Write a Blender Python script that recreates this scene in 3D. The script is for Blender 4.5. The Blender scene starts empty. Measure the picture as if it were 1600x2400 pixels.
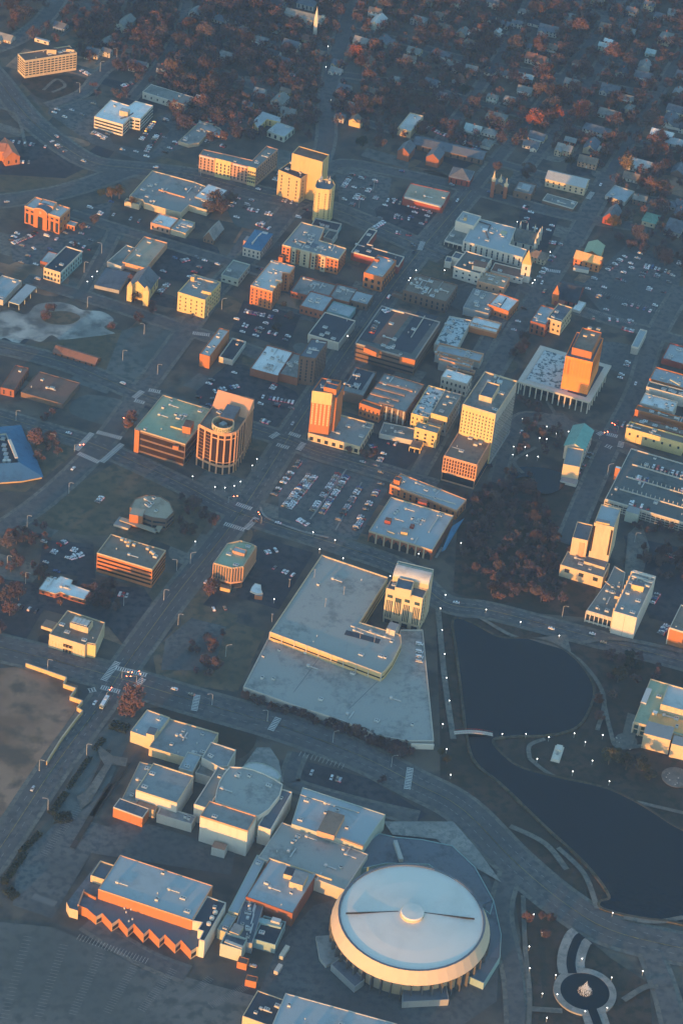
import bpy, bmesh, math, random
from mathutils import Vector
sc = bpy.context.scene
R = math.radians
# ---------------------------------------------------------------- camera
CAMP = Vector((0.0, -1600.0, 1220.0))
DEP, FPX, ROLL = R(37.28), 6437.0, R(6.0)
fw = Vector((0, math.cos(DEP), -math.sin(DEP)))
up0 = Vector((1, 0, 0)).cross(fw)
RT = Vector((1, 0, 0)) * math.cos(ROLL) + up0 * math.sin(ROLL)
UP = up0 * math.cos(ROLL) - Vector((1, 0, 0)) * math.sin(ROLL)
cd = bpy.data.cameras.new('camera'); cam = bpy.data.objects.new('camera', cd)
sc.collection.objects.link(cam); sc.camera = cam
from mathutils import Matrix
m = Matrix((RT, UP, -fw)).transposed().to_4x4(); m.translation = CAMP
cam.matrix_world = m
cd.sensor_fit = 'VERTICAL'; cd.sensor_height = 24.0; cd.lens = FPX / 2400 * 24.0
cd.clip_start = 10; cd.clip_end = 12000
# ---------------------------------------------------------------- light
SUN_EL, SUN_AZ = R(3.3), R(-116)          # elevation; direction towards the sun, from +X
tosun = Vector((math.cos(SUN_AZ) * math.cos(SUN_EL), math.sin(SUN_AZ) * math.cos(SUN_EL), math.sin(SUN_EL)))
sl = bpy.data.lights.new('sun', 'SUN'); sl.energy = 2.0; sl.angle = R(0.5); sl.color = (0.54, 0.228, 0.042)
so = bpy.data.objects.new('sun', sl); sc.collection.objects.link(so)
so.rotation_euler = tosun.to_track_quat('Z', 'Y').to_euler(); so.location = (0, 0, 600)
w = bpy.data.worlds.new('World'); sc.world = w; w.use_nodes = True
nt = w.node_tree
sky = nt.nodes.new('ShaderNodeTexSky'); sky.sky_type = 'NISHITA'; sky.sun_disc = False
sky.sun_elevation = SUN_EL; sky.sun_rotation = math.atan2(tosun.x, tosun.y)
sky.air_density = 1.0; sky.dust_density = 0.3; sky.ozone_density = 3.0; sky.altitude = 200
nt.nodes['Background'].inputs[1].default_value = 0.15
tint = nt.nodes.new('ShaderNodeMix'); tint.data_type = 'RGBA'; tint.blend_type = 'MULTIPLY'; tint.inputs[0].default_value = 1.0
tint.inputs[7].default_value = (1.10, 0.965, 0.77, 1)
nt.links.new(sky.outputs[0], tint.inputs[6]); nt.links.new(tint.outputs[2], nt.nodes['Background'].inputs[0])
sc.view_settings.view_transform = 'Standard'; sc.view_settings.look = 'None'
sc.view_settings.exposure = 2.75; sc.view_settings.gamma = 1.0
sc.cycles.volume_bounces = 0; sc.cycles.max_bounces = 4; sc.cycles.diffuse_bounces = 2
HAZE = (5.4e-5, (0.28, 0.55, 1.0))
# ---------------------------------------------------------------- pixels of the photograph to places on a level plane
def P(x, y, z=0.0):
    d = fw + RT * ((x - 800) / FPX) + UP * (-(y - 1200) / FPX)
    k = (z - CAMP.z) / d.z
    return Vector((CAMP.x + d.x * k, CAMP.y + d.y * k))
def proj(p, z=0.0):
    v = Vector((p[0], p[1], z)) - CAMP
    q = v.dot(fw)
    return 800 + FPX * v.dot(RT) / q, 1200 - FPX * v.dot(UP) / q
def depth(p): return (Vector((p[0], p[1], 0)) - CAMP).dot(fw)
def rise(x, y, hp, z0=0.0):
    """height of a wall whose top is seen at x, y and whose foot is hp pixels lower"""
    bx = x
    for _ in range(4):
        g = P(bx, y + hp, z0); lo, hi = 0.0, 140.0
        for _ in range(22):
            mid = (lo + hi) / 2
            if proj(g, z0 + mid)[1] > y: lo = mid
            else: hi = mid
        bx += x - proj(g, z0 + lo)[0]
    return lo
K = 400 / 1568
def T(t):
    return lambda q: (t[0] + q[0] * K, t[1] + q[1] * K)
# ---------------------------------------------------------------- materials
MATS = {}
def mat(name, col, rough=0.85, var=0.18, scale=0.15, metal=0.0, spec=0.3, col2=None, streak=False, emit=None, scale2=0.02, pos=(.7, 1.3)):
    if name in MATS: return MATS[name]
    m = bpy.data.materials.new(name); m.use_nodes = True; n = m.node_tree.nodes; L = m.node_tree.links
    b = n['Principled BSDF']; b.inputs['Roughness'].default_value = rough; b.inputs['Metallic'].default_value = metal
    b.inputs['Specular IOR Level'].default_value = spec
    tc = n.new('ShaderNodeTexCoord'); mp = n.new('ShaderNodeMapping')
    L.new(tc.outputs['Object'], mp.inputs[0])
    if streak: mp.inputs['Scale'].default_value = (1, 1, 0.2)
    n1 = n.new('ShaderNodeTexNoise'); n1.inputs['Scale'].default_value = scale; n1.inputs['Detail'].default_value = 6; n1.inputs['Roughness'].default_value = 0.7
    n2 = n.new('ShaderNodeTexNoise'); n2.inputs['Scale'].default_value = scale2; n2.inputs['Detail'].default_value = 4
    L.new(mp.outputs[0], n1.inputs['Vector']); L.new(mp.outputs[0], n2.inputs['Vector'])
    mx = n.new('ShaderNodeMath'); mx.operation = 'ADD'
    L.new(n1.outputs[0], mx.inputs[0]); L.new(n2.outputs[0], mx.inputs[1])
    r = n.new('ShaderNodeValToRGB'); L.new(mx.outputs[0], r.inputs[0])
    c2 = col2 or tuple(min(1, c * (1 + var)) for c in col); c1 = tuple(c * (1 - var) for c in col) if not col2 else col
    r.color_ramp.elements[0].position = pos[0]; r.color_ramp.elements[0].color = (*c1, 1)
    r.color_ramp.elements[1].position = pos[1]; r.color_ramp.elements[1].color = (*c2, 1)
    L.new(r.outputs[0], b.inputs['Base Color'])
    if emit:
        b.inputs['Emission Color'].default_value = (*emit[0], 1); b.inputs['Emission Strength'].default_value = emit[1]
    MATS[name] = m; return m
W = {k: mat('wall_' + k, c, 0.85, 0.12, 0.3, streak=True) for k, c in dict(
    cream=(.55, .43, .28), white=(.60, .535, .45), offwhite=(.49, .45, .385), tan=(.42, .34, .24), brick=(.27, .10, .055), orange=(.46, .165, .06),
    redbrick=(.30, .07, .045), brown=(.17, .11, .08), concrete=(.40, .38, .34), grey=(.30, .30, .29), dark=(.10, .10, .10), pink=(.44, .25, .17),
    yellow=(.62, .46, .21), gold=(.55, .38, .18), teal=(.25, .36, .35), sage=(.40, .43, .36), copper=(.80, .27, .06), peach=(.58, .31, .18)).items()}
RF = {k: mat('roof_' + k, c, 0.9, v * 1.5, 0.2, scale2=.035) for k, c, v in (
    ('grey', (0.225, 0.220, 0.205), .2), ('light', (0.460, 0.450, 0.420), .14), ('white', (0.720, 0.710, 0.670), .1), ('dark', (0.042, 0.048, 0.061), .2), ('brown', (0.182, 0.141, 0.109), .2),
    ('tan', (0.336, 0.275, 0.201), .18), ('teal', (0.336, 0.422, 0.414), .12), ('blue', (.055, .15, .25), .12), ('slate', (0.108, 0.121, 0.138), .2), ('green', (0.140, 0.256, 0.196), .15),
    ('sagegreen', (0.308, 0.346, 0.230), .14), ('red', (0.280, 0.090, 0.057), .18), ('rust', (0.182, 0.096, 0.069), .2), ('deck', (0.275, 0.270, 0.245), .22), ('darkdeck', (0.090, 0.098, 0.094), .25),
    ('mid', (0.235, 0.240, 0.235), .15), ('gold', (0.672, 0.384, 0.149), .12), ('metal', (0.340, 0.370, 0.375), .1), ('greygreen', (0.175, 0.180, 0.165), .2))}  # gold puts low sunlight into the roof colour
RF['mottled'] = mat('roof_mottled', (.10, .14, .15), 0.9, 0, 0.25, col2=(.50, .56, .56), scale2=0.3, pos=(.88, 1.12))
GLASS = mat('window_glass', (.025, .032, .04), 0.18, 0.3, 0.3, spec=0.6)
GLASSB = mat('bronze_glass', (.028, .016, .012), 0.25, 0.3, 0.3, spec=0.3)
GLASSG = mat('green_glass', (.035, .06, .06), 0.15, 0.3, 0.3, spec=0.7)
METAL = mat('unit_metal', (.48, .47, .44), 0.5, 0.15, 0.5, metal=0.0)
DARK = mat('dark_void', (.02, .02, .022), 0.9, 0.2, 0.3)  # near black, paints the shade inside openings; fans and joints too
# ---------------------------------------------------------------- mesh and object helpers
C = sc.collection.objects
def mesh(name, V, F, mats, mi=None):
    me = bpy.data.meshes.new(name); me.from_pydata([tuple(v) for v in V], [], F)
    for x in (mats if isinstance(mats, (list, tuple)) else [mats]): me.materials.append(x)
    if mi: me.polygons.foreach_set('material_index', mi)
    me.update(); return me
class MB:
    def __init__(s): s.V, s.F, s.M = [], [], []
    def add(s, V, F, mi=0):
        o = len(s.V); s.V += [tuple(v) for v in V]; s.F += [tuple(i + o for i in f) for f in F]; s.M += [mi] * len(F); return s
    def prism(s, poly, z0, z1, top=True, bottom=False, mi=0, mt=None):
        n = len(poly); V = [(p[0], p[1], z0) for p in poly] + [(p[0], p[1], z1) for p in poly]
        s.add(V, [(i, (i + 1) % n, n + (i + 1) % n, n + i) for i in range(n)], mi)
        if top: s.add(V[n:], [tuple(range(n))], mi if mt is None else mt)
        if bottom: s.add(V[:n], [tuple(reversed(range(n)))], mi)
        return s
    def ring(s, outer, inner, z0, z1, mi=0):
        n = len(outer)
        V = [(p[0], p[1], z) for z in (z0, z1) for p in outer] + [(p[0], p[1], z) for z in (z0, z1) for p in inner]
        F = []
        for i in range(n):
            j = (i + 1) % n
            F += [(i, j, n + j, n + i), (n + i, n + j, 3 * n + j, 3 * n + i), (3 * n + i, 3 * n + j, 2 * n + j, 2 * n + i)]
        return s.add(V, F, mi)
    def box(s, c, u, v, lu, lv, z0, z1, mi=0):
        """box centred at c, half sizes lu along u and lv along v"""
        c = Vector(c[:2]); q = [c - u * lu - v * lv, c + u * lu - v * lv, c + u * lu + v * lv, c - u * lu + v * lv]
        return s.prism(q, z0, z1, True, False, mi)
    def tube(s, a, b, r0, r1, n=5, mi=0, cap=True):
        a = Vector(a); b = Vector(b); d = (b - a).normalized(); x = d.orthogonal().normalized(); y = d.cross(x)
        V = [p + (x * math.cos(t) + y * math.sin(t)) * r for p, r in ((a, r0), (b, r1)) for t in [i * 2 * math.pi / n for i in range(n)]]
        s.add(V, [(i, (i + 1) % n, n + (i + 1) % n, n + i) for i in range(n)], mi)
        if cap: s.add(V[n:], [tuple(range(n))], mi)
        return s
    def build(s, name, mats): return mesh(name, s.V, s.F, mats, s.M)
def link(name, data, parent=None, loc=None, rz=0.0):
    o = bpy.data.objects.new(name, data); C.link(o)
    if parent is not None: o.parent = parent
    if loc is not None: o.location = loc
    if rz: o.rotation_euler.z = rz
    return o
USED = set()
def tag(o, label, cat, group=None):
    if group is None and label in USED: print('DUP LABEL', o.name, label)
    USED.add(label)
    n = len(label.split())
    if n < 4 or n > 16: print('LABEL LEN', n, label)
    o['label'] = label; o['category'] = cat
    if group: o['group'] = group
    return o
def structure(name, me):
    o = link(name, me); o['kind'] = 'structure'; return o
X2 = lambda a: Vector((math.cos(a), math.sin(a)))
def perp(u): return Vector((-u.y, u.x))
def offset(poly, d):
    """poly (counter-clockwise) moved inwards by d"""
    n = len(poly); out = []
    for i in range(n):
        a, b, c = poly[i - 1], poly[i], poly[(i + 1) % n]
        n1 = perp((b - a).normalized()); n2 = perp((c - b).normalized()); k = n1 + n2
        q = max(k.dot(k), 0.35)
        out.append(b + k * (2 * d / q))
    return out
def inside(p, poly):
    r = False; n = len(poly)
    for i in range(n):
        a, b = poly[i], poly[i - 1]
        if (a.y > p.y) != (b.y > p.y) and p.x < (b.x - a.x) * (p.y - a.y) / (b.y - a.y) + a.x: r = not r
    return r
def area(poly): return sum(poly[i - 1].x * poly[i].y - poly[i].x * poly[i - 1].y for i in range(len(poly))) / 2
def squared(a, b, c):
    """rectangle from its near left, near right and far left corners"""
    u = b - a; v = c - a
    au = math.atan2(u.y, u.x); av = math.atan2(v.y, v.x) - math.pi / 2
    d = (av - au + math.pi) % (2 * math.pi) - math.pi
    ang = au + d * v.length / (u.length + v.length)
    U = X2(ang); V = perp(U); lu = u.length * math.cos(ang - au); lv = v.dot(V)
    return [a, a + U * lu, a + U * lu + V * lv, a + V * lv]
def v3(p, z=0.0): return (p.x, p.y, z)
LAND = []      # landmarks: (place, short phrase)
FOOT = []      # footprints, to keep trees and houses off buildings
SMALL = {}
def ac_unit(k):
    if k not in SMALL:
        r = random.Random(k); b = MB(); u = Vector((1, 0)); v = Vector((0, 1))
        if k in (6, 7): SMALL[k] = b.box((0, 0), u if k == 6 else v, v if k == 6 else u, 4.2, .35, .25, .75).box((-3, 0), u, v, .9, .8, 0, 1.5).build('duct', METAL); return SMALL[k]
        if k > 7: SMALL[k] = b.tube((0, 0, 0), (0, 0, 1.1), .28, .28, 7).tube((0, 0, 1.1), (0, 0, 1.4), .42, .3, 7).build('vent_stack', METAL); return SMALL[k]
        a, c, h = r.uniform(.8, 1.9), r.uniform(.8, 1.4), r.uniform(.9, 1.8)
        b.box((0, 0), u, v, a, c, .15, h); b.box((0, 0), u, v, a * .8, c * .8, 0, .15)
        b.tube((-a * .4, 0, h), (-a * .4, 0, h + .15), .45, .45, 8, 1); b.tube((a * .45, 0, h), (a * .45, 0, h + .15), .45, .45, 8, 1)
        SMALL[k] = b.build('air_conditioner', [METAL, DARK])
    return SMALL[k]
class B:
    """one building: an Empty at its near left corner, its walls, roof, parapet, windows and rooftop parts under it"""
    def __init__(s, name, label, t, FL, FR=None, BL=None, hp=None, wall='cream', roof='grey', poly=None, h=None, z0=0.0, win=None, cat='building',
                 par=0.9, short=None, ac=0, glass=None, fins=None, parw=None, raw=False, seed=1, group=None, parthick=.4):
        q = T(t); s.q = q; s.t = t
        fx, fy = q(FL)
        s.h = h if h is not None else z0 + rise(fx, fy, hp * K, z0)
        s.z0 = z0
        f = lambda p: P(*q(p), s.h)
        if poly: pts = [f(p) for p in poly]
        elif raw: a, b_, c = f(FL), f(FR), f(BL); pts = [a, b_, b_ + c - a, c]
        else: pts = squared(f(FL), f(FR), f(BL))
        if area(pts) < 0: pts.reverse(); print('REVERSED', name)
        s.pts = pts; o = pts[0]; s.o = Vector((o.x, o.y)); s.wall = W[wall]
        s.root = link(name, None, None, (o.x, o.y, 0)); s.root.empty_display_size = 2
        tag(s.root, label, cat, group)
        L = [p - s.o for p in pts]; s.L = L; s.z = s.h
        s.part('wall', MB().prism(L, z0 if z0 else -0.5, s.h, False).build('wall', s.wall))
        s.roof = s.part('roof', mesh('roof', [(p.x, p.y, s.h) for p in L], [tuple(range(len(L)))], RF[roof]))
        if par: s.part('parapet', MB().ring(offset(L, -.05), offset(L, parthick), s.h - .35, s.h + par).build('parapet', W[parw] if parw else s.wall))
        if win: s.windows(*win, glass=glass)
        if fins: s.fins(*fins)
        if par: ac = ac + min(12, int(area(pts) / 260))
        if ac: s.acs(ac, seed)
        cen = sum(pts, Vector((0, 0))) / len(pts); s.cen = cen
        if short: LAND.append((cen, short))
        FOOT.append(pts)
    def part(s, name, me, loc=None, rz=0.0, parent=None): return link(name, me, parent or s.root, loc, rz)
    def edges(s, L=None):
        L = L or s.L; n = len(L)
        for i in range(n):
            a, b = L[i], L[(i + 1) % n]; u = (b - a)
            if u.length < 2.5: continue
            u.normalize(); nn = -perp(u)
            if nn.dot((Vector((CAMP.x, CAMP.y)) - s.o - a)) > 0: yield i, a, b, u, nn
    def windows(s, style, floors, spacing=3.4, ww=1.4, wh=1.7, base=None, top=1.2, glass=None, only=None):
        g = glass or GLASS; n = 0; extra = MB()
        z0 = s.z0 + (1.0 if base is None else base); H = s.h - top - z0; fh = H / floors
        for i, a, b, u, nn in s.edges():
            if only is not None and i not in only: continue
            ln = (b - a).length; ang = math.atan2(u.y, u.x)
            if style == 'band':
                me = MB().box((0, 0), Vector((1, 0)), Vector((0, 1)), ln / 2 - .5, .09, -fh * wh / 2, fh * wh / 2).build('window', g)
                for k in range(floors):
                    c = a + u * ln / 2
                    s.part('window', me, (c.x, c.y, z0 + fh * (k + .5)), ang)
                continue
            nb = max(1, int(ln / spacing)); key = (style, ww, wh, g.name)
            if key not in SMALL:
                SMALL[key] = MB().box((0, 0), Vector((1, 0)), Vector((0, 1)), ww / 2, .09, -wh / 2, wh / 2).build('window', g)
            for k in range(floors):
                for j in range(nb):
                    c = a + u * ln * (j + .5) / nb; z = z0 + fh * (k + .5); n += 1
                    if n <= 96: s.part('window', SMALL[key], (c.x, c.y, z), ang)
                    else: extra.box(c, u, nn, ww / 2, .09, z - wh / 2, z + wh / 2)
        if extra.V: s.part('window', extra.build('window', g))['kind'] = 'stuff'
    def fins(s, spacing, wd, dp, mt, z0=None, z1=None, only=None, name='fin'):
        n = 0
        for i, a, b, u, nn in s.edges():
            if only is not None and i not in only: continue
            ln = (b - a).length; k = max(1, round(ln / spacing)); ang = math.atan2(u.y, u.x)
            lo = s.z0 + .0 if z0 is None else z0; hi = s.h + .3 if z1 is None else z1
            me = MB().box((0, 0), Vector((1, 0)), Vector((0, 1)), wd / 2, dp, lo, hi).build(name, W[mt])
            for j in range(k + 1):
                n += 1
                if n > 98: return
                c = a + u * ln * j / k
                s.part(name, me, (c.x, c.y, 0), ang)
    def acs(s, n, seed):
        r = random.Random(seed * 77 + n); xs = [p.x for p in s.L]; ys = [p.y for p in s.L]; inn = offset(s.L, 2.5)
        u = (s.L[1] - s.L[0]).normalized(); ang = math.atan2(u.y, u.x)
        for _ in range(n):
            for _ in range(30):
                p = Vector((r.uniform(min(xs), max(xs)), r.uniform(min(ys), max(ys))))
                if inside(p, inn): break
            else: continue
            k = r.choice((0, 1, 2, 3, 4, 5, 0, 2, 6, 7, 8, 8, 8)); me = ac_unit(k); s.part('air_conditioner' if k < 6 else 'duct' if k < 8 else 'vent_stack', me, (p.x, p.y, s.h), ang)
    def box(s, FL, FR, BL, hp, wall=None, roof='grey', name='penthouse', z0=None, par=0.0, h=None, windows=None):
        """a smaller block on the roof (or on z0); sits under this building"""
        z0 = s.h if z0 is None else z0
        fx, fy = s.q(FL); hh = h if h is not None else z0 + rise(fx, fy, hp * K, z0); f = lambda p: P(*s.q(p), hh) - s.o
        L = squared(f(FL), f(FR), f(BL))
        w = W[wall] if wall else s.wall
        b = MB().prism(L, z0 - .05, hh, True, False, 0, 1)
        if par: b.ring(offset(L, -.04), offset(L, .35), hh - .2, hh + par)
        o = s.part(name, b.build(name, [w, RF[roof]]))
        return o, L, hh
    def strip(s, pts, wd, z, th, wall, name, roofz=None):
        """a long low piece along a line of points, e.g. a canopy edge or roof ridge"""
        f = [P(*s.q(p), z) - s.o for p in pts]; b = MB()
        for a, c in zip(f, f[1:]):
            u = (c - a).normalized(); b.box((a + c) / 2, u, perp(u), (c - a).length / 2, wd / 2, z - th, z)
        return s.part(name, b.build(name, W[wall] if isinstance(wall, str) else wall))
    def pyramid(s, L, z0, z1, name, m, over=.4, frac=1.0):
        c = sum(L, Vector((0, 0))) / len(L); n = len(L); o = offset(L, -over)
        V = [(p.x, p.y, z0) for p in o] + [(c.x, c.y, z1)]
        return s.part(name, mesh(name, V, [(i, (i + 1) % n, n) for i in range(n)], m))
    def gable(s, L, z0, z1, along, m, name='roof', over=.5, wallm=None):
        """pitched roof over rectangle L; ridge along edge 0 ('u') or edge 1 ('v')"""
        a, b, c, d = offset(L, -over)
        if along == 'u': a, b, c, d = b, c, d, a
        m0, m1 = (a + b) / 2, (d + c) / 2     # ridge ends over the edges a-b and c-d
        v3 = lambda p, z: (p.x, p.y, z)
        th = .3
        V = [v3(a, z0), v3(b, z0), v3(c, z0), v3(d, z0), v3(m0, z1), v3(m1, z1)]
        F = [(0, 4, 5, 3), (1, 2, 5, 4)]
        V += [(x, y, z - th) for x, y, z in V]
        F += [(9, 11, 10, 6), (10, 11, 8, 7), (0, 3, 9, 6), (1, 7, 8, 2), (0, 6, 10, 4), (4, 10, 7, 1), (3, 5, 11, 9), (5, 2, 8, 11)]
        o = s.part(name, mesh(name, V, F, m))
        a, b, c, d = L
        if along == 'u': a, b, c, d = b, c, d, a
        m0, m1 = (a + b) / 2, (d + c) / 2
        s.part('gable', mesh('gable', [v3(a, z0), v3(b, z0), v3(m0, z1 - .25), v3(c, z0), v3(d, z0), v3(m1, z1 - .25)], [(0, 1, 2), (3, 4, 5)], wallm or s.wall))
        return o
# ================================================================ the setting
ZN = [0.04]
def nz(): ZN[0] += 0.006; return ZN[0]
def O(pts): return [(x * 1.02041, y * 1.02041) for x, y in pts]          # points read off the reduced photograph
def smooth(pts, n=6, closed=False):
    out = []; m_ = len(pts)
    for i in range(m_ if closed else m_ - 1):
        g = (lambda k: pts[k % m_]) if closed else (lambda k: pts[max(0, min(m_ - 1, k))])
        p0, p1, p2, p3 = g(i - 1), g(i), g(i + 1), g(i + 2)
        for k in range(n):
            t = k / n
            out.append(.5 * ((2 * p1) + (p2 - p0) * t + (2 * p0 - 5 * p1 + 4 * p2 - p3) * t * t + (3 * p1 - p0 - 3 * p2 + p3) * t ** 3))
    if not closed: out.append(pts[-1])
    return out
def tess(pts):
    from mathutils.geometry import tessellate_polygon
    return [tuple(t) for t in tessellate_polygon([[Vector((p.x, p.y, 0)) for p in pts]])]
def flat(name, pts, z, m, thick=0.0):
    F = tess(pts); V = [(p.x, p.y, z) for p in pts]; n = len(pts)
    F = [f if (pts[f[1]] - pts[f[0]]).cross(pts[f[2]] - pts[f[0]]) > 0 else f[::-1] for f in F]
    if thick:
        s = 1 if area(pts) > 0 else -1
        V += [(p.x, p.y, z - thick) for p in pts]
        F += [(i, n + i, n + (i + 1) % n, (i + 1) % n)[::s] for i in range(n)]
    return structure(name, mesh(name, V, F, m))
def patch(name, pts, m, curve=False, z=None, thick=0.0):
    g = [P(*p) for p in pts]
    if curve: g = smooth(g, 5, True)
    return flat(name, g, nz() if z is None else z, m, thick)
def ribbon_mesh(g, wd, z, th=0.0):
    V = []; F = []
    for i, p in enumerate(g):
        t = (g[min(i + 1, len(g) - 1)] - g[max(i - 1, 0)]).normalized(); q = perp(t) * wd / 2
        V += [(p.x + q.x, p.y + q.y, z), (p.x - q.x, p.y - q.y, z)]
    F = [(2 * i, 2 * i + 1, 2 * i + 3, 2 * i + 2) for i in range(len(g) - 1)]
    if th:
        n = len(V); V += [(x, y, z - th) for x, y, z in V]
        for i in range(len(g) - 1):
            F += [(2 * i, 2 * i + 2, n + 2 * i + 2, n + 2 * i), (2 * i + 1, n + 2 * i + 1, n + 2 * i + 3, 2 * i + 3)]
    return V, F
def ribbon(name, pts, wd, m, z=None, ground=False, th=0.0):
    g = smooth([P(*p) for p in pts] if not ground else pts)
    V, F = ribbon_mesh(g, wd, nz() if z is None else z, th)
    return structure(name, mesh(name, V, F, m))
def gmat(name, c1, c2, c3, s1=.012, s2=.12, rough=.95):
    m = bpy.data.materials.new(name); m.use_nodes = True; n = m.node_tree.nodes; L = m.node_tree.links; b = n['Principled BSDF']
    b.inputs['Roughness'].default_value = rough; b.inputs['Specular IOR Level'].default_value = .2
    tc = n.new('ShaderNodeTexCoord')
    def noise(s, d=5):
        k = n.new('ShaderNodeTexNoise'); k.inputs['Scale'].default_value = s; k.inputs['Detail'].default_value = d; L.new(tc.outputs['Object'], k.inputs['Vector']); return k.outputs[0]
    def ramp(src, a, b_, p0, p1):
        r = n.new('ShaderNodeValToRGB'); L.new(src, r.inputs[0]); e = r.color_ramp.elements
        e[0].position, e[1].position = p0, p1; e[0].color, e[1].color = (*a, 1), (*b_, 1); return r.outputs[0]
    a = ramp(noise(s1), c1, c2, .42, .6); mx = n.new('ShaderNodeMix'); mx.data_type = 'RGBA'
    f = ramp(noise(s2, 8), (0, 0, 0), (1, 1, 1), .46, .62)
    L.new(f, mx.inputs[0]); L.new(a, mx.inputs[6]); mx.inputs[7].default_value = (*c3, 1); L.new(mx.outputs[2], b.inputs['Base Color'])
    return m
G_BASE = gmat('town_ground', (.09, .08, .07), (.14, .115, .09), (.062, .06, .056), .02, .06)
G_LAWN = gmat('winter_lawn', (.115, .097, .066), (.165, .12, .08), (.085, .08, .058), .03, .15)
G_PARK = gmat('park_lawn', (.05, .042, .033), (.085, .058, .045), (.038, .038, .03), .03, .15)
G_BARE = gmat('bare_earth', (.21, .125, .08), (.34, .215, .145), (.13, .095, .07), .02, .06)
G_DIRT = gmat('pale_dirt', (.24, .24, .22), (.48, .46, .41), (.15, .15, .14), .025, .07)
A_ROAD = gmat('asphalt', (.10, .10, .10), (.135, .13, .125), (.085, .088, .09), .015, .2)
A_DARK = gmat('new_asphalt', (.045, .046, .055), (.075, .073, .078), (.036, .04, .047), .02, .2)
A_LOT = gmat('lot_asphalt', (.095, .10, .10), (.14, .14, .135), (.08, .085, .088), .02, .25)
A_PALE = gmat('worn_asphalt', (.10, .11, .105), (.15, .15, .14), (.085, .095, .09), .012, .15)
PAVE = gmat('pavement_concrete', (.25, .245, .225), (.32, .30, .27), (.20, .20, .185), .05, .3)
PATHM = gmat('path_concrete', (.145, .14, .125), (.19, .18, .155), (.115, .115, .105), .05, .3)
PAINT = mat('road_paint', (.55, .55, .52), .7, .2, .5)
PAINT2 = mat('worn_paint', (.24, .25, .25), .8, .3, .5)
BANK = gmat('muddy_bank', (.07, .06, .045), (.12, .095, .065), (.05, .05, .04), .05, .3)
def water_mat():
    m = bpy.data.materials.new('pond_water'); m.use_nodes = True; n = m.node_tree.nodes; L = m.node_tree.links; b = n['Principled BSDF']
    b.inputs['Base Color'].default_value = (.002, .008, .014, 1); b.inputs['Roughness'].default_value = .12; b.inputs['Specular IOR Level'].default_value = .2
    t = n.new('ShaderNodeTexNoise'); t.inputs['Scale'].default_value = .35; t.inputs['Detail'].default_value = 5
    bu = n.new('ShaderNodeBump'); bu.inputs['Strength'].default_value = .12; bu.inputs['Distance'].default_value = .3
    tc = n.new('ShaderNodeTexCoord'); L.new(tc.outputs['Object'], t.inputs['Vector']); L.new(t.outputs[0], bu.inputs['Height']); L.new(bu.outputs[0], b.inputs['Normal'])
    return m
WATER = water_mat()
structure('ground', mesh('ground', [(-2600, -2400, 0), (2600, -2400, 0), (2600, 2600, 0), (-2600, 2600, 0)], [(0, 1, 2, 3)], G_BASE))
# lawns and open land
patch('lawn', O([(0, 1535), (60, 1530), (110, 1550), (180, 1575), (178, 1625), (80, 1770), (-80, 1990), (-120, 1540)]), G_BARE)
patch('lawn', O([(350, 1500), (440, 1400), (610, 1450), (545, 1590), (440, 1575), (360, 1550)]), G_LAWN)
patch('lawn', O([(60, 1180), (270, 1060), (420, 1120), (500, 1170), (430, 1270), (330, 1230), (200, 1230), (120, 1215)]), G_LAWN)
patch('lawn', O([(75, 960), (180, 985), (215, 1005), (150, 1060), (60, 1130), (-20, 1130), (-20, 940)]), G_LAWN)
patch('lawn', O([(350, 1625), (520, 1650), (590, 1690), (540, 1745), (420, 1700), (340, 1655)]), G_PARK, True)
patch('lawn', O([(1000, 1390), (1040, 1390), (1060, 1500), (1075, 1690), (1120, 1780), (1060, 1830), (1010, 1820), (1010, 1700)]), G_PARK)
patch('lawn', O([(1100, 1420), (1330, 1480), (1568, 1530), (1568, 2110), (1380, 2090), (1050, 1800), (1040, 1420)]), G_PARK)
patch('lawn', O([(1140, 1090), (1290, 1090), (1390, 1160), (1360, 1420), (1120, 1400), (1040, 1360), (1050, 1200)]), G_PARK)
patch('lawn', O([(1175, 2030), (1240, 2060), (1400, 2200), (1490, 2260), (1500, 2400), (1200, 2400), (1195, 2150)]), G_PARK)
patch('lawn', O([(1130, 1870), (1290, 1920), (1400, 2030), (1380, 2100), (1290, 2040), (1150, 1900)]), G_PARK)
patch('lawn', O([(60, 180), (180, 175), (230, 215), (110, 230), (60, 200)]), G_PARK, True)
patch('lawn', O([(-10, 728), (20, 712), (60, 722), (85, 700), (130, 694), (165, 700), (190, 712), (235, 716), (262, 735), (240, 752), (270, 770), (235, 782), (205, 776), (190, 796), (150, 790), (120, 770), (95, 785), (60, 778), (40, 790), (10, 776), (-10, 790)]), G_DIRT, True)
patch('lawn', O([(95, 722), (150, 715), (185, 728), (160, 745), (110, 742)]), G_LAWN, True); patch('lawn', O([(160, 800), (215, 790), (260, 800), (240, 830), (180, 822)]), G_DIRT, True)
patch('lawn', O([(60, 795), (270, 765), (320, 735), (330, 780), (250, 850), (190, 860), (110, 835)]), G_LAWN, True)
patch('lawn', O([(-20, 400), (60, 395), (160, 360), (205, 385), (170, 420), (60, 440), (-20, 450)]), G_LAWN, True)
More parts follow.
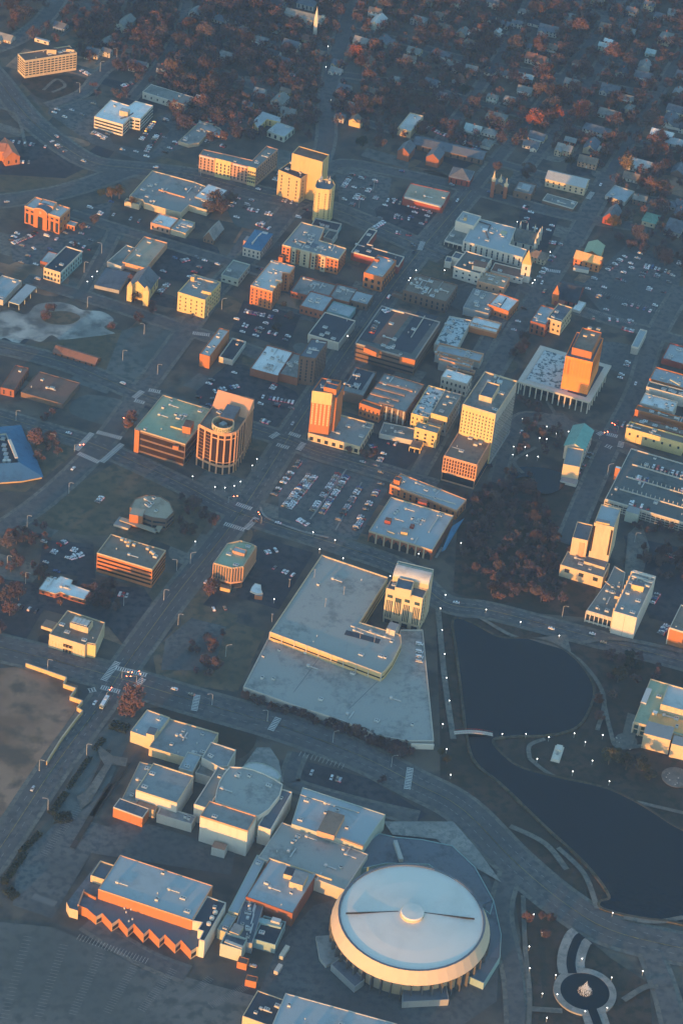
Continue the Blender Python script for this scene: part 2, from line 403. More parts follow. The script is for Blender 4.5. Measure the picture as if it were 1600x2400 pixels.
# parking lots and hard ground
LOTS = [
    (O([(640, 1130), (690, 1050), (870, 1105), (890, 1125), (820, 1240), (760, 1240), (640, 1200)]), A_LOT), (O([(600, 1235), (720, 1270), (640, 1400), (540, 1370), (560, 1250)]), A_DARK),
    (O([(450, 900), (530, 830), (680, 900), (690, 920), (630, 985), (460, 930)]), A_DARK), (O([(260, 460), (20, 540), (30, 600), (130, 620), (240, 540)]), A_LOT),
    (O([(770, 400), (900, 410), (880, 510), (780, 480)]), A_LOT), (O([(860, 480), (940, 440), (1040, 480), (1020, 520), (930, 560), (870, 520)]), A_DARK),
    (O([(1330, 660), (1440, 560), (1568, 600), (1540, 760), (1400, 740)]), A_LOT), (O([(100, 1240), (215, 1250), (220, 1330), (90, 1310)]), A_DARK),
    (O([(560, 690), (690, 725), (660, 800), (530, 760)]), A_DARK), (O([(330, 590), (470, 570), (520, 600), (450, 650), (350, 640)]), A_DARK),
    (O([(120, 230), (220, 230), (260, 330), (350, 350), (390, 300), (360, 270), (420, 250), (560, 260), (540, 320), (420, 340), (330, 372), (210, 330), (110, 260)]), A_LOT),
    (O([(500, 440), (640, 450), (720, 470), (640, 540), (540, 520), (520, 480)]), A_PALE), (O([(840, 990), (980, 1030), (930, 1080), (860, 1060)]), A_DARK),
    (O([(270, 1640), (320, 1655), (260, 1780), (220, 1880), (120, 1890), (180, 1740)]), A_PALE), (O([(40, 1980), (150, 1870), (250, 1900), (300, 1880), (460, 1930), (540, 1960), (530, 2010), (210, 1960), (120, 2110), (30, 2080)]), A_LOT),
    (O([(-80, 2110), (120, 2130), (290, 2200), (380, 2230), (480, 2260), (590, 2290), (560, 2400), (-80, 2400)]), A_PALE), (O([(670, 1740), (850, 1790), (980, 1870), (960, 1885), (880, 1870), (680, 1800)]), A_DARK),
    (O([(0, 1330), (90, 1340), (330, 1350), (350, 1380), (290, 1490), (250, 1440), (100, 1400), (60, 1470), (0, 1450)]), A_DARK), (O([(380, 1470), (440, 1420), (520, 1440), (490, 1540), (370, 1540)]), A_LOT),
    (O([(1200, 450), (1290, 480), (1250, 590), (1180, 570)]), A_DARK), (O([(1430, 1230), (1568, 1260), (1568, 1440), (1490, 1420)]), A_DARK),
    (O([(590, 2290), (640, 2170), (720, 2080), (800, 2060), (900, 1900), (1100, 1950), (1150, 2100), (1140, 2300), (1000, 2400), (560, 2400)]), A_LOT), (O([(560, 530), (650, 560), (570, 620), (520, 590)]), A_LOT),
    (O([(980, 310), (1120, 360), (1060, 390), (960, 345)]), A_DARK), (O([(-20, 320), (110, 310), (200, 385), (150, 410), (-20, 400)]), A_DARK), (O([(280, 760), (440, 720), (460, 760), (340, 900), (240, 860)]), A_PALE),
]
for pts, m_ in LOTS: patch('parking_lot', pts, m_)
# roads: centre line, width in metres
ROADS = [
    (O([(-120, 2100), (-10, 1965), (120, 1770), (230, 1620), (282, 1540), (400, 1375), (548, 1185), (690, 965), (815, 780), (930, 620), (1080, 440)]), 17), (O([(1060, 465), (1080, 440), (1220, 270), (1340, 120), (1460, -60)]), 9),
    (O([(-60, 1260), (100, 1150), (228, 1028), (320, 905), (420, 770), (500, 660), (600, 560), (690, 440), (745, 340), (755, 200), (800, 40), (830, -60)]), 14),
    (O([(-60, 120), (0, 190), (60, 265), (130, 325), (215, 375), (330, 390), (450, 405), (600, 445), (760, 480), (950, 560), (1020, 590)]), 20),
    (O([(165, -60), (110, 35), (40, 90), (-40, 120)]), 14), (O([(110, 245), (190, 215), (235, 165), (290, 130)]), 9),
    (O([(310, 385), (200, 425), (100, 450), (-60, 470)]), 18), (O([(700, 470), (770, 380), (900, 395), (1060, 430), (1280, 490), (1450, 520)]), 11),
    (O([(-60, 1475), (110, 1515), (275, 1560), (440, 1610), (640, 1668), (820, 1735), (950, 1800), (1060, 1860), (1180, 1980), (1300, 2080), (1420, 2145), (1640, 2195)]), 24),
    (O([(-60, 940), (110, 990), (230, 1028), (420, 1115), (548, 1180), (790, 1258), (930, 1310), (1020, 1385), (1130, 1405), (1320, 1455), (1640, 1540)]), 15),
    (O([(-60, 785), (140, 832), (320, 905), (460, 950), (640, 1005), (730, 1040), (850, 1075), (1000, 1120)]), 15), (O([(60, 640), (160, 670), (300, 715), (450, 765), (560, 800), (690, 850), (830, 900)]), 11),
    (O([(160, 490), (270, 525), (400, 565), (600, 625), (640, 640)]), 9), (O([(180, 690), (235, 590), (265, 530)]), 8),
    (O([(1120, 870), (1180, 770), (1260, 640), (1330, 530), (1400, 400)]), 14), (O([(1380, 440), (1400, 400), (1480, 260), (1568, 120), (1640, 0)]), 9), (O([(1300, 1250), (1350, 1130), (1400, 1020), (1460, 900), (1500, 780), (1568, 660)]), 13),
    (O([(1140, 1110), (1180, 980), (1240, 960), (1390, 1010), (1480, 1050)]), 9), (O([(1190, 655), (1290, 700), (1430, 745), (1620, 800)]), 10), (O([(960, 1090), (1010, 1000), (1060, 890), (1120, 780), (1180, 660)]), 8),
    (O([(760, 60), (900, 90), (1080, 140), (1300, 180), (1600, 240)]), 8), (O([(750, 260), (900, 300), (1130, 370), (1350, 430), (1600, 480)]), 8), (O([(770, 170), (960, 200), (1180, 260), (1420, 320), (1600, 350)]), 8),
    (O([(1000, 340), (1080, 230), (1160, 110), (1230, -20)]), 8), (O([(1200, 400), (1290, 280), (1390, 130), (1470, 0)]), 8), (O([(1300, 20), (1420, 40), (1600, 90)]), 7),
    (O([(1490, 2180), (1530, 2290), (1560, 2420)]), 12), (O([(1170, 2010), (1150, 2100), (1180, 2250), (1190, 2420)]), 10), (O([(685, 1730), (665, 1790), (690, 1810), (830, 1850), (960, 1880)]), 8),
    (O([(200, 2120), (330, 2200), (430, 2240)]), 10), (O([(300, 230), (380, 130), (420, 40), (440, -50)]), 7), (O([(440, 130), (560, 190), (720, 250)]), 7),
]
for pts, wd in ROADS: ribbon('pavement', pts, wd + 6, PATHM)
for pts, wd in ROADS: ribbon('road', pts, wd, A_ROAD)
ZN[0] = 0.9
# painted lines: centre lines, dashes, stop bars and zebra crossings
def dashes(pts, wd, off, dash=3.0, gap=7.0, m_=PAINT2):
    g = smooth([P(*p) for p in pts], 8); b = MB(); acc = 0
    for a, c in zip(g, g[1:]):
        u = (c - a); l = u.length; u.normalize(); s_ = 0
        while s_ < l:
            if (acc + s_) % (dash + gap) < dash * .999: b.box(a + u * (s_ + dash / 2) + perp(u) * off, u, perp(u), dash / 2, wd, z_, z_ + .004)
            s_ += dash + gap if gap else dash
        acc = 0
    return b
for i in (0, 3, 8, 9, 10):
    z_ = nz(); pts, wd = ROADS[i]
    structure('lane_marking', dashes(pts, .11, wd / 4).build('lane_marking', PAINT2)); structure('lane_marking', dashes(pts, .11, -wd / 4).build('lane_marking', PAINT2))
    structure('centre_line', dashes(pts, .16, 0, 6, 0.5, PAINT2).build('centre_line', mat('yellow_paint', (.30, .24, .10), .8, .2)))
def zebra(a, b_, wd=3.2):
    a, b_ = P(*a), P(*b_); u = (b_ - a).normalized(); n = int((b_ - a).length / 1.5); z = nz(); mb = MB()
    for k in range(n): mb.box(a + u * (k + .5) * (b_ - a).length / n, u, perp(u), .36, wd / 2, z, z + .004)
    for s_ in (-1, 1): mb.box((a + b_) / 2 + perp(u) * s_ * (wd / 2 + .35), u, perp(u), (b_ - a).length / 2, .14, z, z + .004)
    structure('zebra_crossing', mb.build('zebra_crossing', PAINT))
def zz(t, a, b_): q = T(t); zebra(q(a), q(b_))
for t, a, b_ in [((0, 800), (700, 1010), (850, 850)), ((0, 800), (890, 840), (1120, 900)), ((0, 800), (720, 1035), (910, 1120)), ((0, 800), (935, 1120), (1125, 950)),
                 ((0, 800), (1230, 530), (1310, 465)), ((0, 800), (1365, 455), (1475, 475)), ((0, 800), (1235, 550), (1330, 575)), ((400, 800), (915, 895), (990, 850)), ((400, 800), (1085, 850), (1190, 885)),
                 ((400, 800), (970, 955), (1085, 990)), ((400, 800), (600, 1500), (745, 1550)), ((400, 1200), (690, 170), (790, 60)), ((400, 1200), (490, 115), (680, 175)), ((400, 800), (1170, 1010), (1220, 940)),
                 ((0, 1200), (1060, 1440), (1350, 1510)), ((0, 1200), (950, 1560), (1085, 1385)), ((0, 1600), (810, 85), (885, 70)), ((0, 1600), (925, 50), (1105, 95)), ((0, 1600), (1215, 80), (1320, -30)),
                 ((800, 1600), (600, 990), (630, 790)), ((400, 1600), (915, 450), (990, 330)), ((400, 1600), (215, 270), (245, 120)), ((400, 400), (200, 1500), (360, 1520)), ((1200, 800), (780, 870), (830, 845)),
                 ((1200, 800), (850, 965), (910, 990)), ((1200, 800), (860, 860), (965, 885)), ((1200, 800), (985, 985), (1000, 930)), ((800, 400), (715, 740), (745, 660)), ((1200, 400), (300, 920), (440, 940)), ((1200, 400), (690, 270), (735, 205))]:
    zz(t, a, b_)
# parking bays
def bays(a, b_, n, ln, m_=PAINT2, side=1):
    a, b_ = P(*a), P(*b_); u = (b_ - a).normalized(); z = nz(); mb = MB()
    for k in range(n + 1): mb.box(a + (b_ - a) * k / n + perp(u) * side * ln / 2, u, perp(u), .08, ln / 2, z, z + .004)
    structure('parking_bay_lines', mb.build('parking_bay_lines', m_))
for k in range(7):
    bays((20 + k * 80, 2390 - k * 4), (75 + k * 85, 2200 + k * 20), 22, 5); 
bays((75, 2110), (125, 2128), 11, 5, PAINT); bays((180, 2205), (340, 2262), 22, 5, PAINT); bays((110, 2010), (200, 1890), 26, 5); bays((700, 1775), (800, 1805), 11, 5, PAINT, 1)
bays((1490, 760), (1380, 725), 26, 5); bays((1400, 690), (1540, 735), 26, 5); bays((860, 490), (950, 515), 18, 5); bays((25, 690), (70, 590), 14, 5)
# kerbed strips of planting between the bays, and the long paths
for pts in [[(170, 1990), (260, 1840)], [(215, 1915), (300, 1790)], [(255, 1760), (215, 1850)]]: ribbon('verge', pts, 3.5, G_PARK, z=1.05, th=.15)
ribbon('kerb', [(610, 1190), (625, 1215), (700, 1245), (770, 1262)], 1.6, PAVE, z=1.04, th=.15); ribbon('kerb', [(1035, 1285), (1020, 1310)], 1.6, PAVE, z=1.05, th=.15)
ribbon('kerb', O([(770, 1220), (830, 1110)]), 1.0, PAVE, z=1.03, th=.15); ribbon('kerb', O([(712, 1195), (795, 1080)]), 1.2, PAVE, z=1.03, th=.15)
for pts, wd in [(O([(1040, 1700), (1020, 1560), (1005, 1400)]), 4), (O([(1100, 1420), (1180, 1465), (1250, 1475), (1330, 1520), (1385, 1600), (1370, 1680)]), 3), (O([(1215, 1745), (1260, 1780), (1340, 1815), (1440, 1840), (1568, 1870)]), 3),
                (O([(1215, 1745), (1215, 1715), (1250, 1700)]), 3), (O([(1170, 1900), (1250, 1940), (1300, 2000)]), 4), (O([(1568, 1500), (1420, 1470), (1330, 1480)]), 4),
                (O([(1380, 1590), (1400, 1680), (1420, 1720), (1500, 1710)]), 3), (O([(1370, 2090), (1340, 2010), (1280, 1950)]), 3.5), (O([(1430, 2110), (1500, 2120), (1568, 2110)]), 3.5),
                (O([(1210, 2400), (1215, 2290), (1205, 2180), (1200, 2060)]), 3), (O([(1215, 2320), (1290, 2325)]), 4), (O([(1430, 2300), (1480, 2270), (1510, 2270)]), 4), (O([(700, 480), (780, 430)]), 3),
                (O([(1200, 1090), (1180, 1060), (1230, 1030)]), 3), (O([(1240, 900), (1300, 1000), (1310, 1060)]), 3), (O([(100, 210), (130, 185), (150, 200), (120, 215)]), 3), (O([(60, 340), (40, 270), (0, 250)]), 3)]:
    ribbon('path', pts, wd, PATHM)
patch('plaza', O([(590, 1720), (620, 1720), (640, 1750), (650, 1800), (600, 1790), (560, 1760)]), PAVE); patch('plaza', O([(880, 1890), (980, 1890), (1040, 1890), (1100, 1960), (1150, 2030), (1080, 1990), (1000, 1930), (900, 1920)]), PAVE)
patch('plaza', O([(1210, 960), (1290, 950), (1330, 990), (1250, 1000)]), PATHM); patch('plaza', O([(1440, 1230), (1470, 1200), (1490, 1260), (1450, 1420), (1420, 1460)]), PATHM)
patch('plaza', O([(1440, 1640), (1470, 1650), (1450, 1720), (1420, 1720)]), PATHM); patch('plaza', O([(1210, 1470), (1300, 1460), (1310, 1500), (1240, 1480)]), PATHM)
for pts in ([(225, 1745), (265, 1775), (300, 1780), (295, 1800), (262, 1795), (215, 1880), (190, 1900), (180, 1870), (200, 1860), (245, 1795), (235, 1780)],): patch('paved_island', pts, PATHM)
# water
def bank(pts, wd=1.8):
    g = smooth([P(*p) for p in pts], 6, True); g = g if area(g) > 0 else g[::-1]
    o = offset(g, -wd); mb = MB().ring(o, g, .1, 1.35); structure('pond_edge', mb.build('pond_edge', BANK))
POND1 = O([(1042, 1428), (1075, 1432), (1110, 1450), (1150, 1468), (1210, 1470), (1265, 1482), (1310, 1510), (1345, 1550), (1360, 1590), (1345, 1640), (1315, 1675), (1250, 1690), (1180, 1692), (1130, 1700), (1140, 1725), (1190, 1765), (1280, 1790), (1380, 1812), (1450, 1842), (1530, 1892), (1620, 1960),
           (1620, 2115), (1530, 2115), (1450, 2105), (1385, 2088), (1378, 2075), (1400, 2060), (1345, 1985), (1245, 1892), (1155, 1805), (1095, 1755), (1075, 1700), (1062, 1600), (1050, 1500)])
bank(POND1); patch('pond', POND1, WATER, True, z=1.25)
patch('pond', O([(1170, 1085), (1200, 1075), (1260, 1080), (1300, 1100), (1280, 1130), (1240, 1135), (1215, 1100), (1180, 1100)]), WATER, True, z=1.25)
# fountain pool with its channel under the road
pc = P(1369, 2327); pr = (P(1425.8, 2326.5) - pc).length
circ = lambda r, n=48: [pc + X2(i * 2 * math.pi / n) * r for i in range(n)]
flat('pool', circ(pr), 1.32, WATER); structure('pool_edge', MB().ring(circ(pr + 4.2), circ(pr), .1, 1.42).build('pool_edge', PAVE))
ch = [(1340, 2285), (1336, 2262), (1340, 2235), (1352, 2205), (1362, 2196)]
ribbon('path', ch, 17, PAVE, z=1.30); ribbon('channel', ch, 5.5, WATER, z=1.46); ribbon('path', [(1385, 2367), (1392, 2385), (1400, 2410)], 15, PAVE, z=1.30); ribbon('channel', [(1383, 2362), (1392, 2385), (1402, 2412)], 5.5, WATER, z=1.46)

# smaller pads, lawns and worn patches that break up the blocks
rp = random.Random(8); PATCHM = [(G_LAWN, 'lawn'), (G_LAWN, 'lawn'), (A_LOT, 'paved_area'), (A_DARK, 'paved_area'), (A_PALE, 'paved_area'), (PATHM, 'paved_area'), (G_BARE, 'lawn')]
for k in range(230):
    x, y = rp.uniform(-10, 1610), rp.choice((rp.uniform(0, 430), rp.uniform(400, 1100), rp.uniform(1100, 1520)))
    if (x > 1020 and y > 1060) or (560 < x < 1020 and y > 1280): continue
    g = P(x, y); u = X2(R(-18 + rp.uniform(-3, 3))); v = perp(u); a, c = rp.uniform(6, 26), rp.uniform(5, 20); q = []
    for i, (sx, sy) in enumerate(((-1, -1), (1, -1), (1, 1), (-1, 1))):
        w1 = g + u * sx * a * rp.uniform(.75, 1.1) + v * sy * c * rp.uniform(.75, 1.1); q.append(w1)
    if rp.random() < .45: q = smooth(q, 4, True)
    mm, nm = rp.choice(PATCHM); flat(nm, q, .028 + k * .00002 + (.0 if nm == 'lawn' else .0), mm)
# ================================================================ buildings, far to near
t = (0, 0)
b = B('apartment_block', 'long cream apartment slab of six window storeys beside the curved boulevard', t, (232, 565), (707, 490), (167, 500), 155, wall='cream', roof='rust', raw=True, win=('punch', 6, 3.4, 2.7, 1.2, 2.0, .8), cat='apartments', short='the cream apartment slab', ac=5)
b.box((432, 455), (520, 462), (425, 440), 45, 'cream', 'dark'); b.box((612, 450), (684, 455), (620, 438), 28, 'cream', 'dark', 'stair_tower')
b = B('office_building', 'white banded office of two joined wings with a white roof', t, (868, 1075), hp=100, poly=[(868, 1075), (1130, 1150), (1195, 1080), (1240, 1088), (1290, 1098), (1408, 975), (1245, 932), (1190, 975), (1020, 922)], wall='white', roof='white', win=('band', 3, 3, 1, .5, .8, .8), par=.7, cat='office', short='the white banded office')
b.box((1100, 1015), (1172, 1035), (1115, 985), 45, 'cream', 'light'); b.strip([(1110, 1085), (1180, 1065), (1225, 1035)], .7, b.h + .8, .6, 'dark', 'roof_pipe')
b = B('hall', 'long pale low hall with a lit end gable beyond the white banded office', t, (1310, 845), (1700, 965), (1390, 775), 60, wall='offwhite', roof='greygreen', win=('punch', 1, 6, 1.2, 2.2), par=.3, cat='hall', short='the long pale hall')
b = B('shed', 'narrow white shed with dark openings on the grass beyond the apartment slab', t, (320, 350), (450, 385), (335, 338), 30, wall='white', roof='light', win=('punch', 1, 5, 2, 1.5), par=0, cat='shed')
b = B('brick_chapel', 'orange brick gabled chapel with white trim at the far left edge', t, (50, 1460), (185, 1440), (-20, 1330), 70, wall='orange', roof='brown', par=0, raw=True, win=('punch', 1, 5, 1.4, 3), cat='chapel', short='the brick gabled chapel'); b.gable(b.L, b.h, b.h + 6, 'v', mat('chapel_roof', (.36, .15, .09), .9, .2, .3)); o, L, hh = b.box((-60, 1380), (40, 1400), (-40, 1300), 90, 'orange', 'brown', 'side_wing', z0=0); b.gable(L, hh, hh + 4, 'u', MATS['chapel_roof'], 'wing_roof')
t = (400, 0)
b = B('church_hall', 'long grey roofed church with pale arched side wall and white steeple', t, (1045, 120), (1385, 205), (1085, 75), 60, wall='offwhite', roof='greygreen', win=('punch', 1, 5, 1.6, 4, 2, 1), par=0, cat='church', short='the steepled church', h=9)
b.gable(b.L, 9, 12.5, 'u', RF['greygreen']); _, L, hh = b.box((1318, 175), (1350, 182), (1322, 165), 60, 'white', 'white', 'steeple', z0=0, h=16); b.pyramid(L, 16, 29, 'spire', W['white'], 0)
_, L, hh = b.box((1383, 140), (1408, 146), (1388, 130), 60, 'offwhite', 'slate', 'tower', z0=0, h=14)
b = B('mansion', 'white columned house with hipped roof beyond the steepled church', t, (1160, 25), (1305, 65), (1185, -20), 45, wall='offwhite', roof='slate', par=0, fins=(4, .5, .5, 'white'), win=('punch', 2, 4, 1, 2), cat='house'); b.pyramid(b.L, b.h, b.h + 4, 'roof', RF['slate'], 1)
b = B('motel', 'U-shaped motel with pale blue metal roof and one lit yellow end', t, (755, 1112), hp=60, poly=[(755, 1112), (800, 1175), (885, 1092), (1005, 1120), (1016, 1083), (845, 1024)], wall='yellow', roof='metal', par=0, win=('punch', 2, 4.5, 1.3, 1.6), cat='motel', short='the U-shaped motel')
b = B('motel_block', 'square block with flat pale blue roof beside the U-shaped motel', t, (885, 1205), (1050, 1252), (1000, 1128), 50, wall='sage', roof='metal', par=.3, win=('punch', 2, 5, 2.2, 1.6), ac=1, cat='motel')
b = B('shop', 'T-shaped low grey shop with several flat roof levels amid parking', t, (70, 1305), hp=25, poly=[(70, 1305), (165, 1332), (260, 1318), (360, 1215), (450, 1248), (475, 1215), (455, 1185), (412, 1165), (395, 1145), (270, 1118)], wall='tan', roof='grey', ac=6, cat='shop', short='the T-shaped grey shop')
b.box((270, 1180), (400, 1215), (300, 1150), 14, 'tan', 'mid', 'upper_level'); b.box((365, 1225), (450, 1248), (385, 1205), 14, 'peach', 'mid', 'entrance_canopy')
b = B('hotel', 'five storey hotel with alternating pink and yellow facade bays', t, (265, 1427), hp=160, poly=[(265, 1427), (785, 1557), (985, 1378), (880, 1345), (750, 1478), (300, 1378)], wall='pink', roof='greygreen', win=('punch', 5, 3.4, 1.3, 1.9, 2.5, 1.0), cat='hotel', short='the pink and yellow hotel', ac=4)
u = (b.L[1] - b.L[0]).normalized(); ln = (b.L[1] - b.L[0]).length
for f0, f1 in ((.29, .56), (.86, 1.0)):
    b.part('facade_bay', MB().box(u * ln * (f0 + f1) / 2 - perp(u) * .25, u, perp(u), ln * (f1 - f0) / 2, .33, 0, b.h + 1.4).build('facade_bay', W['yellow']))
    for k in range(4):
        for j in range(4):
            c = u * ln * (f0 + (f1 - f0) * (j + .5) / 4) - perp(u) * .6; b.part('window', SMALL[('punch', 1.3, 1.9, 'window_glass')], (c.x, c.y, 4.5 + k * (b.h - 5) / 4), math.atan2(u.y, u.x))
for f0, f1 in ((0, .27), (.6, .84)): b.part('cornice', MB().box(u * ln * (f0 + f1) / 2 - perp(u) * .3, u, perp(u), ln * (f1 - f0) / 2, .5, b.h - .6, b.h + .4).build('cornice', W['white']))
b = B('hotel_tower', 'yellow hotel block of two joined parts with dark flat roofs', t, (990, 1568), (1205, 1643), (1150, 1470), 225, wall='gold', roof='dark', win=('punch', 6, 7, 1.2, 1.7, 3, 2), cat='hotel', short='the yellow hotel block', ac=4)
b.box((1115, 1415), (1400, 1490), (1190, 1352), 370, 'gold', 'rust', 'rear_block', z0=0, par=.9); b.box((1300, 1430), (1400, 1460), (1340, 1385), 40, 'gold', 'rust', z0=b.h + 8); b.box((1205, 1395), (1280, 1415), (1215, 1380), 20, 'gold', 'dark', z0=b.h + 8)
t = (800, 0)
b = B('gymnasium', 'cream gymnasium with large pale flat roof among the dark houses', t, (515, 1180), (635, 1215), (625, 1038), 62, wall='cream', roof='light', cat='gymnasium', short='the cream gymnasium')
b = B('brick_school', 'long brick building with two brick gable wings and grey roofs', t, (655, 1320), (1290, 1475), (680, 1245), 50, wall='brown', roof='slate', win=('punch', 2, 6, 1.2, 1.8), par=0, cat='school', short='the long brick school')
b.gable(b.L, b.h, b.h + 3, 'u', RF['slate'])
for a, c, d in (((515, 1385), (615, 1420), (560, 1310)), ((778, 1440), (890, 1475), (820, 1370))):
    o, L, hh = b.box(a, c, d, 75, 'brick', 'slate', 'gable_wing', z0=0); b.gable(L, hh, hh + 5, 'v', RF['slate'], 'wing_roof', .5, W['brick'])
b = B('victorian_house', 'turreted dark house with white roof edges facing the crossing', (800, 400), (985, 55), (1180, 90), (1040, -30), 60, wall='redbrick', roof='slate', par=.4, parw='white', win=('punch', 2, 4, 1, 1.8), cat='house', short='the turreted dark house'); b.pyramid(b.L, b.h, b.h + 6, 'roof', RF['slate'], .6)
t = (0, 400)
b = B('civic_hall', 'orange brick civic hall with arched central gable and tall dark bays', t, (230, 332), (550, 438), (328, 248), 150, wall='orange', roof='light', parw='peach', par=1.2, cat='hall', short='the orange arched hall')
b.windows('punch', 1, 4.6, 2.6, 9, .3, 4.5, only=[0]); b.windows('punch', 1, 4.6, 2.6, 1.6, b.h - 4.2, .9, only=[0]); b.windows('punch', 2, 5, 2, 2.4, only=[1])
u = (b.L[1] - b.L[0]).normalized(); ln = (b.L[1] - b.L[0]).length; nn = -perp(u); ctr = u * ln * .47
N = 12; arc = [ctr + u * (-6.5 * math.cos(i * math.pi / N)) for i in range(N + 1)]; zz_ = [b.h + .3 + 3.6 * math.sin(i * math.pi / N) for i in range(N + 1)]
V = [(p.x + nn.x * k, p.y + nn.y * k, z) for k in (1.2, -9) for p, z in zip(arc, zz_)]; M1 = N + 1
b.part('arched_roof', mesh('arched_roof', V, [(i, i + 1, M1 + i + 1, M1 + i) for i in range(N)], RF['slate'])); b.part('arched_gable', mesh('arched_gable', [v for v in V[:M1]] + [(arc[0].x + nn.x * 1.2, arc[0].y + nn.y * 1.2, 0), (arc[-1].x + nn.x * 1.2, arc[-1].y + nn.y * 1.2, 0)], [tuple([M1] + list(range(M1)) + [M1 + 1])[::-1]], W['orange']))
mb = MB()
for i in range(N): mb.tube((V[i][0] + nn.x * .1, V[i][1] + nn.y * .1, V[i][2]), (V[i + 1][0] + nn.x * .1, V[i + 1][1] + nn.y * .1, V[i + 1][2]), .45, .45, 5)
b.part('arch_trim', mb.build('arch_trim', W['peach'])); c = ctr + nn * 1.35
b.part('window', MB().box((0, 0), Vector((1, 0)), Vector((0, 1)), 2.3, .09, .5, b.h - 4).build('window', GLASS), (c.x, c.y, 0), math.atan2(u.y, u.x)); b.part('emblem', MB().box((0, 0), Vector((1, 0)), Vector((0, 1)), 1.1, .12, b.h - 1, b.h + 1.4).build('emblem', W['peach']), (c.x, c.y, 0), math.atan2(u.y, u.x))
b.box((360, 305), (485, 345), (385, 262), 28, 'peach', 'light', par=.9)
b = B('pavilion', 'small flat orange annex beside the orange arched hall', t, (580, 485), (688, 515), (612, 450), 40, wall='orange', roof='light', win=('punch', 1, 3, 1.6, 2.4), par=.4, parw='peach', cat='pavilion')
b = B('commercial_block', 'long dark roofed block with cream front and white side windows', t, (405, 897), (560, 943), (610, 700), 100, wall='teal', roof='dark', parw='white', win=('punch', 2, 4, 1.3, 2.4, 1, 1), cat='shop', short='the dark roofed long block')
u = (b.L[1] - b.L[0]).normalized(); ln = (b.L[1] - b.L[0]).length; b.part('shop_front', MB().box(u * ln / 2 - perp(u) * .12, u, perp(u), ln / 2, .2, .4, b.h + 1.2).build('shop_front', W['cream'])); me = MB().box((0, 0), Vector((1, 0)), Vector((0, 1)), .7, .1, -1.2, 1.2).build('window', GLASS)
for k in range(2):
    for j in range(5): c = u * ln * (j + .5) / 5 - perp(u) * .34; b.part('window', me, (c.x, c.y, b.h * (.3 + .42 * k)), math.atan2(u.y, u.x))
B('workshop', 'small brick workshop joined to the dark roofed long block', t, (372, 832), (455, 858), (440, 740), 55, wall='brick', roof='light', par=.4, cat='workshop')
B('warehouse', 'grey flat warehouse beside a pale green canopy near the town edge', t, (-150, 1145), (30, 1200), (20, 965), 42, wall='concrete', roof='metal', ac=3, cat='warehouse', short='the town edge warehouse')
b = B('canopy', 'pale green open canopy on posts over a drive', t, (85, 1202), (180, 1228), (250, 1042), 50, wall='sage', roof='metal', par=0, cat='canopy', h=5.2, z0=4.4); b.fins(9, .4, .25, 'sage', 0, 4.5, name='post')
B('store', 'low grey store with stepped roof beside a tan roofed store', t, (985, 842), (1120, 885), (1170, 690), 40, wall='offwhite', roof='greygreen', cat='shop')
B('store', 'low tan roofed store with a lit front edge', t, (1125, 845), (1345, 900), (1335, 612), 48, wall='peach', roof='tan', cat='shop', short='the tan roofed store')
B('parish_hall', 'low grey shed roofed hall beside the lit stone church', t, (870, 1050), (1100, 1095), (985, 890), 30, wall='grey', roof='slate', par=0, cat='hall')
b = B('stone_church', 'lit pale stone church with blue slate roof and twin front turrets', t, (1170, 1070), (1365, 1115), (1265, 935), 90, wall='yellow', roof='slate', par=0, win=('punch', 1, 5, 1.3, 4.5, 2, 1), cat='church', short='the lit stone church')
b.gable(b.L, b.h, b.h + 8.5, 'v', RF['slate'])
for a, c, d in (((1170, 1060), (1215, 1070), (1180, 1040)), ((1318, 1100), (1368, 1112), (1330, 1080))):
    o, L, hh = b.box(a, c, d, 150, 'yellow', 'slate', 'turret', z0=0, h=b.h + 5); b.pyramid(L, hh, hh + 4, 'turret_roof', W['gold'], .1)
b = B('big_store', 'very wide grey roofed store with lit roof ridges and annexes', t, (1190, 240), hp=48, poly=[(1190, 240), (1315, 275), (1325, 300), (1570, 372), (1665, 392), (1735, 322), (1900, 370), (2060, 215), (1790, 110), (1400, 5), (1300, 115)], wall='cream', roof='grey', ac=6, cat='shop', short='the wide grey store')
b.strip([(1460, 170), (1700, 240)], .8, b.h + 1.1, 1.2, 'peach', 'roof_ridge')
B('storage_hall', 'bright white flat roof hall against the wide grey store', t, (1790, 238), (1962, 300), (1905, 122), 60, wall='grey', roof='white', par=.3, cat='hall', short='the bright white roof hall')
B('shop', 'small cream annex with trees at the wide grey store corner', t, (1145, 285), (1280, 318), (1170, 262), 40, wall='cream', roof='grey', cat='shop')
B('restaurant', 'low pink fronted restaurant with white flat roof facing the tracks', t, (1385, 482), (1560, 535), (1462, 395), 55, wall='pink', roof='white', win=('punch', 1, 3.6, 1.4, 2.4), ac=2, cat='restaurant', short='the pink fronted restaurant')
b = B('shop', 'low lit edge shop with bluish roof beside the grey gabled barn', t, (1570, 545), (1698, 592), (1640, 440), 40, wall='cream', roof='metal', ac=3, cat='shop'); b.box((1655, 485), (1765, 515), (1665, 470), 14, 'white', 'light')
t = (400, 400)
b = B('barn', 'grey gabled barn standing alone on a brown lot', t, (300, 612), (395, 640), (390, 508), 40, wall='brown', roof='slate', par=0, win=('punch', 1, 3, 1, 2), cat='barn', short='the grey gabled barn'); b.gable(b.L, b.h, b.h + 7, 'v', RF['grey'])
b = B('blue_roof_building', 'two storey cream building with bright blue hipped roof', t, (665, 697), (820, 742), (770, 540), 88, wall='offwhite', roof='blue', par=0, win=('punch', 2, 3.6, 1.3, 2), cat='building', short='the blue hipped building')
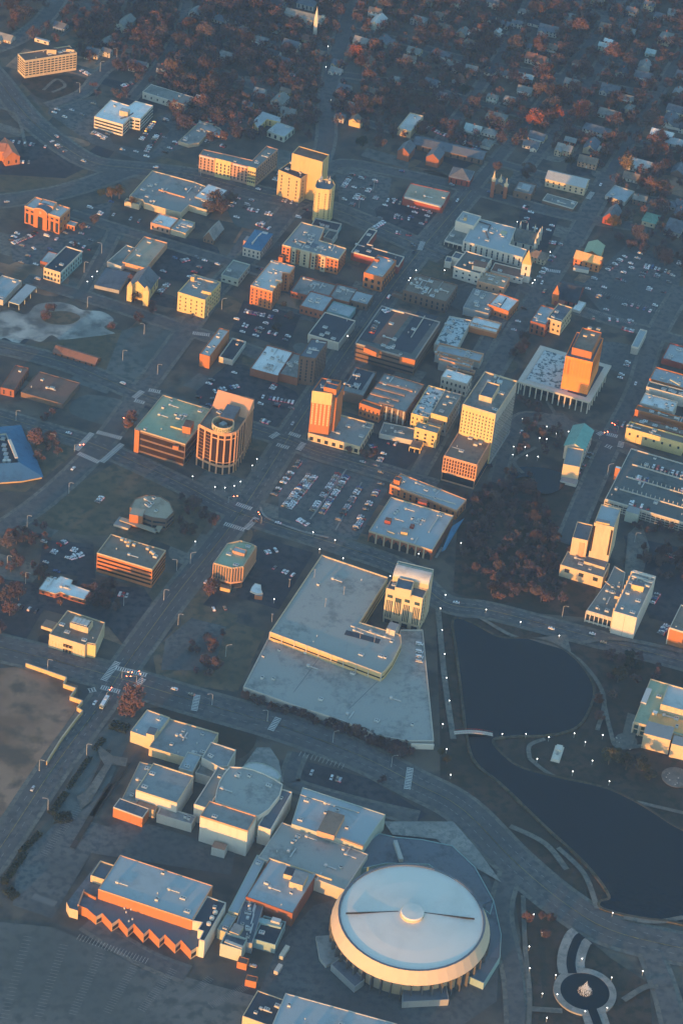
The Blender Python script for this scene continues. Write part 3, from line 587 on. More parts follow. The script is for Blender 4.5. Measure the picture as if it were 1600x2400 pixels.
b.pyramid(b.L, b.h, b.h + 3.2, 'roof', RF['blue'], .6); b.box((668, 640), (745, 660), (700, 598), 60, 'pink', 'mid', 'side_block', z0=0); b.strip([(750, 660), (830, 570)], 1, b.h + 3.0, 2, 'white', 'roof_flue'); b.box((835, 570), (885, 582), (845, 555), 12, 'white', 'light', 'roof_unit')
B('shop', 'low grey green two part shop opposite the blue hipped building', t, (465, 962), (622, 1005), (575, 826), 60, wall='sage', roof='greygreen', win=('punch', 1, 5, 2, 1.5), cat='shop')
b = B('beige_office', 'four storey beige block with lit blank street front', t, (68, 1122), (322, 1192), (225, 960), 165, wall='yellow', roof='grey', win=('punch', 4, 4.2, 1.1, 1.5, 1.5, 1.5), cat='office', short='the four storey beige block', ac=4)
b.box((186, 975), (215, 985), (190, 950), 40, 'gold', 'grey', 'chimney'); b.box((288, 1100), (370, 1122), (300, 1080), 28, 'yellow', 'grey'); b.box((245, 985), (420, 1030), (250, 965), 12, 'cream', 'grey', 'rear_wall')
b = B('brick_block', 'five storey orange and pink brick block with pale roof and rear notch', t, (735, 1060), hp=165, poly=[(735, 1060), (935, 1118), (972, 1060), (1015, 1010), (1030, 940), (1095, 948), (1140, 885), (930, 825)], wall='orange', roof='light', parw='peach', win=('punch', 5, 3.2, 1.1, 1.8, 1, 1.2), cat='apartments', short='the pink brick block', ac=5)
b.box((915, 1050), (965, 1062), (930, 1035), 20, 'cream', 'light', 'stair_head'); b.box((965, 1000), (1015, 1015), (975, 985), 20, 'cream', 'light', 'stair_head')
b = B('apartment_block', 'wide L-shaped brick and cream apartment block with pale vented roof', t, (1025, 687), hp=135, poly=[(1025, 687), (1540, 822), (1612, 720), (1365, 645), (1410, 535), (1200, 477)], wall='orange', roof='mid', parw='cream', win=('punch', 4, 3.5, 1.6, 1.8, 1.5, 1.2), cat='apartments', short='the brick and cream apartments', ac=16, seed=5)
u = (b.L[1] - b.L[0]).normalized(); ln = (b.L[1] - b.L[0]).length
for f0, f1 in ((.18, .255), (.33, .5), (.53, .6), (.7, .78)): b.part('facade_bay', MB().box(u * ln * (f0 + f1) / 2 - perp(u) * .5, u, perp(u), ln * (f1 - f0) / 2, .7, 0, b.h + .7).build('facade_bay', W['cream'])); [b.part('window', SMALL[('punch', 1.6, 1.8, 'window_glass')], (*(u * ln * (f0 + f1) / 2 - perp(u) * 1.2), 3 + k * (b.h - 3.5) / 4), math.atan2(u.y, u.x)) for k in range(4)]
b.box((1170, 640), (1240, 660), (1195, 612), 20, 'tan', 'mid', 'stair_head'); b.box((1115, 650), (1330, 705), (1165, 620), 6, 'grey', 'slate', 'roof_deck')
B('brick_turret', 'narrow brick stair tower at the corner of the brick and cream apartments', t, (990, 800), (1028, 808), (1005, 780), 55, wall='orange', roof='rust', cat='tower')
b = B('white_tower', 'slim cream white apartment tower crowned with antennas and tanks', t, (1325, 150), hp=300, poly=[(1325, 150), (1340, 170), (1455, 184), (1480, 174), (1510, 138), (1485, 92), (1368, 80), (1342, 100)], wall='yellow', roof='slate', win=('punch', 11, 4.5, .9, 1.3, 3, 3), cat='tower', short='the slim white tower')
r_ = random.Random(3)
for k in range(9):
    p = b.L[0] + (b.L[3] - b.L[0]) * r_.uniform(.2, .8) + (b.L[7] - b.L[0]) * r_.uniform(.2, .9) + (b.L[5] - b.L[3]) * r_.uniform(.1, .6); q = r_.random()
    if q < .55: b.part('roof_tank', MB().tube((p.x, p.y, b.h), (p.x, p.y, b.h + 2.6), 1.2, 1.2, 9).build('roof_tank', W['white']))
    b.part('antenna', MB().tube((p.x, p.y, b.h), (p.x, p.y, b.h + r_.uniform(4, 6.5)), .18, .12, 5).build('antenna', W['white']))
B('shop', 'low dark flat shop at the foot of the slim white tower', t, (1290, 505), (1530, 560), (1330, 440), 40, wall='teal', roof='dark', par=1.0, parw='offwhite', cat='shop', ac=2)
b = B('parking_deck', 'walled open deck with white parapet behind the brick and cream apartments', t, (1400, 620), (1480, 645), (1450, 545), 50, wall='offwhite', roof='darkdeck', cat='parking deck')
for a, c, d, hp, wl, rf, lb in (((1100, 1115), (1440, 1205), (1190, 970), 45, 'brick', 'grey', 'mottled grey flat roofed brick row below the brick apartments'), ((1185, 1245), (1400, 1300), (1290, 1112), 65, 'brick', 'metal', 'red brick shop lit along its front edge'),
                                ((1445, 1170), (1640, 1215), (1530, 1045), 50, 'brick', 'grey', 'low brick shop with patched grey roof at the row end'), ((1640, 1195), (1800, 1245), (1690, 1100), 55, 'brown', 'metal', 'brown corner shop with teal grey roof by the deck')):
    B('brick_shop', lb, t, a, c, d, hp, wall=wl, roof=rf, ac=5, win=('punch', 1, 4, 1.4, 2), cat='shop', seed=a[0])
t = (800, 400)
b = B('corner_block', 'dark L-shaped flat roof with white coping around an inner court', t, (90, 750), hp=70, poly=[(90, 750), (350, 820), (520, 885), (575, 798), (280, 712), (290, 692), (235, 680), (326, 555), (250, 538)], wall='redbrick', roof='dark', parw='white', cat='shop', short='the dark L-shaped roof', ac=2)
b = B('brick_shop', 'orange fronted brick shop with teal roof and tall windows', t, (205, 940), (375, 992), (330, 780), 130, wall='orange', roof='metal', win=('punch', 2, 4.2, 2.4, 3, .5, 2.5), cat='shop', short='the orange fronted shop', ac=4); b.box((300, 810), (345, 820), (310, 795), 22, 'orange', 'rust', 'chimney')
b = B('drive_in_bank', 'low tan roofed brick building with white roof edge and brick flank', t, (560, 245), (925, 338), (612, 112), 70, wall='redbrick', roof='tan', cat='building', short='the tan roofed brick building', par=.5); b.strip([(580, 238), (915, 325)], 2.2, b.h + 1.3, 1.3, 'offwhite', 'white_edge'); b.strip([(740, 250), (770, 170)], .6, b.h + .7, .6, 'tan', 'roof_ridge')
b = B('white_institute', 'wide white church school with three rows of windows and pale roof', t, (1115, 650), hp=90, poly=[(1115, 650), (1660, 802), (1700, 730), (1540, 680), (1600, 530), (1245, 440)], wall='white', roof='metal', win=('punch', 3, 4.5, 1.3, 2.2, 1, 1), cat='school', short='the wide white school', ac=6, seed=4, par=.7)
b.strip([(1320, 545), (1350, 625)], .8, b.h + 1.2, 1.0, 'dark', 'roof_duct'); b.strip([(1160, 430), (1370, 495), (1340, 545)], .8, b.h + 1.2, 1.0, 'dark', 'roof_duct'); b.box((1290, 545), (1335, 555), (1300, 525), 12, 'white', 'white'); b.box((1450, 580), (1500, 595), (1470, 545), 8, 'white', 'sagegreen')
B('school_wing', 'white walled wing with a raised pale roof behind the wide white school', t, (1045, 468), (1215, 512), (1120, 380), 60, wall='white', roof='metal', cat='school', h=b.h + 3.0).box((1120, 430), (1148, 436), (1125, 400), 30, 'gold', 'grey', 'chimney')
b2 = B('carport', 'dark flat roofed carport on white posts beside the wide white school', t, (945, 642), (1108, 688), (1045, 502), 35, wall='white', roof='greygreen', cat='carport', z0=3.2, h=4.4, par=.3); b2.fins(4, .35, .3, 'white', 0, 3.3, name='post')
b = B('parish_house', 'white parish house with dark flat roof and white penthouse', t, (1030, 885), (1270, 958), (1140, 742), 100, wall='white', roof='darkdeck', win=('punch', 2, 5, 1.6, 1.6), cat='building', short='the white parish house', parw='white', ac=2)
b.box((1200, 870), (1318, 902), (1215, 815), 40, 'white', 'rust'); B('chapel', 'small white flat roofed chapel in front of the carport', t, (1010, 800), (1082, 818), (1050, 750), 75, wall='white', roof='slate', cat='chapel'); B('lodge', 'very small white lodge with rounded end near the chapel', t, (945, 838), (1005, 850), (965, 790), 50, wall='white', roof='slate', cat='lodge')
b = B('nave', 'white church nave with brown flat roof leading to the gold lit steeple', t, (1365, 925), (1655, 1008), (1385, 845), 50, wall='white', roof='rust', win=('punch', 1, 4, 1.6, 1.4, 2.5, .5), cat='church', short='the white nave')
b = B('gothic_church', 'white gothic church with dark roof and a ring of white pinnacles', (1200, 400), (0, 640), (200, 700), (40, 525), 60, wall='white', roof='dark', par=0, win=('punch', 1, 5, 1.4, 4, 1.5, 1), cat='church', short='the pinnacled gothic church')
b.gable(b.L, b.h, b.h + 6, 'u', RF['darkdeck'])
def pinn(b, p, z1, s=.8):
    mb = MB(); U, V_ = Vector((1, 0)), Vector((0, 1)); mb.box(p, U, V_, s, s, 0, z1 - 5); q = [(p.x - s, p.y - s), (p.x + s, p.y - s), (p.x + s, p.y + s), (p.x - s, p.y + s)]
    mb.add([(x, y, z1 - 5) for x, y in q] + [(p.x, p.y, z1)], [(0, 1, 4), (1, 2, 4), (2, 3, 4), (3, 0, 4)]); b.part('pinnacle', mb.build('pinnacle', W['white']))
for f in (0.05, .37, .7, 1): pinn(b, b.L[3] + (b.L[2] - b.L[3]) * f, b.h + 8)
for f in (.35, .65): pinn(b, b.L[1] + (b.L[2] - b.L[1]) * f, b.h + 10, 1.1)
pinn(b, b.L[1], b.h + 8); pinn(b, b.L[0], b.h + 6)
t = (1200, 400)
b = B('steeple', 'white square steeple with gold lit upper stage and pointed spire', t, (82, 985), (162, 1008), (95, 960), 1, h=0.5, wall='cream', roof='grey', cat='steeple', par=0, short='the gold lit steeple')
_, L, hh = b.box((90, 850), (172, 868), (100, 828), 0, 'white', 'gold', 'shaft', z0=.4, h=rise(*T(t)((88, 850)), 170 * K)); b.pyramid(L, hh, hh + rise(*T(t)((150, 725)), 120 * K), 'spire', mat('spire_sunlit', (.55, .33, .12), .5, .15, .3), .3); b.L = L; b.h = hh; b.z0 = 4; b.windows('punch', 2, 9, 1.4, 3.2)  # spire colour painted as gold sunlight on the white steeple
b = B('hip_roof_hall', 'villa with orange lit front roof and green rear roof, columned porch', t, (565, 800), (800, 862), (610, 742), 75, wall='orange', roof='gold', par=0, win=('punch', 2, 4, 1.4, 2), cat='house', short='the green and gold villa'); b.gable(b.L, b.h, b.h + 4.5, 'u', RF['gold'])  # orange sunlight is put into the front roof colour
o, L, hh = b.box((655, 755), (800, 790), (700, 655), 60, 'gold', 'sagegreen', 'rear_wing', z0=0); b.gable(L, hh, hh + 4, 'v', RF['sagegreen'], 'rear_roof')
for a in ((610, 740), (755, 800), (803, 830)): b.box(a, (a[0] + 14, a[1] + 3), (a[0] + 3, a[1] - 6), 30, 'orange', 'rust', 'chimney', z0=b.h)
o, L, hh = b.box((560, 890), (700, 915), (570, 865), 30, 'white', 'mid', 'porch', z0=0)
b = B('red_church', 'red brick church with dark navy roof and lit red front steeple', t, (385, 1170), (590, 1225), (440, 1010), 40, wall='redbrick', roof='dark', par=0, win=('punch', 1, 4, 1.3, 3), cat='church', short='the red steepled church'); b.gable(b.L, b.h, b.h + 7, 'u', RF['dark'])
o, L, hh = b.box((370, 1130), (425, 1142), (380, 1112), 100, 'orange', 'rust', 'tower', z0=0); b.pyramid(L, hh, hh + 8, 'spire', W['orange'], .2); b.box((385, 1200), (470, 1222), (420, 1155), 40, 'redbrick', 'red', 'front_porch', z0=0)
B('shed', 'small white flat roofed shed on the lot edge by the red steepled church', t, (550, 1272), (618, 1298), (598, 1190), 25, wall='offwhite', roof='white', par=.2, cat='shed')
B('brick_shop', 'two storey brick shop with tall white windows and pale roof', t, (165, 1387), (305, 1425), (265, 1240), 105, wall='brick', roof='metal', win=('punch', 2, 3.4, 1.4, 3), cat='shop', short='the white windowed brick shop', ac=2)
B('cream_shop', 'cream shop with four square upper windows beside the white windowed brick shop', t, (320, 1358), (452, 1395), (430, 1228), 115, wall='cream', roof='slate', win=('punch', 2, 4, 1.6, 2), cat='shop', ac=2)
b = B('narrow_hall', 'narrow teal roofed building outlined by white coping on the large lot', t, (1090, 1620), (1150, 1645), (1155, 1458), 60, wall='concrete', roof='metal', parw='white', par=1.1, cat='building', short='the white coped narrow hall')
b = B('row_house', 'long white terrace with blue grey hipped roof and dark windows', t, (305, 72), (665, 160), (345, -5), 72, wall='cream', roof='slate', par=0, win=('punch', 2, 5, 1.4, 1.8), cat='house', short='the long white terrace'); b.gable(b.L, b.h, b.h + 4, 'u', RF['metal'])
b = B('library', 'dark brick flat building with raised square roof lantern', t, (10, 190), (170, 232), (52, 95), 55, wall='brown', roof='grey', win=('punch', 1, 6, 1.5, 2.2), cat='building', short='the lantern roofed building'); b.box((75, 165), (150, 185), (95, 120), 14, 'grey', 'metal', 'lantern')
B('shop', 'long low brown building under a thin white roof edge', t, (275, 272), (560, 348), (330, 215), 30, wall='brown', roof='greygreen', par=.5, parw='offwhite', cat='shop', ac=2)
b = B('red_brick_house', 'steep gabled red brick house with white trim by the street', t, (830, 430), (935, 465), (890, 340), 55, wall='redbrick', roof='slate', par=0, win=('punch', 2, 4, 1.1, 1.7), cat='house', short='the red brick gabled house'); b.gable(b.L, b.h, b.h + 6.5, 'v', RF['slate'])
B('flat_shop', 'flat grey one storey building behind the red brick gabled house', t, (850, 235), (1040, 285), (960, 145), 28, wall='concrete', roof='metal', cat='shop')
b = B('house', 'cream house with green hipped roof near the right hand street', t, (1190, 455), (1310, 485), (1240, 385), 45, wall='cream', roof='green', par=0, win=('punch', 1, 4, 1.2, 1.5), cat='house'); b.pyramid(b.L, b.h, b.h + 3.5, 'roof', RF['green'], .8)
b = B('house', 'large grey hipped house with pale porch at the town edge', t, (1395, 540), (1535, 580), (1440, 430), 45, wall='concrete', roof='slate', par=0, win=('punch', 1, 4, 1.2, 1.5), cat='house'); b.pyramid(b.L, b.h, b.h + 4.5, 'roof', RF['slate'], .8)
t = (800, 400)
b = B('ornate_church', 'dark red church front with three ornate lit white turrets', t, (1372, 150), (1510, 185), (1395, 90), 55, wall='brown', roof='slate', par=0, win=('punch', 1, 6, 1.6, 3), cat='church', short='the three turreted church'); b.gable(b.L, b.h, b.h + 6, 'v', RF['slate'])
for p, z in (((1378, 95), 24), ((1440, 105), 16), ((1492, 145), 18)):
    o, L, hh = b.box(p, (p[0] + 30, p[1] + 7), (p[0] + 4, p[1] - 10), 1, 'brick', 'slate', 'turret', z0=0, h=z * .7); cc = sum(L, Vector((0, 0))) / 4
    mb = MB(); mb.tube((cc.x, cc.y, z * .7), (cc.x, cc.y, z * .8), 1.8, 1.8, 8); mb.tube((cc.x, cc.y, z * .8), (cc.x, cc.y, z * .85), 2.3, 1.2, 8); mb.tube((cc.x, cc.y, z * .85), (cc.x, cc.y, z + 3), 1.1, .1, 8); b.part('turret_top', mb.build('turret_top', W['cream']))
b = B('brown_row', 'brown flat roofed commercial row split by two low party walls', t, (565, 1102), (965, 1205), (690, 952), 95, wall='brown', roof='brown', win=('punch', 2, 4.2, 1.4, 2.4, 1, 1.4), cat='shops', short='the brown commercial row', ac=14, seed=9)
for f in (.36, .66): b.part('party_wall', MB().box(b.L[0] + (b.L[1] - b.L[0]) * f + (b.L[3] - b.L[0]) * .5, (b.L[3] - b.L[0]).normalized(), (b.L[1] - b.L[0]).normalized(), (b.L[3] - b.L[0]).length / 2 - .6, .2, b.h - .1, b.h + .9).build('party_wall', W['grey']))
B('low_shop', 'low narrow shop strip between the brown row and the dark deck', t, (462, 1130), (600, 1175), (485, 1108), 25, wall='brown', roof='brown', cat='shop', par=.5)
B('grey_row', 'broad grey mottled roof over a plain commercial row', t, (1115, 1262), (1345, 1325), (1200, 1085), 60, wall='grey', roof='grey', cat='shops', ac=7, short='the broad grey row')
b = B('white_roof_shop', 'lit orange fronted shop with white roof split by a dark gutter', t, (1350, 1235), (1530, 1302), (1440, 1130), 80, wall='orange', roof='white', cat='shop', short='the white roofed orange shop', win=('punch', 1, 4, 1.4, 2, 1, 4), ac=2); b.strip([(1448, 1262), (1512, 1170)], .8, b.h + .4, .4, 'dark', 'gutter')
b = B('white_roof_shop', 'smaller orange fronted shop with pink lit white roof and wavy parapet', t, (1165, 1432), (1420, 1498), (1215, 1345), 48, wall='orange', roof='white', cat='shop', ac=2, parw='peach', par=1.2); b.strip([(1200, 1395), (1440, 1455)], .7, b.h + .8, .8, 'peach', 'party_wall')
B('beige_shop', 'beige upper block with flat roof beside the white parish house', t, (1245, 1020), (1490, 1085), (1300, 925), 60, wall='peach', roof='tan', cat='shop', ac=5, win=('punch', 1, 5, 1.2, 2))
b = B('mottled_roof_shop', 'long shop under a white and grey weather mottled roof', t, (850, 1600), (1055, 1640), (990, 1342), 60, wall='offwhite', roof='mottled', cat='shop', short='the mottled roof shop', ac=3, raw=True)
t = (800, 800)
# dark multi storey parking deck
b = B('parking_deck', 'large dark parking deck with ends painted orange as sunlit and slotted floors', (0, 0), (832 / K, 806 / K), (975 / K, 840 / K), (903 / K, 721 / K), 36 / K, wall='brown', roof='darkdeck', par=1.1, parw='grey', cat='parking deck', short='the dark parking deck')
b.windows('band', 3, 3, 1, .32, .8, 1.2, glass=DARK); b.t = t; b.q = T(t)  # dark bands paint the shade of the open floors, no windows
b.box((205, 55), (320, 110), (225, 25), 40, 'orange', 'rust', 'stair_tower'); b.box((535, 140), (675, 172), (545, 125), 60, 'orange', 'darkdeck', 'stair_tower', z0=b.h - 5); b.q = lambda q: q; b.strip([(858, 800), (921, 722)], 13, b.h + .07, .05, RF['dark'], 'lane_shade'); b.strip([(940, 822), (1002, 735)], 17, b.h + .07, .05, RF['dark'], 'lane_shade'); b.strip([(888, 806), (950, 726)], 12, b.h + .12, .05, RF['rust'], 'ramp'); b.q = T((800, 400)); b.strip([(640, 1525), (765, 1330)], .5, b.h + 1, 1, 'offwhite', 'ramp_wall'); b.strip([(405, 1258), (575, 1302)], .6, b.h + 1.6, 1.2, 'white', 'deck_wall')  # orange blocks imitate sunlit patches, dark strips the shade in sunken lanes
t = (400, 800)
B('thin_block', 'thin orange ended building with pale roof beside a dirt lot', t, (268, 122), (357, 152), (440, -120), 105, wall='orange', roof='light', cat='building', short='the thin orange ended building', ac=4)
B('store', 'dark teal roofed store with thick white walls and corner lamps', t, (445, 152), (570, 185), (570, -20), 38, wall='offwhite', roof='dark', parw='white', par=1.3, cat='shop', short='the white walled dark store')
B('brick_shops', 'white patched roof over a low brick shop row', t, (730, 255), (985, 325), (885, 38), 60, wall='brick', roof='white', cat='shops', short='the white patched shops', ac=9, seed=2)
B('brick_shops', 'grey patched roof over a low brick shop row near the brown hotel', t, (990, 302), (1160, 352), (1110, 105), 60, wall='brick', roof='grey', cat='shops', ac=8, seed=3)
b = B('brown_hotel', 'seven storey brown brick block with paired pale windows', t, (1180, 142), (1330, 168), (1292, -20), 245, wall='brown', roof='slate', raw=True, win=('punch', 7, 3.6, 1.2, 2.0, 3, 1.5), cat='hotel', short='the brown brick block', ac=3)
b = B('dark_roof_block', 'dark flat roofed block with white side wall and lit corner pier', t, (1262, -60), (1545, 20), (1420, -262), 70, wall='offwhite', roof='dark', parw='white', cat='shop', short='the dark flat block', ac=2); b.box((1258, -60), (1310, -45), (1270, -80), 40, 'yellow', 'light', 'corner_pier', z0=b.h - 6)
B('teal_roof_shop', 'teal grey low roof behind the dark flat block', t, (1430, -275), (1640, -220), (1500, -360), 45, wall='teal', roof='metal', cat='shop')
# the rounded office tower
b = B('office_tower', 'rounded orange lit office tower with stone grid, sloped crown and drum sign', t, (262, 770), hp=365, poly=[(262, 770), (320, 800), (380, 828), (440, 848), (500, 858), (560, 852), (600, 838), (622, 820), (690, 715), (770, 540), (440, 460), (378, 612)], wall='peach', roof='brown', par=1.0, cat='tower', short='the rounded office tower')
H = b.h; zb = 7.5
for i, a, c, u, nn in b.edges():
    ln = (c - a).length; nb = max(1, round(ln / 4.6)); ang = math.atan2(u.y, u.x); wd = ln / nb - 1.3
    for j in range(nb):
        m0 = a + u * ln * (j + .5) / nb
        tall = 2 <= i <= 6
        rows = [(H - 3.0, 2.6)] + ([((zb + H - 5.6) / 2 + 1, H - 11.5 - zb + 5)] if tall else [(H - 3.0 - k * (H - zb - 2) / 9, 2.7) for k in range(1, 9)]) + ([(zb + 1.2, 2)] if tall else [])
        if tall: rows = [(H - 3.0, 2.6), ((zb + 3.2 + H - 5.4) / 2, H - 5.4 - zb - 3.2), (zb + 1.6, 1.7)]
        for z, hh in rows: b.part('window', MB().box((0, 0), Vector((1, 0)), Vector((0, 1)), wd / 2, .1, -hh / 2, hh / 2).build('window', GLASSB), (m0.x, m0.y, z), ang)
        if True: b.part('pier', MB().box((0, 0), Vector((1, 0)), Vector((0, 1)), .55, .45, 0, H + .4).build('pier', W['peach']), (*(a + u * ln * j / nb), 0), ang)
    b.part('arcade', MB().box((0, 0), Vector((1, 0)), Vector((0, 1)), ln / 2 - .3, .12, .2, zb - 1.4).build('arcade', DARK), (*(a + u * ln / 2), 0), ang)
# sloped crown: lit face rising towards the back
f = lambda p, z: (*(P(*b.q(p), z) - b.o), z)
z1 = H + 9; s0, s1, s2, s3 = f((380, 606), H + .1), f((695, 712), H + .1), f((762, 540), z1), f((435, 443), z1); bk0, bk1 = f((815, 600), H + .1), f((470, 470), H + .1)
back = (Vector(s2[:2]) - Vector(s1[:2])).normalized() * 3
b.part('crown', mesh('crown', [s0, s1, s2, s3, (s2[0] + back.x, s2[1] + back.y, H), (s3[0] + back.x, s3[1] + back.y, H)], [(0, 1, 2, 3), (1, 4, 2), (0, 3, 5), (3, 2, 4, 5)], W['peach']))
o, L, hh = b.box((455, 690), (575, 720), (520, 575), 60, 'brown', 'slate', 'plant_room')
dc = P(*b.q((482, 752)), H + 4) - b.o; dr = 8.2
drum = MB(); N = 40; ring = lambda r: [dc + X2(i * 2 * math.pi / N) * r for i in range(N)]
drum.ring(ring(dr), ring(dr - .5), H, H + 5.2); sgn = b.part('sign_drum', drum.build('sign_drum', W['cream']))
b.part('cooling_unit', MB().box(dc, X2(.9), X2(2.47), 2.4, 2, H, H + 4).build('cooling_unit', W['grey']))
tx = bpy.data.curves.new('sign_text', 'FONT'); tx.body = 'REGIONS'; tx.align_x = 'CENTER'; tx.size = 3.6; tx.extrude = .12; tx.space_character = 1.15
to = bpy.data.objects.new('sign_text', tx); C.link(to); bpy.context.view_layer.update()
me = bpy.data.meshes.new_from_object(to.evaluated_get(bpy.context.evaluated_depsgraph_get())); bpy.data.objects.remove(to); a0 = math.atan2(-math.cos(0.05), .12)
for v in me.vertices:
    x, y, z = v.co; a = a0 + x / dr; rr = dr + .12 + z; v.co = (dc.x + math.cos(a) * rr, dc.y + math.sin(a) * rr, H + 1.5 + y)
me.materials.clear(); me.materials.append(mat('sign_letter', (.05, .12, .06), .6, .1)); b.part('sign_letters', me, parent=sgn)
# low office beside it
b = B('low_office', 'low bronze glass office with tan roof and orange lit corner pier', (0, 0), (316 / K, 1006 / K), (432 / K, 1046 / K), (376 / K, 925 / K), 50 / K, wall='brown', roof='sagegreen', par=.8, parw='tan', cat='office', short='the low bronze office', ac=5)
b.windows('band', 3, 3, 1, .72, 1, 1.2, glass=GLASSB); b.q = T((0, 800)); b.box((1240, 812), (1282, 822), (1255, 790), 195, 'orange', 'tan', 'corner_pier', z0=0, h=b.h + 1)
b.q = T(t); b.box((110, 780), (182, 800), (135, 715), 60, 'orange', 'rust', 'plant_room'); b.strip([(0, 775), (105, 805)], .6, b.h + 1.3, 1.2, 'yellow', 'screen_wall'); b.box((20, 960), (72, 970), (25, 945), 30, 'orange', 'rust', 'stair_head', z0=b.h - 4)
# slender art deco tower on its podium
b = B('podium', 'long pale podium of shop windows joined to the slender orange tower', t, (1262, 850), (1740, 975), (1400, 640), 62, wall='cream', roof='grey', cat='building', win=('punch', 1, 5.5, 2.8, 3.2, .8, 1.4), ac=6, par=1.1, short='the pale podium'); hb = b.h
b = B('art_deco_tower', 'slender orange brick tower with cream upper band and stepped corner', t, (1300, 465), (1482, 492), (1385, 345), 375, wall='orange', roof='slate', cat='tower', short='the slender orange tower', raw=True, par=1.2, ac=2, z0=hb)
b.windows('punch', 10, 2.9, .9, 1.6, hb + 2, 8, glass=mat('pale_blind', (.62, .52, .32), .5, .2, .4)); u = (b.L[1] - b.L[0]).normalized(); ln = (b.L[1] - b.L[0]).length
b.part('upper_band', MB().box(u * ln / 2 - perp(u) * .1, u, perp(u), ln / 2 + .1, .22, b.h - 9.5, b.h + 1.3).build('upper_band', W['yellow'])); b.box((1405, 425), (1520, 455), (1425, 380), 40, 'orange', 'slate', 'lift_house', par=.8)
b.box((1450, 500), (1530, 512), (1530, 390), 1, 'orange', 'slate', 'stepped_wing', z0=hb, h=b.h - 6)
t = (800, 800)
# brick row with ridged roof
b = B('warehouse_row', 'wide brick warehouse row with four lit roof skylight ridges', t, (215, 545), (580, 668), (372, 290), 115, wall='brown', roof='grey', cat='warehouse', short='the ridged brick warehouse', ac=2, win=('punch', 3, 3.4, 1.3, 2.4, 1, 1.2), seed=8)
for a, c in (((350, 368), (655, 450)), ((310, 418), (582, 492)), ((268, 470), (530, 542)), ((345, 555), (482, 588))): b.strip([a, c], 2.4, b.h + 1.2, 1.4, 'pink', 'skylight')
for k in range(5): c = b.L[0] + (b.L[1] - b.L[0]) * (.4 + k * .14); b.part('pilaster', MB().box(c - perp((b.L[1] - b.L[0]).normalized()) * .3, (b.L[1] - b.L[0]).normalized(), perp((b.L[1] - b.L[0]).normalized()), .5, .4, 0, b.h + 1).build('pilaster', W['offwhite']))
B('brick_row', 'orange brick shop ends stepping down beside the ridged brick warehouse', t, (165, 575), (362, 630), (215, 548), 75, wall='orange', roof='brown', cat='shops', win=('punch', 2, 3.2, 1.2, 2.2), h=11, par=1)
b = B('flat_row', 'grey flat shops with a dark strip beside the ridged brick warehouse', t, (0, 460), (190, 530), (85, 232), 80, wall='brown', roof='grey', cat='shops', ac=5, seed=6, short='the dark strip shops'); b.strip([(110, 430), (215, 270)], 13, b.h + .12, .1, RF['dark'], 'dark_strip')  # darker strip laid across the roof
B('cream_row', 'bright yellow cream shop front under a narrow mottled white roof', t, (640, 668), (800, 708), (805, 412), 135, wall='yellow', roof='mottled', cat='shop', win=('punch', 3, 3, 1.1, 1.8, 1, 1.2), ac=4, short='the yellow cream shop', seed=12)
b = B('dark_row', 'dark roofed deep shop with a lit yellow parapet front', t, (822, 672), (966, 722), (936, 452), 95, wall='grey', roof='greygreen', cat='shop', win=('punch', 2, 3.6, 1.2, 1.8), ac=4, short='the lit parapet shop', seed=13, h=17); u = (b.L[1] - b.L[0]).normalized(); ln = (b.L[1] - b.L[0]).length; b.part('painted_sun_strip', MB().box(u * ln / 2 - perp(u) * .1, u, perp(u), ln / 2, .25, b.h - 3, b.h + 1.6).build('painted_sun_strip', W['yellow']))  # yellow strip paints sunlight along the top of the grey front
b = B('cream_block', 'cream three storey block with small square windows at the lane corner', t, (672, 795), (880, 850), (712, 745), 135, wall='yellow', roof='grey', cat='shop', win=('punch', 3, 5.5, 1.7, 1.8, 2, 1.8), short='the cream corner block', ac=1); b.box((790, 740), (915, 775), (815, 705), 60, 'offwhite', 'brown', 'rear_block', z0=b.h - 6)
b2 = B('canopy', 'low brown flat porch with lit pale edge before the cream corner block', t, (625, 965), (720, 990), (650, 905), 20, wall='yellow', roof='brown', cat='canopy', z0=3.4, h=4.6, par=0); b2.fins(5, .4, .3, 'yellow', 0, 3.5, name='post')
B('low_block', 'long low grey store with pale flank behind the open court', t, (345, 855), (662, 935), (365, 745), 35, wall='offwhite', roof='greygreen', cat='shop', ac=3)
# the tall yellow block
b = B('courthouse_annex', 'lower block with stone lattice facade at the foot of the tall yellow block', t, (940, 1060), (1242, 1143), (1078, 842), 215, wall='peach', roof='brown', cat='office', short='the lattice office', par=1.2); ha = b.h
b.windows('punch', 4, 2.1, 1.2, 2.9, ha * .42, .8, glass=GLASSB); b.windows('band', 1, 3, 1, .75, .5, ha * .6, glass=DARK); b.fins(2.1, .35, .5, 'peach', ha * .42, ha + .6)
b.part('floor_bands', (lambda mb: [mb.box((p + q) / 2, (q - p).normalized(), perp((q - p).normalized()), (q - p).length / 2, .3, z, z + .5) for i, p, q, u, nn in b.edges() for z in [ha * .42 + k * ha * .56 / 4 for k in range(5)]] and mb)(MB()).build('floor_bands', W['peach']))
b.box((1210, 940), (1245, 950), (1220, 915), 18, 'offwhite', 'mid', 'roof_unit'); b.box((1250, 930), (1285, 940), (1260, 910), 14, 'offwhite', 'mid', 'roof_unit'); b.strip([(1010, 965), (1130, 1000)], .5, ha + .8, .8, 'grey', 'roof_pipe')
z_t = ha + rise(*T(t)((1110, 588)), 262 * K, ha)
b = B('yellow_tower', 'tall bright yellow office block with grid of small slit windows', t, (1110, 590), (1408, 690), (1298, 283), h=z_t, wall='yellow', roof='greygreen', cat='tower', short='the tall yellow block', par=1.4, parw='cream', ac=3, z0=0)
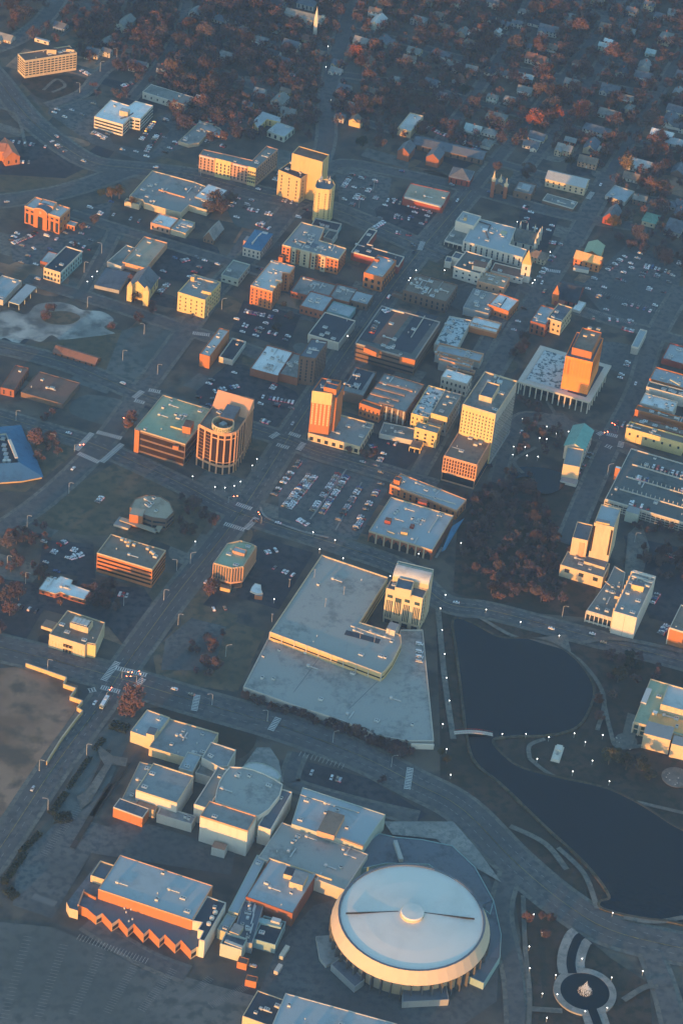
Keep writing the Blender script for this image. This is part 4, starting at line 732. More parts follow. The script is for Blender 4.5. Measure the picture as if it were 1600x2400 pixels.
b.windows('punch', 7, 2.6, .9, 1.5, ha + 2, 3.2, only=[0]); b.windows('punch', 13, 3.2, 1.3, 2.2, 4, 9, only=[1]); o, L, hh = b.box((1262, 500), (1378, 535), (1330, 375), 45, 'cream', 'slate', par=1.0); b.box((1425, 375), (1470, 385), (1435, 350), 12, 'white', 'light', 'roof_unit'); b.box((1330, 372), (1360, 380), (1340, 350), 20, 'peach', 'light', 'roof_unit')
i_, a_, c_, u_, n_ = [e for e in b.edges() if e[0] == 1][0]; b.part('shade_panel', MB().box((a_ + c_) / 2 - n_ * .02, u_, n_, (c_ - a_).length / 2 - .1, .06, ha, b.h + .2).build('shade_panel', W['concrete'])); b.part('shade_panel', MB().box((a_ + c_) / 2 - n_ * .02, u_, n_, (c_ - a_).length / 2 - .1, .06, 0, ha).build('shade_panel', W['grey']))  # grey panels over the yellow side paint its shade
# strip of shops near the square
for a, c, d, hp, wl, rf, pw, lb in (((860, 95), (1270, 192), (905, 25), 60, 'concrete', 'metal', 'peach', 'grey blue roofed shop with lit upstand behind a stepped shop row'), ((858, 118), (1200, 215), (870, 98), 70, 'concrete', 'grey', 'peach', 'narrow lit parapet shop second in the stepped row'),
                                ((892, 170), (1180, 245), (905, 145), 90, 'grey', 'metal', 'peach', 'narrow grey shop third in the stepped row'), ((965, 240), (1215, 300), (985, 218), 60, 'brown', 'rust', 'peach', 'brown lit edge shop fourth in the stepped row')):
    B('row_shop', lb, t, a, c, d, hp, wall=wl, roof=rf, cat='shop', parw=pw, ac=5, seed=a[1], par=1.3)  # peach parapets stand in for sunlit strips on these walls
B('row_shop', 'white roofed two storey corner shop ending the stepped row', t, (915, 325), (1150, 398), (957, 252), 125, wall='offwhite', roof='white', cat='shop', win=('punch', 2, 3.2, 1.3, 2.4), par=.4, short='the white roofed corner shop', ac=1)
# brick block by the big car park
b = B('brick_mill', 'broad brick block, upper half, with grey roof and orange lit edges', t, (445, 1322), (1085, 1530), (600, 1245), 75, wall='orange', roof='metal', cat='building', short='the upper brick mill', ac=3, parw='peach', par=1.1, win=('punch', 2, 5, 1.5, 2)); b.box((478, 1275), (535, 1290), (500, 1240), 40, 'orange', 'slate', 'stair_tower', par=.6); b.box((700, 1470), (780, 1490), (715, 1440), 35, 'redbrick', 'red', 'plant_room'); b.strip([(620, 1365), (1050, 1490)], .6, b.h + 1, 1, 'offwhite', 'roof_wall')
t = (800, 1200)
b = B('brick_mill', 'broad brick block, lower half, with arched ground floor along the boulevard', t, (250, 182), (838, 350), (468, -126), 85, wall='brick', roof='metal', cat='building', short='the arched brick mill', ac=4, parw='tan', par=1.1); u = (b.L[1] - b.L[0]).normalized(); ln = (b.L[1] - b.L[0]).length
for k in range(8):
    c = u * ln * (k + .5) / 8 - perp(u) * .08; A = [(-2.2, 0), (2.2, 0)] + [(2.2 * math.cos(x), 3.4 + 2.2 * math.sin(x)) for x in [i * math.pi / 8 for i in range(9)]]
    me = mesh('arch', [(x, -.08, z) for x, z in A], [tuple(range(len(A)))], DARK); b.part('arch', me, (c.x, c.y, 0), math.atan2(u.y, u.x)); b.part('window', SMALL[('punch', 1.6, 1.8, 'window_glass')], (c.x, c.y, b.h - 3), math.atan2(u.y, u.x))
    if k: b.part('pilaster', MB().box(u * ln * k / 8 - perp(u) * .2, u, perp(u), .5, .35, 0, b.h + .6).build('pilaster', W['tan']))
b.box((395, 75), (450, 88), (410, 45), 30, 'redbrick', 'rust', 'plant_room'); b.box((545, 180), (605, 192), (560, 140), 30, 'gold', 'mid', 'plant_room'); b.box((625, 130), (660, 138), (640, 105), 20, 'redbrick', 'red', 'plant_room'); b.strip([(420, 170), (490, 195)], .8, b.h + 1.4, 1.3, 'cream', 'roof_duct'); b.strip([(800, 180), (905, 15)], .6, b.h + .9, .9, 'offwhite', 'roof_wall')
b.part('awning', mesh('awning', [(*(P(*b.q(p), z) - b.o), z) for p, z in (((915, 365), b.h - 1), ((1015, 130), b.h - 1), ((1128, 55), 5), ((950, 350), 5))], [(0, 3, 2, 1)], RF['blue']))
t = (1200, 800)
# square glass banking hall: white colonnaded roof with orange tower through it
b = B('colonnade', 'square white roof on slim columns around an orange glass tower', t, (55, 368), (706, 562), (250, 42), 85, wall='white', roof='light', cat='building', short='the white colonnade', par=0, h=12, z0=10.6)
L = b.L; inn = offset(L, 9); b.part('fascia', MB().ring(offset(L, -.5), offset(L, 4.2), 10.7, 12.4).build('fascia', W['offwhite'])); b.part('inner_roof', mesh('inner_roof', [(p.x, p.y, 12.25) for p in [L[0] + (L[1] - L[0]) * x + (L[3] - L[0]) * y for x, y in ((.08, .1), (.655, .1), (.655, .93), (.08, .93))]], [(0, 1, 2, 3)], RF['mottled'])); me = MB().box((0, 0), Vector((1, 0)), Vector((0, 1)), .45, .45, 0, 10.8).build('column', W['white'])
b.part('plaza_shade', mesh('plaza_shade', [(p.x, p.y, 12.2) for p in [L[0] + (L[1] - L[0]) * x + (L[3] - L[0]) * y for x, y in ((.66, .08), (.925, .08), (.925, .95), (.66, .95))]], [(0, 1, 2, 3)], RF['dark']))  # dark sheet on the roof, painted for shade in the opening
for k in range(13): b.part('column', me, v3(L[0] + (L[1] - L[0]) * (k + .15) / 12.4 + perp((L[1] - L[0]).normalized()) * 1.0))
for k in range(1, 8): b.part('column', me, v3(L[1] + (L[2] - L[1]) * k / 8 - (L[1] - L[0]).normalized() * 1.0))
for k in range(1, 8): b.part('column', me, v3(L[0] + (L[3] - L[0]) * k / 8 + (L[1] - L[0]).normalized() * 1.0))
b.part('glass_hall', MB().prism(offset(L, 8), .1, 10.7, False).build('glass_hall', GLASS))
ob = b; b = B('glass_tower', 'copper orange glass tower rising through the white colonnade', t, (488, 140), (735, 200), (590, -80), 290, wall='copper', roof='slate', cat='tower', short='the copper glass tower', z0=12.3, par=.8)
mb = MB(); b.windows('punch', 11, 2.2, 1.7, 2.0, 14, 1.5, glass=mat('copper_glass', (.60, .19, .035), .4, .35, .25, spec=.4)); b.box((548, 62), (728, 108), (640, -120), 60, 'orange', 'brown', 'crown_block', z0=b.h, par=.8); b.q = T((1200, 400)); b.acs(0, 1)
o = b.root
for a in ((690, 1440), (770, 1450), (650, 1510), (720, 1500)): b.box(a, (a[0] + 34, a[1] + 9), (a[0] + 8, a[1] - 14), 12, 'cream', 'mid', 'roof_unit', z0=b.h + 12)
# bank with green temple roof
b = B('temple_bank', 'white temple bank with green copper roof and lit pediment', t, (480, 955), (657, 1005), (556, 775), 120, wall='white', roof='green', cat='bank', short='the green temple bank', par=0, win=('punch', 2, 4.5, 1.4, 3)); b.gable(b.L, b.h, b.h + 4.5, 'v', mat('copper_green', (.13, .33, .29), .6, .12, .2), over=.8); b.box((630, 800), (652, 806), (635, 785), 22, 'cream', 'light', 'chimney')
b.box((465, 1135), (612, 1178), (480, 968), 130, 'cream', 'mid', 'front_wing', z0=0, par=.9); b.box((437, 1280), (585, 1318), (455, 1235), 25, 'offwhite', 'mid', 'terrace', z0=0)
# row of deep shops along the square
for a, c, d, hp, wl, rf, lb, wn in (((1045, 803), (1568, 948), (1078, 745), 105, 'yellow', 'brown', 'long yellow lit shop front with arched upper openings', ('punch', 1, 6, 1.6, 2.2, 4, 1)), ((1125, 636), (1700, 800), (1148, 592), 45, 'orange', 'brown', 'long shop with orange lit parapet second from the corner', None),
                                    ((1085, 740), (1600, 880), (1108, 690), 60, 'brick', 'brown', 'brown roofed long shop crowded with roof units by the corner', None), ((1168, 575), (1468, 662), (1208, 482), 30, 'offwhite', 'white', 'long shop with clean white roof in the square row', None),
                                    ((1228, 425), (1720, 560), (1248, 372), 45, 'white', 'darkdeck', 'long dark roofed shop behind thick white party walls', None), ((1255, 352), (1700, 480), (1312, 242), 30, 'orange', 'metal', 'long grey roofed shop with a raised glass lantern', None),
                                    ((1370, 165), (1700, 260), (1440, 20), 40, 'redbrick', 'metal', 'far end shop with red lit corner in the square row', None)):
    b = B('square_shop', lb, t, a, c, d, hp, wall=wl, roof=rf, cat='shop', ac=6, seed=a[0], par=1.2, parw='offwhite' if rf in ('white', 'darkdeck') else None, win=wn, h={45: 9, 60: 10, 30: 8.5}.get(hp))
b.strip([(1450, 345), (1540, 395)], 1.5, 13, 1, 'sage', 'roof_lantern')
# big parking deck at the edge
b = B('parking_deck', 'pale railed parking deck with rows of parked cars and roof walls', t, (850, 1455), (1750, 1725), (1088, 990), 80, wall='concrete', roof='darkdeck', cat='parking deck', short='the railed parking deck', par=1.0, parw='offwhite', raw=True)
DECKR = b; mf = MB()
b.windows('band', 3, 3, 1, .45, .6, 1.2, glass=DARK); b.fins(3.6, .5, .6, 'offwhite', 0, b.h + .3, only=[0])  # bands here are painted shade between open floors
for a, c in (((1100, 1125), (1760, 1320)), ((1045, 1238), (1760, 1450)), ((985, 1352), (1760, 1580))): b.strip([a, c], .5, b.h + 1.1, 1.1, 'offwhite', 'deck_wall')
for a, c, n_ in (((1180, 1150), (1760, 1320), 16), ((1130, 1262), (1760, 1450), 16), ((1020, 1362), (1760, 1580), 18)):
    a, c = P(*b.q(a), b.h), P(*b.q(c), b.h)
    for k in range(n_): p = a + (c - a) * k / n_ - b.o; b.part('post', MB().box((0, 0), Vector((1, 0)), Vector((0, 1)), .25, .25, b.h, b.h + 2.6).build('post', W['offwhite']) if k == 0 else me, (p.x, p.y, 0)); me = [o for o in b.root.children if o.name.startswith('post')][0].data
b.box((945, 1160), (988, 1170), (955, 1145), 60, 'orange', 'white', 'stair_tower', z0=0, h=b.h + 3); b.q = T((1200, 1200)); o, L, hh = b.box((1040, -8), (1158, 20), (1075, -60), 90, 'sage', 'mid', 'stair_tower', z0=0)
t = (1200, 1200)
# city hall and its slab
b = B('city_hall', 'stepped cream civic building with a tall blank faced tower and side wings', t, (440, 492), (835, 600), (520, 372), 95, wall='cream', roof='greygreen', cat='civic building', short='the stepped cream city hall', par=.9, win=('punch', 1, 9, 3.6, 3.2, 5, 1.2), ac=4)
b.box((550, 240), (695, 262), (610, 98), 150, 'cream', 'slate', 'side_wing', z0=b.h, par=.8); b.box((550, 265), (668, 290), (590, 232), 120, 'peach', 'slate', 'blank_panel', z0=b.h, par=.6)
o, L, hh = b.box((750, 105), (935, 140), (832, -60), 330, 'cream', 'metal', 'tower', z0=b.h, par=.9); b.box((768, 85), (893, 105), (785, 60), 350, 'yellow', 'mid', 'tower_panel', z0=b.h)
for x0 in ((765, 160), (895, 190)):
    p = P(*b.q(x0), hh - 6) - b.o
o2, L2, h2 = b.box((655, 452), (850, 505), (690, 405), 25, 'cream', 'slate', 'stepped_terrace', z0=b.h); b.box((675, 545), (748, 560), (680, 530), 125, 'yellow', 'mid', 'blank_panel', z0=0, h=b.h - 1); b.box((748, 575), (805, 590), (755, 560), 90, 'yellow', 'mid', 'blank_panel', z0=0, h=b.h - 2); u = (L[1] - L[0]).normalized()
for f0 in (.04, .93): c = L[0] + (L[1] - L[0]) * f0 - perp(u) * .1; b.part('window', MB().box((0, 0), Vector((1, 0)), Vector((0, 1)), .7, .1, b.h + 8, hh - 2).build('window', GLASSB), (c.x, c.y, 0), math.atan2(u.y, u.x))
b = B('colonnade_wing', 'low dark roofed wing with white fins at the foot of the cream slab', t, (680, 908), hp=95, poly=[(680, 908), (920, 978), (965, 800), (1010, 700), (1035, 560), (935, 500), (875, 632)], wall='offwhite', roof='greygreen', cat='civic building', short='the white finned wing', par=.6, ac=7, seed=21); b.windows('band', 1, 3, 1, .8, 1, 2, glass=GLASS, only=[0]); b.fins(3.2, .55, .7, 'white', only=[0]); b.box((938, 770), (1000, 790), (955, 722), 30, 'cream', 'slate', 'stair_head'); b.strip([(850, 632), (950, 710)], .5, b.h + .8, .8, 'cream', 'roof_wall')
b = B('cream_slab', 'pale slab block with blank lit end wall and ribbed roof frame', t, (930, 918), (1142, 975), (1118, 540), 195, wall='white', roof='grey', cat='office', short='the pale slab block', par=.8, ac=8, seed=22)
u = (b.L[3] - b.L[0]).normalized()
for k in range(9): c = b.L[0] + (b.L[3] - b.L[0]) * (k + .5) / 9 + perp(u) * .5; b.part('side_fin', MB().box(c, u, perp(u), .4, .6, 0, b.h + 1.2).build('side_fin', W['cream']))
b.box((1095, 665), (1205, 690), (1105, 630), 50, 'yellow', 'slate'); 
for a, c in (((1100, 540), (1308, 600)), ((1098, 580), (1290, 640)), ((1205, 620), (1280, 645)), ((1210, 660), (1260, 680))): b.strip([a, c], 1.4, b.h + 4, 1, 'white', 'roof_rib')
u = (b.L[1] - b.L[0]).normalized(); ln = (b.L[1] - b.L[0]).length; b.part('wall_joint', MB().box(u * ln / 2 - perp(u) * .05, u, perp(u), .15, .1, 0, b.h).build('wall_joint', W['grey']))
b = B('brick_building', 'orange lit brick building with white corner piers at the frame edge', t, (1440, 1070), (1700, 1150), (1545, 860), 140, wall='orange', roof='brown', cat='building', par=1, parw='offwhite', short='the edge brick building'); b.fins(14, .6, .5, 'white', only=[0])
t = (0, 800)
B('brick_warehouse', 'long dark brown roofed brick warehouse with dashed white eave', t, (195, 470), (565, 598), (330, 268), 40, wall='brown', roof='rust', cat='warehouse', short='the dark brown warehouse', par=.5)
b = LAND[-1]
bb = B('brick_annex', 'brown roofed two storey brick annex beside the dark brown warehouse', t, (8, 425), (125, 465), (125, 215), 62, wall='brick', roof='rust', cat='building', win=('punch', 2, 4, 1.2, 1.8), par=.4)
bb = B('depot', 'low brown gabled depot with pale windows beside the pale dirt lot', t, (490, 95), (880, 205), (560, 40), 26, wall='brick', roof='rust', cat='depot', win=('punch', 1, 5, 1.2, 1.6), par=0, short='the low brown depot'); bb.gable(bb.L, bb.h, bb.h + 3, 'u', RF['rust'])
t = (0, 800)
b = B('blue_roof_hall', 'broad hall with wide blue metal roof around a sunken machinery well', t, (-160, 1300), hp=22, poly=[(-160, 1300), (200, 1275), (388, 1240), (335, 1100), (290, 1000), (270, 945), (240, 915), (188, 775), (0, 790), (-160, 800)], wall='gold', roof='blue', cat='hall', short='the broad blue roof', par=0)
L = b.L; n_ = len(L); inn = [P(*b.q(p), b.h + 5) - b.o for p in ((-160, 1120), (60, 1120), (180, 1112), (165, 1060), (130, 980), (100, 930), (85, 900), (60, 845), (0, 850), (-160, 855))]
o_ = offset(L, -1); V = [(p.x, p.y, b.h - .2) for p in o_] + [(p.x, p.y, b.h + 5) for p in inn] + [(p.x, p.y, b.h + 1.2) for p in inn]
b.part('roof_slope', mesh('roof_slope', V, [(i, (i + 1) % n_, n_ + (i + 1) % n_, n_ + i) for i in range(n_)] + [(n_ + i, n_ + (i + 1) % n_, 2 * n_ + (i + 1) % n_, 2 * n_ + i) for i in range(n_)], RF['blue'])); b.part('well_floor', mesh('well_floor', [(p.x, p.y, b.h + 1.3) for p in inn], [tuple(range(n_))], RF['dark']))
for p in ((5, 900), (15, 960), (20, 1000), (30, 1040), (35, 1075)): b.box(p, (p[0] + 40, p[1] + 8), (p[0] + 8, p[1] - 26), 8, 'sage', 'metal', 'air_handler', z0=b.h + 1.3)
b.strip([(88, 900), (115, 960), (155, 1065)], 2.2, b.h + 5.3, 1.5, 'white', 'vent_screen')
for p in ((45, 1090), (85, 1090)): q = P(*b.q(p), b.h + 3) - b.o; b.part('fan', MB().tube((q.x, q.y, b.h + 1.3), (q.x, q.y, b.h + 3), 1.6, 1.6, 10).build('fan', W['white']))
b = B('octagon_office', 'tan octagonal low office with orange lit corner and ring canopy', t, (1195, 1530), hp=100, poly=[(1195, 1530), (1300, 1590), (1400, 1625), (1530, 1640), (1600, 1570), (1560, 1480), (1470, 1425), (1340, 1415), (1240, 1450)], wall='brown', roof='tan', cat='office', short='the tan octagon office', par=.7, ac=4, win=('band', 2, 3, 1, .4)); b.q = T((0, 1200)); b.box((1190, 20), (1310, 45), (1210, -45), 50, 'orange', 'tan', 'corner_wing', z0=0, h=b.h + .8); o, L, hh = b.box((1045, 110), (1180, 150), (1100, 40), 20, 'offwhite', 'mid', 'entrance_canopy', z0=0); b.strip([(1110, 60), (1440, 175), (1475, 120)], 4, 3.8, .8, 'tan', 'canopy')
t = (0, 1200)
b = B('banded_office', 'four storey office with orange lit floor bands and dark window strips', t, (893, 382), (1405, 528), (1032, 212), 165, wall='orange', roof='brown', cat='office', short='the orange banded office', par=.9, parw='tan'); b.windows('band', 4, 3, 1, .46, 1.5, 1.0, glass=GLASSB)
for a in ((1105, 245), (1140, 265), (1175, 270), (1160, 300), (1215, 295), (1340, 330), (1375, 360), (1395, 375)): b.box(a, (a[0] + 26, a[1] + 8), (a[0] + 8, a[1] - 14), 16, 'cream', 'light', 'roof_unit')
b = B('white_roof_clinic', 'brick clinic under a bright white stepped flat roof among russet trees', t, (362, 708), hp=42, poly=[(362, 708), (510, 752), (560, 735), (625, 765), (775, 808), (830, 728), (655, 665), (672, 628), (560, 590), (520, 620), (440, 598)], wall='brick', roof='white', cat='clinic', short='the white roofed clinic', par=.4, parw='offwhite', ac=3, win=('punch', 1, 5, 2, 1.4))
b = B('cream_bank', 'cream modern bank with screened roof well and side canopy', t, (455, 1130), hp=115, poly=[(455, 1130), (782, 1232), (806, 1208), (880, 1222), (912, 1150), (965, 1022), (622, 910)], wall='cream', roof='brown', cat='bank', short='the cream modern bank', par=.9, parw='cream', ac=2); o, L, hh = b.box((645, 1028), (810, 1078), (690, 962), 42, 'cream', 'slate', 'roof_screen', par=1.2)
for k in range(4): c = L[0] + (L[1] - L[0]) * (k + .7) / 4.6 + (L[3] - L[0]) * .5; b.part('roof_unit', MB().box(c, (L[1] - L[0]).normalized(), perp((L[1] - L[0]).normalized()), 1.3, 3, hh, hh + 1.5).build('roof_unit', METAL))
b.box((380, 1045), (482, 1075), (430, 985), 25, 'cream', 'brown', 'drive_canopy', z0=3.4); b.box((805, 1212), (880, 1228), (815, 1190), 100, 'yellow', 'brown', 'corner_bay', z0=0, h=b.h + .4); u = (b.L[1] - b.L[0]).normalized(); ln = (b.L[1] - b.L[0]).length; b.part('window', MB().box(u * ln * .53 - perp(u) * .05, u, perp(u), ln * .13, .12, b.h * .45, b.h * .68).build('window', GLASSB)); b.part('entrance_void', MB().box(u * ln * .53 - perp(u) * .05, u, perp(u), ln * .13, .12, .1, b.h * .28).build('entrance_void', DARK)); b.fins(2.4, .25, .25, 'yellow', 0, b.h * .6, only=[0])
# zigzag retaining wall of the vacant field
g = [P(*T((0, 1200))(p)) for p in ((240, 1425), (612, 1555), (585, 1615), (700, 1655), (645, 1730), (760, 1770), (710, 1830), (760, 1860), (705, 1925), (560, 2120), (430, 2330))]
mb = MB(); root = link('retaining_wall', None, None, (g[0].x, g[0].y, 0)); tag(root, 'low zigzag pale retaining wall around the vacant brown field', 'wall')
for a, c in zip(g, g[1:]): u = (c - a).normalized(); mb.box((a + c) / 2 - g[0], u, perp(u), (c - a).length / 2, .25, 0, 3.4)
link('wall_run', mb.build('wall_run', W['gold']), root); mb = MB()
for a, c in zip(g, g[1:]): u = (c - a).normalized(); mb.box((a + c) / 2 - g[0], u, perp(u), (c - a).length / 2 + .1, .4, 3.4, 3.65)
link('coping', mb.build('coping', W['cream']), root)
t = (400, 1200)
b = B('finned_office', 'eight sided dark office with pink vertical fins and open ground floor', t, (395, 475), hp=185, poly=[(395, 475), (562, 522), (665, 508), (785, 322), (742, 300), (640, 268), (520, 295)], wall='dark', roof='sagegreen', cat='office', short='the finned dark office', par=1.0, parw='tan', ac=3); b.fins(1.9, .45, .55, 'peach', 6, b.h + .5); b.box((565, 358), (682, 385), (600, 325), 22, 'pink', 'light', par=.6); b.windows('band', 1, 3, 1, .8, .3, b.h - 5, glass=DARK); b.box((455, 690), (545, 712), (470, 660), 30, 'gold', 'brown', 'entrance_box', z0=0)
b.part('floor_band', MB().ring(offset(b.L, -.7), offset(b.L, .3), 5.2, 6.4).build('floor_band', W['peach']))
b = B('kiosk', 'small white rounded canopy kiosk on the dark lot', t, (730, 728), hp=30, poly=[(730, 728), (790, 752), (845, 748), (832, 715), (830, 672), (775, 655), (745, 690)], wall='white', roof='white', cat='kiosk', short='the white canopy kiosk', par=.3, h=4.6, z0=3.6); b.box((770, 765), (840, 775), (780, 735), 1, 'orange', 'mid', 'booth', z0=0, h=3.55)
# two level parking garage
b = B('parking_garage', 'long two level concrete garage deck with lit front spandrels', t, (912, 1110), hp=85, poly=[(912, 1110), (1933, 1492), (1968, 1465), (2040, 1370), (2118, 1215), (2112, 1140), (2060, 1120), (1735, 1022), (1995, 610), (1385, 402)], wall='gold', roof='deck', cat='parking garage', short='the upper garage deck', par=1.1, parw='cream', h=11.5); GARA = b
b.windows('band', 2, 3, 1, .3, 2.0, 1.6, glass=DARK); b.fins(9, .5, .5, 'offwhite', 0, b.h + 1.2, only=[0]); b.q = T((800, 1200)); o, L, hh = b.box((412, 1070), (490, 1095), (440, 1005), 55, 'offwhite', 'mid', 'stair_tower'); b.strip([(35, 1105), (150, 1135), (350, 1190)], 5, b.h + .25, .2, RF['dark'], 'ramp_slot'); b.strip([(85, 1040), (210, 1085), (410, 1150)], .4, b.h + 1, 1, 'offwhite', 'ramp_wall')  # dark bands and ramp strip paint shaded openings
for p in ((-640, 1010), (20, 760), (-150, 870), (-480, 690), (-250, 600), (300, 1200), (430, 1140), (170, 1160)):
    q = P(*b.q(p), b.h) - b.o; b.part('deck_lamp', MB().tube((q.x, q.y, b.h), (q.x, q.y, b.h + 7), .16, .12, 5).box(q, Vector((1, 0)), Vector((0, 1)), .8, .25, b.h + 7, b.h + 7.25).build('deck_lamp', W['grey']))
t = (0, 0); k_ = lambda *p: [(x / K, y / K) for x, y in p]
b = B('parking_garage', 'wide lower garage deck with pale worn concrete beside the canal path', t, k_((570, 1612))[0], hp=1, poly=k_((570, 1612), (690, 1655), (800, 1690), (880, 1725), (955, 1738), (1016, 1738), (990, 1478), (938, 1478), (930, 1512), (893, 1585), (632, 1490)), wall='concrete', roof='deck', cat='parking garage', short='the lower garage deck', par=1.0, parw='offwhite', h=5.0); GARB = b
b.q = T((800, 1600)); b.strip([(640, 560), (850, 565)], .6, 6.2, 4.6, 'white', 'end_wall'); b.part('joint', MB().box((0, 0), Vector((1, 0)), Vector((0, 1)), .2, .2, 5.01, 5.03).build('joint', DARK)); b.strip([(70, 240), (330, -10)], .3, 5.05, .04, 'dark', 'deck_joint'); b.strip([(-440, 90), (-180, -260)], .3, 5.05, .04, 'dark', 'deck_joint')
def deck_lines(b, a, c, n_, ln):
    a, c = P(*b.q(a), b.h) - b.o, P(*b.q(c), b.h) - b.o; u = (c - a).normalized(); mb = MB()
    for k in range(n_): mb.box(a + (c - a) * k / n_, perp(u), u, ln / 2, .09, b.h + .02, b.h + .03)
    b.part('bay_lines', mb.build('bay_lines', PAINT2))['kind'] = 'stuff'
for y in (90, 160, 240, 330): deck_lines(b, (60, y), (640, y + 130), 24, 5)
for y in (-250, -150): deck_lines(b, (-400, y + 120), (300, y + 330), 26, 5)
# white and glass office tower by the garage
t = (800, 1200)
b = B('glass_office', 'cream and green glass office tower with barrel roof by the water', t, (410, 708), (745, 800), (455, 632), 300, wall='cream', roof='slate', cat='tower', short='the barrel roofed office', par=1.0, ac=0); hF = b.h
u = (b.L[1] - b.L[0]).normalized(); ln = (b.L[1] - b.L[0]).length; v = perp(u); me = MB().box((0, 0), Vector((1, 0)), Vector((0, 1)), ln * .085, .12, 5.5, hF - 9).build('window', GLASSG); me2 = MB().box((0, 0), Vector((1, 0)), Vector((0, 1)), ln * .07, .12, hF - 6.5, hF - 4).build('window', GLASSG)
for k, f0 in enumerate((.13, .36, .60, .87)):
    c = u * ln * f0 - v * .05; b.part('window', me, (c.x, c.y, 0 if k != 1 else 4), math.atan2(u.y, u.x)); b.part('window', me2, (c.x, c.y, 0), math.atan2(u.y, u.x)) if k != 1 else None
    for s_ in (-.045, 0, .045): q = u * ln * (f0 + s_) - v * .3; b.part('mullion', MB().box(q, u, v, .22, .25, 5, hF - 8.5).build('mullion', W['cream']))
    b.part('entrance_void', MB().box(c, u, v, ln * .08, .14, .3, 3.6).build('entrance_void', DARK))
o, L, hR = b.box((470, 590), (795, 680), (500, 480), 1, 'cream', 'slate', 'rear_block', z0=0, h=hF + 5, par=0); u2 = (L[1] - L[0]).normalized(); v2 = perp(u2); l2 = (L[1] - L[0]).length; w2 = (L[3] - L[0]).length
N = 10; V = []; F = []
for s_ in (0, 1):
    for i in range(N + 1): a = i * math.pi / 2 / N; q = L[0] + u2 * l2 * s_ + v2 * w2 * .62 * (1 - math.cos(a)); V.append((q.x, q.y, hR + 4.5 * math.sin(a)))
    for s2 in (1,): pass
F = [(i, N + 1 + i, N + 2 + i, i + 1) for i in range(N)] + [tuple(range(N + 1))[::-1] + (), ]
e0 = [L[0] + v2 * w2 * .62, L[0] + u2 * l2 + v2 * w2 * .62]; V += [(p.x, p.y, hR) for p in e0]; F = [(i, N + 1 + i, N + 2 + i, i + 1) for i in range(N)] + [tuple(range(N, -1, -1)) + (2 * N + 2,), tuple(range(N + 1, 2 * N + 2)) + (2 * N + 3,), (N, 2 * N + 1, 2 * N + 3, 2 * N + 2)]
b.part('barrel_roof', mesh('barrel_roof', V, F, RF['light'])); b.box((490, 700), (635, 740), (505, 610), 60, 'cream', 'slate', par=1.0, z0=hF); mb = MB()
c = L[3] * .5 + L[2] * .5; q = [L[3] - v2 * w2 * .3, L[2] - v2 * w2 * .3, L[2] - v2 * 1, L[3] - v2 * 1]; mb.ring(q, offset(q, .5), hR, hR + 4.4); b.part('screen_frame', mb.build('screen_frame', W['sage']))
b.windows('punch', 7, 3.6, 1.6, 2.2, 4, 2, glass=GLASSG, only=[1])
rb = b.root
for f0 in (.2, .4, .6, .8):
    q = Vector((0, 0)); 
b.box((415, 1085), (510, 1110), (440, 1010), 40, 'offwhite', 'mid', 'lobby', z0=0, h=9)
# concert hall group
t = (0, 1600)
b = B('white_block', 'pale lit block with stepped penthouse at the street end of the long hall', t, (1200, 452), (1405, 532), (1345, 250), 95, wall='cream', roof='metal', cat='building', short='the pale street end block', par=.8, ac=1); b.box((1345, 465), (1415, 490), (1370, 400), 45, 'cream', 'slate')
b = B('long_hall', 'long grey roofed museum bar with lit front edge', t, (1370, 600), (1850, 745), (1530, 330), 70, wall='cream', roof='mid', cat='museum', short='the long museum bar', par=1.0, ac=6, seed=31)
t = (400, 1600)
b = B('square_hall', 'square pale roofed block with white coping joined to the long museum bar', t, (285, 700), hp=40, poly=[(285, 700), (440, 780), (520, 778), (600, 628), (372, 555)], wall='offwhite', roof='mid', cat='museum', par=1.2, parw='offwhite', h=12.5)
B('link_block', 'small pale linking block with stepped roof between museum and halls', t, (75, 790), (200, 830), (150, 640), 40, wall='offwhite', roof='metal', cat='building', h=9, ac=2); B('link_block', 'low grey linking roof behind the theatre block', t, (225, 835), (390, 885), (290, 735), 30, wall='offwhite', roof='greygreen', cat='building', h=7)
t = (0, 1600)
b = B('theatre_block', 'large white theatre block with lit upper wall and flat grey roof', t, (1250, 992), (1628, 1110), (1415, 747), 150, wall='white', roof='mid', cat='theatre', short='the white theatre block', par=.9, parw='cream'); ht = b.h; b.box((1250, 1122), (1428, 1175), (1285, 1060), 75, 'cream', 'brown', 'side_stage', z0=0)
B('brick_store', 'low orange brick storage wing of the theatre block', t, (1042, 1148), (1315, 1240), (1112, 1068), 85, wall='orange', roof='slate', cat='theatre', par=.6, parw='offwhite'); B('side_wing', 'narrow low grey wing beside the theatre block', t, (1120, 1075), (1250, 1115), (1275, 728), 45, wall='tan', roof='grey', cat='theatre', h=6, par=.6, ac=2)
B('loading_dock', 'low white loading wing with roof steps below the theatre block', t, (1440, 1215), (1760, 1310), (1480, 1140), 40, wall='offwhite', roof='mid', cat='theatre', h=6.5, ac=2)
t = (400, 1600)
b = B('stage_tower', 'tall white stage block brightly lit, tallest of the concert hall', t, (272, 1232), (712, 1362), (370, 1098), 225, wall='white', roof='grey', cat='concert hall', short='the bright stage block', par=1.0, parw='peach'); hs = b.h; b.box((375, 1510), (495, 1545), (400, 1450), 75, 'white', 'brown', 'stage_door', z0=0)
b = B('auditorium', 'round backed auditorium roof behind the bright stage block', t, (405, 1095), hp=1, poly=[(405, 1095), (800, 1235), (900, 1170), (1000, 1040), (1028, 940), (950, 890), (860, 845), (760, 805), (660, 785), (545, 778), (490, 840), (445, 920), (420, 1000)], wall='white', roof='deck', cat='concert hall', short='the round backed auditorium', h=hs - 3.5, par=.9)
